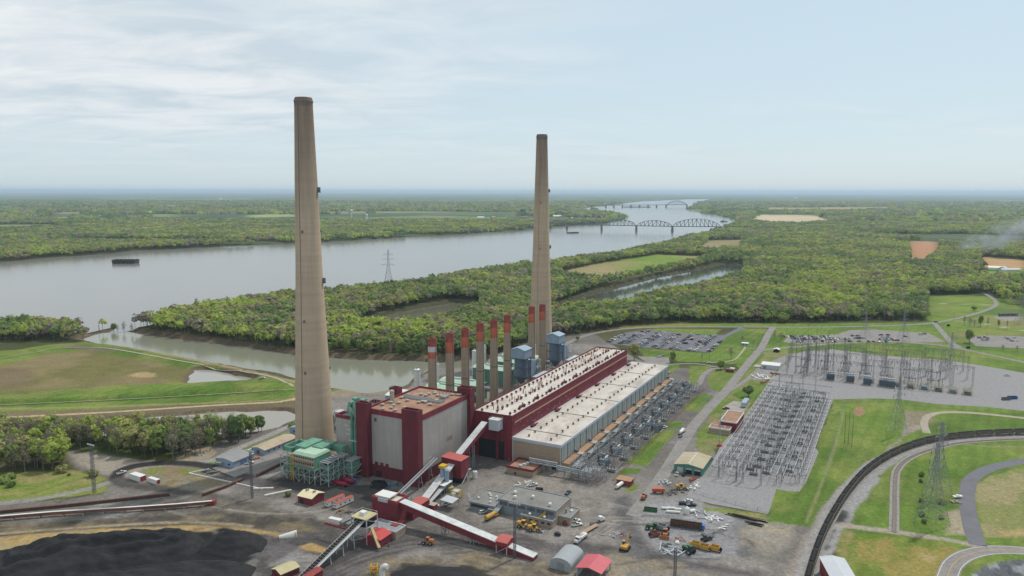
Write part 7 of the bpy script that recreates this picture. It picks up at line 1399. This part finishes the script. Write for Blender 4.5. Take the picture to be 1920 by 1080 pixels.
t = machine('utility_vehicle','small red utility vehicle by the buff lean-to','vehicle',1059,984,-1.2,1.2); G().box(-1.3,1.4,-.7,.7,.4,1.0).build('body', M_red, t); g=G(); [g.beam((x,y,1.0),(x,y,1.9),.1) for x in (-.4,.6) for y in (-.6,.6)]; g.box(-.5,.7,-.7,.7,1.9,2.0); g.build('canopy', M_red, t); wheels(t,(-.9,1.0),.75,.32)
t = machine('utility_vehicle','small dark utility vehicle below the lean-to','vehicle',1045,1004,-.6,1.2); G().box(-1.3,1.4,-.7,.7,.4,1.1).build('body', M_dark, t); G().box(-.5,.7,-.65,.65,1.1,1.9).build('canopy', M_steeld, t); wheels(t,(-.9,1.0),.75,.32)
t = machine('crane_truck','yellow lattice boom crane against the buff wing','crane',1002,984,.3,1.0); G().box(-2,2,-1.2,1.2,.8,2.2).build('body', M_cy, t); g=G(); lattice(g,-.4,.4,-.4,.4,0,7,1,1,5,.12); o=g.build('boom', M_yellow, t); o.location=(1,0,2); o.rotation_euler=(0,.9,0); wheels(t,(-1.4,1.4),1.3,.55)

# ================================================================ COAL TRAIN
M_hop = mat('coal_car_steel', c(112,106,96), .16, .3, .75, streak=.2); M_load = mat('coal_load', c(34,34,36), .3, .9, .9, bump=.6)
def hopper_proto():
    t = thing('coal_car','x','coal car'); g=G(); L2,Wd=7.4,1.55
    g.frustum(-L2+1.2,L2-1.2,-Wd+.2,Wd-.2,1.1,-L2,L2,-Wd,Wd,2.0); g.box(-L2,L2,-Wd,-Wd+.12,2.0,3.9); g.box(-L2,L2,Wd-.12,Wd,2.0,3.9); g.box(-L2,-L2+.12,-Wd+.12,Wd-.12,2.0,3.9); g.box(L2-.12,L2,-Wd+.12,Wd-.12,2.0,3.9)
    for k in range(9):
        for s in (-1,1): g.box(-L2+.8+k*1.72,-L2+.95+k*1.72,s*Wd if s>0 else s*Wd-.09,s*Wd+.09 if s>0 else s*Wd,2.0,3.9)
    for s in (-1,1): g.box(-L2-.05,L2+.05,s*Wd if s>0 else s*Wd-.12,s*Wd+.12 if s>0 else s*Wd,3.75,3.95)
    g.build('body', M_hop, t); g=G(); g.frustum(-L2+.13,L2-.13,-Wd+.13,Wd-.13,3.0,-L2+1.5,L2-1.5,-.5,.5,4.25); g.box(-L2+.13,L2-.13,-Wd+.13,Wd-.13,2.6,3.0); g.build('coal_load', M_load, t)
    for x in (-5.4,5.4):
        g=G(); [g.tube((x+dx,s*.9,.5),(x+dx,s*.7,.5),.46,10) for dx in (-.9,.9) for s in (-1,1)]; g.box(x-1.6,x+1.6,-1.0,-.92,.35,.8); g.box(x-1.6,x+1.6,.92,1.0,.35,.8); g.build('bogie', M_steeld, t)
    g=G(); [g.box(s*L2 if s>0 else s*L2-.7, s*L2+.7 if s>0 else s*L2, -.15,.15,.8,1.1) for s in (-1,1)]; g.build('coupler', M_steeld, t); return t
hp = hopper_proto(); curve = np.array(smooth(W(RAIL),14)); seg = np.r_[0,np.cumsum(np.linalg.norm(np.diff(curve,axis=0),axis=1))]
def along(s): return float(np.interp(s,seg,curve[:,0])), float(np.interp(s,seg,curve[:,1]))
s0 = seg[14]*.2+8; n = int((seg[-1]-s0)/16.4)
for i in range(n):
    a, b = along(s0+i*16.4-5.4), along(s0+i*16.4+5.4); cx, cy_ = (a[0]+b[0])/2, (a[1]+b[1])/2; r = math.atan2(b[1]-a[1], b[0]-a[0]); lab = f'open coal car heaped with black coal, {nth(i)} from the near end of the train'
    if i == 0: hp.location=(cx,cy_,.35); hp.rotation_euler=(0,0,r); hp['label']=lab; hp['group']='coal cars of the train'
    else: dup(hp,(cx,cy_),r,lab,.35,None,'coal cars of the train')
def track(pts, label, ballast, w=4.6):
    p=smooth(W(pts),8); t=tag(ribbon(p,w,.13).build('railway_track', ballast),label,'railway track',kind='structure')
    for o in (-.75,.75):
        q=np.array(p); tt=np.gradient(q,axis=0); tt/=np.linalg.norm(tt,axis=1)[:,None]; nq=q+np.stack([tt[:,1],-tt[:,0]],1)*o; g=G(); [g.beam((a[0],a[1],.27),(b[0],b[1],.27),.12,.16) for a,b in zip(nq,nq[1:])]; g.build('rail', M_rustp, t)
    g=G(); d=0
    for a,b in zip(p,p[1:]):
        a=Vector((a[0],a[1],.15)); b=Vector((b[0],b[1],.15)); l=(b-a).length; u_=(b-a)/max(l,1e-6); nn_=Vector((-u_.y,u_.x,0)); k=(-d)%1.4
        while k<l: q=a+u_*k; g.beam(q-nn_*1.3,q+nn_*1.3,.3,.1); k+=1.4
        d+=l
    g.build('sleeper', M_bark, t); return t
M_ball = mat('ballast', c(150,146,142), .18, .8, .95, dirt=c(112,106,102), dirt_amt=.6, det=8)
track(RAIL, 'curved railway track carrying the coal train', M_ball); track([(1676,998),(1677,960),(1678,905),(1683,880),(1704,860),(1740,845),(1793,832),(1860,826),(1960,822)], 'rusty rail spur curving inside the train loop', M_ball, 5.2)

# ================================================================ BRIDGES, BOATS, FAR SHORE
M_brdg = mat('bridge_steel', c(104,110,118), .1, .05, .7); M_pier = mat('bridge_pier', c(128,122,116), .12, .05, .9)
def bridge(label, name, spans, ztop_deck, piers):
    t = thing(name, label, 'bridge', spans[0][0], 0, WZ); x0,y0=spans[0][0]
    for (p,q,hh,n) in [(s[0],s[1],s[2],s[3]) for s in spans]:
        a=Vector((p[0]-x0,p[1]-y0,ztop_deck)); b=Vector((q[0]-x0,q[1]-y0,ztop_deck)); d=(b-a); r=Vector((d.y,-d.x,0)).normalized()*5; g=G(); wd=1.7
        tops=[hh*(math.sin(math.pi*min(max(k/n,0),1))**.55) if 0<k<n else 0 for k in range(n+1)]
        for s in (-1,1):
            P_=[a.lerp(b,k/n)+r*s for k in range(n+1)]; T_=[P_[k]+Vector((0,0,tops[k])) for k in range(n+1)]
            for k in range(n):
                g.beam(T_[k],T_[k+1],wd,wd); 
                if 0<k: g.beam(P_[k],T_[k],wd*.7)
                if 0<k<n-1: g.beam(P_[k],T_[k+1],wd*.6) if k<n/2 else g.beam(T_[k],P_[k+1],wd*.6)
        for k in range(1,n): g.beam(a.lerp(b,k/n)+r+Vector((0,0,tops[k])), a.lerp(b,k/n)-r+Vector((0,0,tops[k])), wd*.6)
        if hh: g.build('truss', M_brdg, t)
        G().beam(a,b,11,3.2).build('deck', M_brdg, t)
    for (x,y) in piers: G().frustum(x-x0-5,x-x0+5,y-y0-9,y-y0+9,-6,x-x0-3.5,x-x0+3.5,y-y0-7,y-y0+7,ztop_deck-1.6).build('pier', M_pier, t)
    return t
B = [P(px,py,WZ) for px,py in ((1063,429.5),(1127.9,432),(1193,433.5),(1260.5,434.8),(1351,436.5))]; B[-1] = P(1351,435.5,WZ)
dl = (B[1][0]-B[0][0], B[1][1]-B[0][1]); Bl = [(B[0][0]-dl[0]*k, B[0][1]-dl[1]*k) for k in (1.0,.5)]; Br = (B[-1][0]+160, B[-1][1]+60)
bridge('long steel truss railway bridge with arched spans over the river','truss_bridge',[(Bl[0],Bl[1],18,8),(Bl[1],B[0],18,8),(B[0],B[1],20,9),(B[1],B[2],29,9),(B[2],B[3],27,9),(B[3],B[4],36,12),(B[4],Br,0,2)],26,[Bl[1]]+B)
A2=[P(px,py,WZ) for px,py in ((1110,389.6),(1136,389.4),(1151,389.3),(1167,389.2),(1183,389.1),(1199,389),(1215,388.9),(1231,388.8),(1249,388.7),(1288,388.4))]
t=thing('arch_bridge','faint steel arch bridge far up the river','bridge',A2[0],0,WZ); x0,y0=A2[0]; g=G(); pts=[Vector((x-x0,y-y0,30)) for x,y in A2]; [g.beam(p,q,18,6) for p,q in zip(pts,pts[1:])]; g.build('deck', M_brdg, t)
for p in pts: G().frustum(p.x-9,p.x+9,p.y-12,p.y+12,-6,p.x-7,p.x+7,p.y-10,p.y+10,27).build('pier', M_pier, t)
g=G(); a,b=pts[-2],pts[-1]; pr=a
for k in range(1,15): u_=k/14; q=a.lerp(b,u_)+Vector((0,0,48*math.sin(math.pi*u_))); g.beam(pr,q,7,7); g.beam(a.lerp(b,u_),q,3); pr=q
g.build('arch', M_brdg, t)
M_barge = mat('barge_steel', c(72,66,66), .2, .1, .8); M_bargr = mat('barge_rust', c(130,84,72), .2, .1, .8)
def barge(label, px, py, l, w, h, rot, n=1, m=M_barge, cabin=False):
    x,y=P(px,py,WZ); t=thing('barge' if not cabin else 'towboat',label,'barge' if not cabin else 'boat',(x,y),rot,WZ); G().frustum(-l/2+2,l/2-3,-w/2+.5,w/2-.5,-.6,-l/2,l/2,-w/2,w/2,h).build('hull', m, t)
    if cabin: G().box(-l*.3,l*.1,-w*.35,w*.35,h,h+4).box(-l*.2,0,-w*.25,w*.25,h+4,h+8).build('cabin', M_lsteel, t); g=G(); [g.tube((-l*.25,s*w*.2,h+4),(-l*.25,s*w*.2,h+9),.8,8) for s in (-1,1)]; g.build('funnel', M_dark, t)
    else: G().box(-l/2+4,l/2-5,-w/2+1.5,w/2-1.5,h,h+1.0).build('hatch_cover', M_dark, t)
    return t
for k in range(6): barge(f'tall dark empty barge moored in the river, {nth(k)} from the left of the block',218+k*7.2,493.5,26,9,9.5,1.5,m=M_barge)
barge('flat dark barge drifting below the railway bridge',1074,437,62,14,3.5,.55); barge('towboat beside the wooded right bank past the bridge',1357,416,50,16,4,.4,cabin=True); barge('low barges moored along the far right bank',1394,409,90,26,4,-.2); barge('red brown barge moored further up the right bank',1370,406.5,120,24,4,-.1,m=M_bargr); barge('small towboat near the far left bank',1114,391.5,80,26,8,.1,cabin=True); barge('long tow of barges under the arch bridge',1195,388.6,330,40,7,.02); barge('flat pale barge along the left bank',905,436,150,20,3,.1,m=M_lconc)
# dam wall in the canal mouth
x,y=P(170,627,WZ); t=thing('dam_wall','low wooden dam wall closing the canal mouth','dam',(x,y),0,WZ); w_=W([(122,640),(145,632),(185,623),(212,617)],WZ); g=G(); [g.beam((a[0]-x,a[1]-y,.9),(b[0]-x,b[1]-y,.9),1.6,2.6) for a,b in zip(w_,w_[1:])]; g.build('wall', mat('old_timber', c(110,96,84), .2, .3, .9), t)
for px,py,h in ((146,631,9),(186,622,9)): q=P(px,py,WZ); G().tube((q[0]-x,q[1]-y,0),(q[0]-x,q[1]-y,h),.35,6).build('post', M_dark, t)
# far shore houses, tanks and water towers
rh = random.Random(9); houses=[]
for i in range(34): houses.append((rh.uniform(872,996) if i<16 else rh.uniform(1036,1168), rh.uniform(409,421) if i<16 else rh.uniform(401,413)))
houses += [(372,381),(64,407),(188,407),(1895,408.5),(1470,371.5),(1448,371),(1492,372),(1630,408),(1640,409),(1772,384),(1792,383),(1824,385),(365,384),(322,389),(1866,507.5),(1880,508)]
hmesh = [G().house(-12,12,-7,7,0,6,4,'x').mesh('far_house',[m_]) for m_ in (M_wht,M_lsteel,M_brick,M_greyroof)]
for i,(px,py) in enumerate(houses):
    x,y=P(px,py); o=tag(link('far_house',hmesh[i%4]),'tiny pale house among trees of the riverside town far away' if i<16 else 'tiny house on the town point by the railway bridge' if i<34 else f'far pale building on the plain, {nth(i-34)} of the scattered ones','house','houses across the river'); o.location=(x,y,2); o.rotation_euler=(0,0,rh.random()*3); s=1.0 if y<5000 else 1.6 if y<8000 else 4; o.scale=(s*1.2,s,s*.9 if y<8000 else s*.5)
def wtower(label, px, py, h, r):
    x,y=P(px,py); t=thing('water_tower',label,'water tower',(x,y),0); G().lathe([(r*.35,0),(r*.22,h*.3),(r*.22,h*.68)],10,cap=False).build('stem', M_wht, t); G().lathe([(r*.22,h*.66),(r*.9,h*.78),(r,h*.87),(r*.7,h*.96),(.1,h)],14).build('tank', M_wht, t)
wtower('far white water tower on the plain beyond the river',413,384.5,85,20); wtower('white water tower left of the white standpipe',659,408,58,11)
x,y=P(688,417); t=thing('standpipe','white cylindrical standpipe among the trees across the river','water tower',(x,y),0); G().lathe([(7,0),(7,46),(2,51)],14).build('tank', M_wht, t); x,y=P(1320,377)
# white farm building and drifting smoke on the right
x,y=P(1893,509); t=thing('farm_barn','long white farm building on the green field at the right edge','barn',(x,y),.05); G().house(-22,22,-7,7,0,5,2.5,'x').build('walls', M_wht, t); G().gable(-22,22,-7,7,5,2.5,'x',.5).build('roof', M_lsteel, t)
x,y=P(1888,593); t=thing('tank_farm','dark equipment compound beyond the winding road','compound',(x,y),.1); [G().box(k*5-12,k*5-8.6,-2,3,0,4.5).build('unit', M_steeld, t) for k in range(6)]; G().box(-14,16,-4,-3.8,0,1.2).build('wall', M_lconc, t)
for px,py,lab in ((1778,613,'dark sign board by the junction road'),(1815,655,'dark sign board on the lawn below the road')): x,y=P(px,py); t=thing('sign_board',lab,'sign',(x,y),.1); G().box(-2.2,2.2,-.2,.2,.8,3.6).build('board', M_dark, t); [G().beam((s*1.8,0,0),(s*1.8,0,.8),.25).build('post', M_bark, t) for s in (-1,1)]
sm_m = bpy.data.materials.new('smoke'); sm_m.use_nodes=True; tt=sm_m.node_tree; tt.nodes.remove(tt.nodes['Principled BSDF']); pv=nn(tt,'ShaderNodeVolumePrincipled'); pv.inputs['Color'].default_value=(.84,.90,1.0,1)
tc=nn(tt,'ShaderNodeTexCoord'); n1=nn(tt,'ShaderNodeTexNoise',Scale=.022,Detail=5.0); tt.links.new(tc.outputs['Object'],n1.inputs['Vector']); gr=nn(tt,'ShaderNodeTexGradient',gradient_type='SPHERICAL'); mp=nn(tt,'ShaderNodeMapping'); mp.inputs['Scale'].default_value=(1/150,1/40,1/45); tt.links.new(tc.outputs['Object'],mp.inputs[0]); tt.links.new(mp.outputs[0],gr.inputs[0])
mr=nn(tt,'ShaderNodeMapRange'); mr.inputs[1].default_value=.42; mr.inputs[2].default_value=.7; mr.inputs[4].default_value=.045; tt.links.new(n1.outputs[0],mr.inputs[0]); mm=nn(tt,'ShaderNodeMath',operation='MULTIPLY'); tt.links.new(mr.outputs[0],mm.inputs[0]); tt.links.new(gr.outputs[0],mm.inputs[1]); tt.links.new(mm.outputs[0],pv.inputs['Density']); tt.links.new(pv.outputs[0],tt.nodes['Material Output'].inputs['Volume'])
x,y=P(1846,480); o=tag(G().box(-150,150,-40,40,-45,45).build('smoke',sm_m),'thin blue smoke drifting from the wood edge by the orange field','smoke',kind='stuff'); o.location=(x+60,y+20,58); o.rotation_euler=(0,-.33,0)
# ================================================================ CAMERA, SUN, SKY, HAZE
cam = bpy.data.cameras.new('camera'); co = bpy.data.objects.new('camera', cam); C.objects.link(co); bpy.context.scene.camera = co
cam.sensor_width = 36; cam.lens = 36*FPX/1920; cam.clip_start = 1; cam.clip_end = 300000
co.matrix_world = Matrix.Translation((0,0,H)) @ (Matrix.Rotation(math.pi/2-TH, 4, 'X') @ Matrix.Rotation(ROLL, 4, 'Z'))
SEL, SAZ = math.radians(57), math.radians(46)        # sun: high, ahead and to the right
sd = Vector((math.sin(SAZ)*math.cos(SEL), math.cos(SAZ)*math.cos(SEL), math.sin(SEL)))
sun = bpy.data.lights.new('sun', 'SUN'); sun.energy = 2.9; sun.angle = math.radians(1.5); sun.color = (1, .95, .87)
so = bpy.data.objects.new('sun', sun); C.objects.link(so); so.rotation_euler = sd.to_track_quat('Z', 'Y').to_euler()
w = bpy.data.worlds.new('World'); bpy.context.scene.world = w; w.use_nodes = True; t = w.node_tree; L = t.links.new
bg = t.nodes['Background']; bg.inputs[1].default_value = .12
sky = nn(t, 'ShaderNodeTexSky', sky_type='NISHITA', sun_disc=False, sun_elevation=SEL, sun_rotation=SAZ, altitude=100, air_density=1.0, dust_density=.7, ozone_density=1.0)
tc = nn(t, 'ShaderNodeTexCoord'); sx = nn(t, 'ShaderNodeSeparateXYZ'); L(tc.outputs['Generated'], sx.inputs[0])
zz = nn(t, 'ShaderNodeMath', operation='ADD'); L(sx.outputs[2], zz.inputs[0]); zz.inputs[1].default_value = .10
dx = nn(t, 'ShaderNodeMath', operation='DIVIDE'); L(sx.outputs[0], dx.inputs[0]); L(zz.outputs[0], dx.inputs[1])
dy = nn(t, 'ShaderNodeMath', operation='DIVIDE'); L(sx.outputs[1], dy.inputs[0]); L(zz.outputs[0], dy.inputs[1])
cb = nn(t, 'ShaderNodeCombineXYZ'); L(dx.outputs[0], cb.inputs[0]); L(dy.outputs[0], cb.inputs[1])
mp = nn(t, 'ShaderNodeMapping'); mp.inputs['Scale'].default_value = (.55, .8, 1); mp.inputs['Rotation'].default_value = (0,0,.35); mp.inputs['Location'].default_value = (2.1, .4, 0); L(cb.outputs[0], mp.inputs[0])
n1 = nn(t, 'ShaderNodeTexNoise', Scale=.5, Detail=8.0, Roughness=.5, Distortion=.25); L(mp.outputs[0], n1.inputs['Vector'])
mr = nn(t, 'ShaderNodeMapRange'); mr.inputs[1].default_value = .42; mr.inputs[2].default_value = .64; mr.inputs[3].default_value = .0; mr.inputs[4].default_value = 1.0
b1 = nn(t, 'ShaderNodeMath', operation='MULTIPLY_ADD'); L(sx.outputs[0], b1.inputs[0]); b1.inputs[1].default_value = -.22; L(n1.outputs[0], b1.inputs[2])
b2 = nn(t, 'ShaderNodeMath', operation='MULTIPLY_ADD'); L(sx.outputs[2], b2.inputs[0]); b2.inputs[1].default_value = .22; L(b1.outputs[0], b2.inputs[2]); L(b2.outputs[0], mr.inputs[0])
hr = nn(t, 'ShaderNodeMapRange'); hr.inputs[1].default_value = .015; hr.inputs[2].default_value = .10; L(sx.outputs[2], hr.inputs[0])      # low down the cloud thins into haze
mh = nn(t, 'ShaderNodeMath', operation='MULTIPLY'); L(mr.outputs[0], mh.inputs[0]); L(hr.outputs[0], mh.inputs[1])
veil = nn(t, 'ShaderNodeRGB'); veil.outputs[0].default_value = (5.2, 6.3, 6.9, 1); mv = nn(t, 'ShaderNodeMix', data_type='RGBA'); mv.inputs[0].default_value = .80; L(sky.outputs[0], mv.inputs[6]); L(veil.outputs[0], mv.inputs[7])
n2 = nn(t, 'ShaderNodeTexNoise', Scale=2.6, Detail=7.0, Roughness=.6, Distortion=.5); L(mp.outputs[0], n2.inputs['Vector'])
cl = nn(t, 'ShaderNodeValToRGB'); cl.color_ramp.elements[0].position = .36; cl.color_ramp.elements[0].color = (4.95, 5.75, 6.35, 1); cl.color_ramp.elements[1].position = .62; cl.color_ramp.elements[1].color = (6.8, 7.15, 7.35, 1); L(n2.outputs[0], cl.inputs[0])
mx = nn(t, 'ShaderNodeMix', data_type='RGBA'); L(mh.outputs[0], mx.inputs[0]); L(mv.outputs[2], mx.inputs[6]); L(cl.outputs[0], mx.inputs[7])
L(mx.outputs[2], bg.inputs[0])
hz = bpy.data.materials.new('haze'); hz.use_nodes = True; t = hz.node_tree; t.nodes.remove(t.nodes['Principled BSDF'])
pv = nn(t, 'ShaderNodeVolumePrincipled'); pv.inputs['Color'].default_value = (.66, .84, 1.0, 1); pv.inputs['Density'].default_value = 3.3e-5; pv.inputs['Anisotropy'].default_value = .2
t.links.new(pv.outputs[0], t.nodes['Material Output'].inputs['Volume'])
o = tag(G().box(-110000,110000,-4000,120000,-14,262).build('haze', hz), 'pale blue haze lying over the whole landscape', 'haze', kind='stuff')
S = bpy.context.scene; S.view_settings.view_transform = 'Standard'; S.view_settings.look = 'None'; S.view_settings.exposure = 0.0; S.view_settings.gamma = 1
S.render.engine = 'CYCLES'; cy = S.cycles; cy.max_bounces = 5; cy.diffuse_bounces = 2; cy.glossy_bounces = 2; cy.transmission_bounces = 3; cy.transparent_max_bounces = 6; cy.volume_bounces = 0
cy.use_denoising = True; cy.use_adaptive_sampling = True; cy.adaptive_threshold = .008
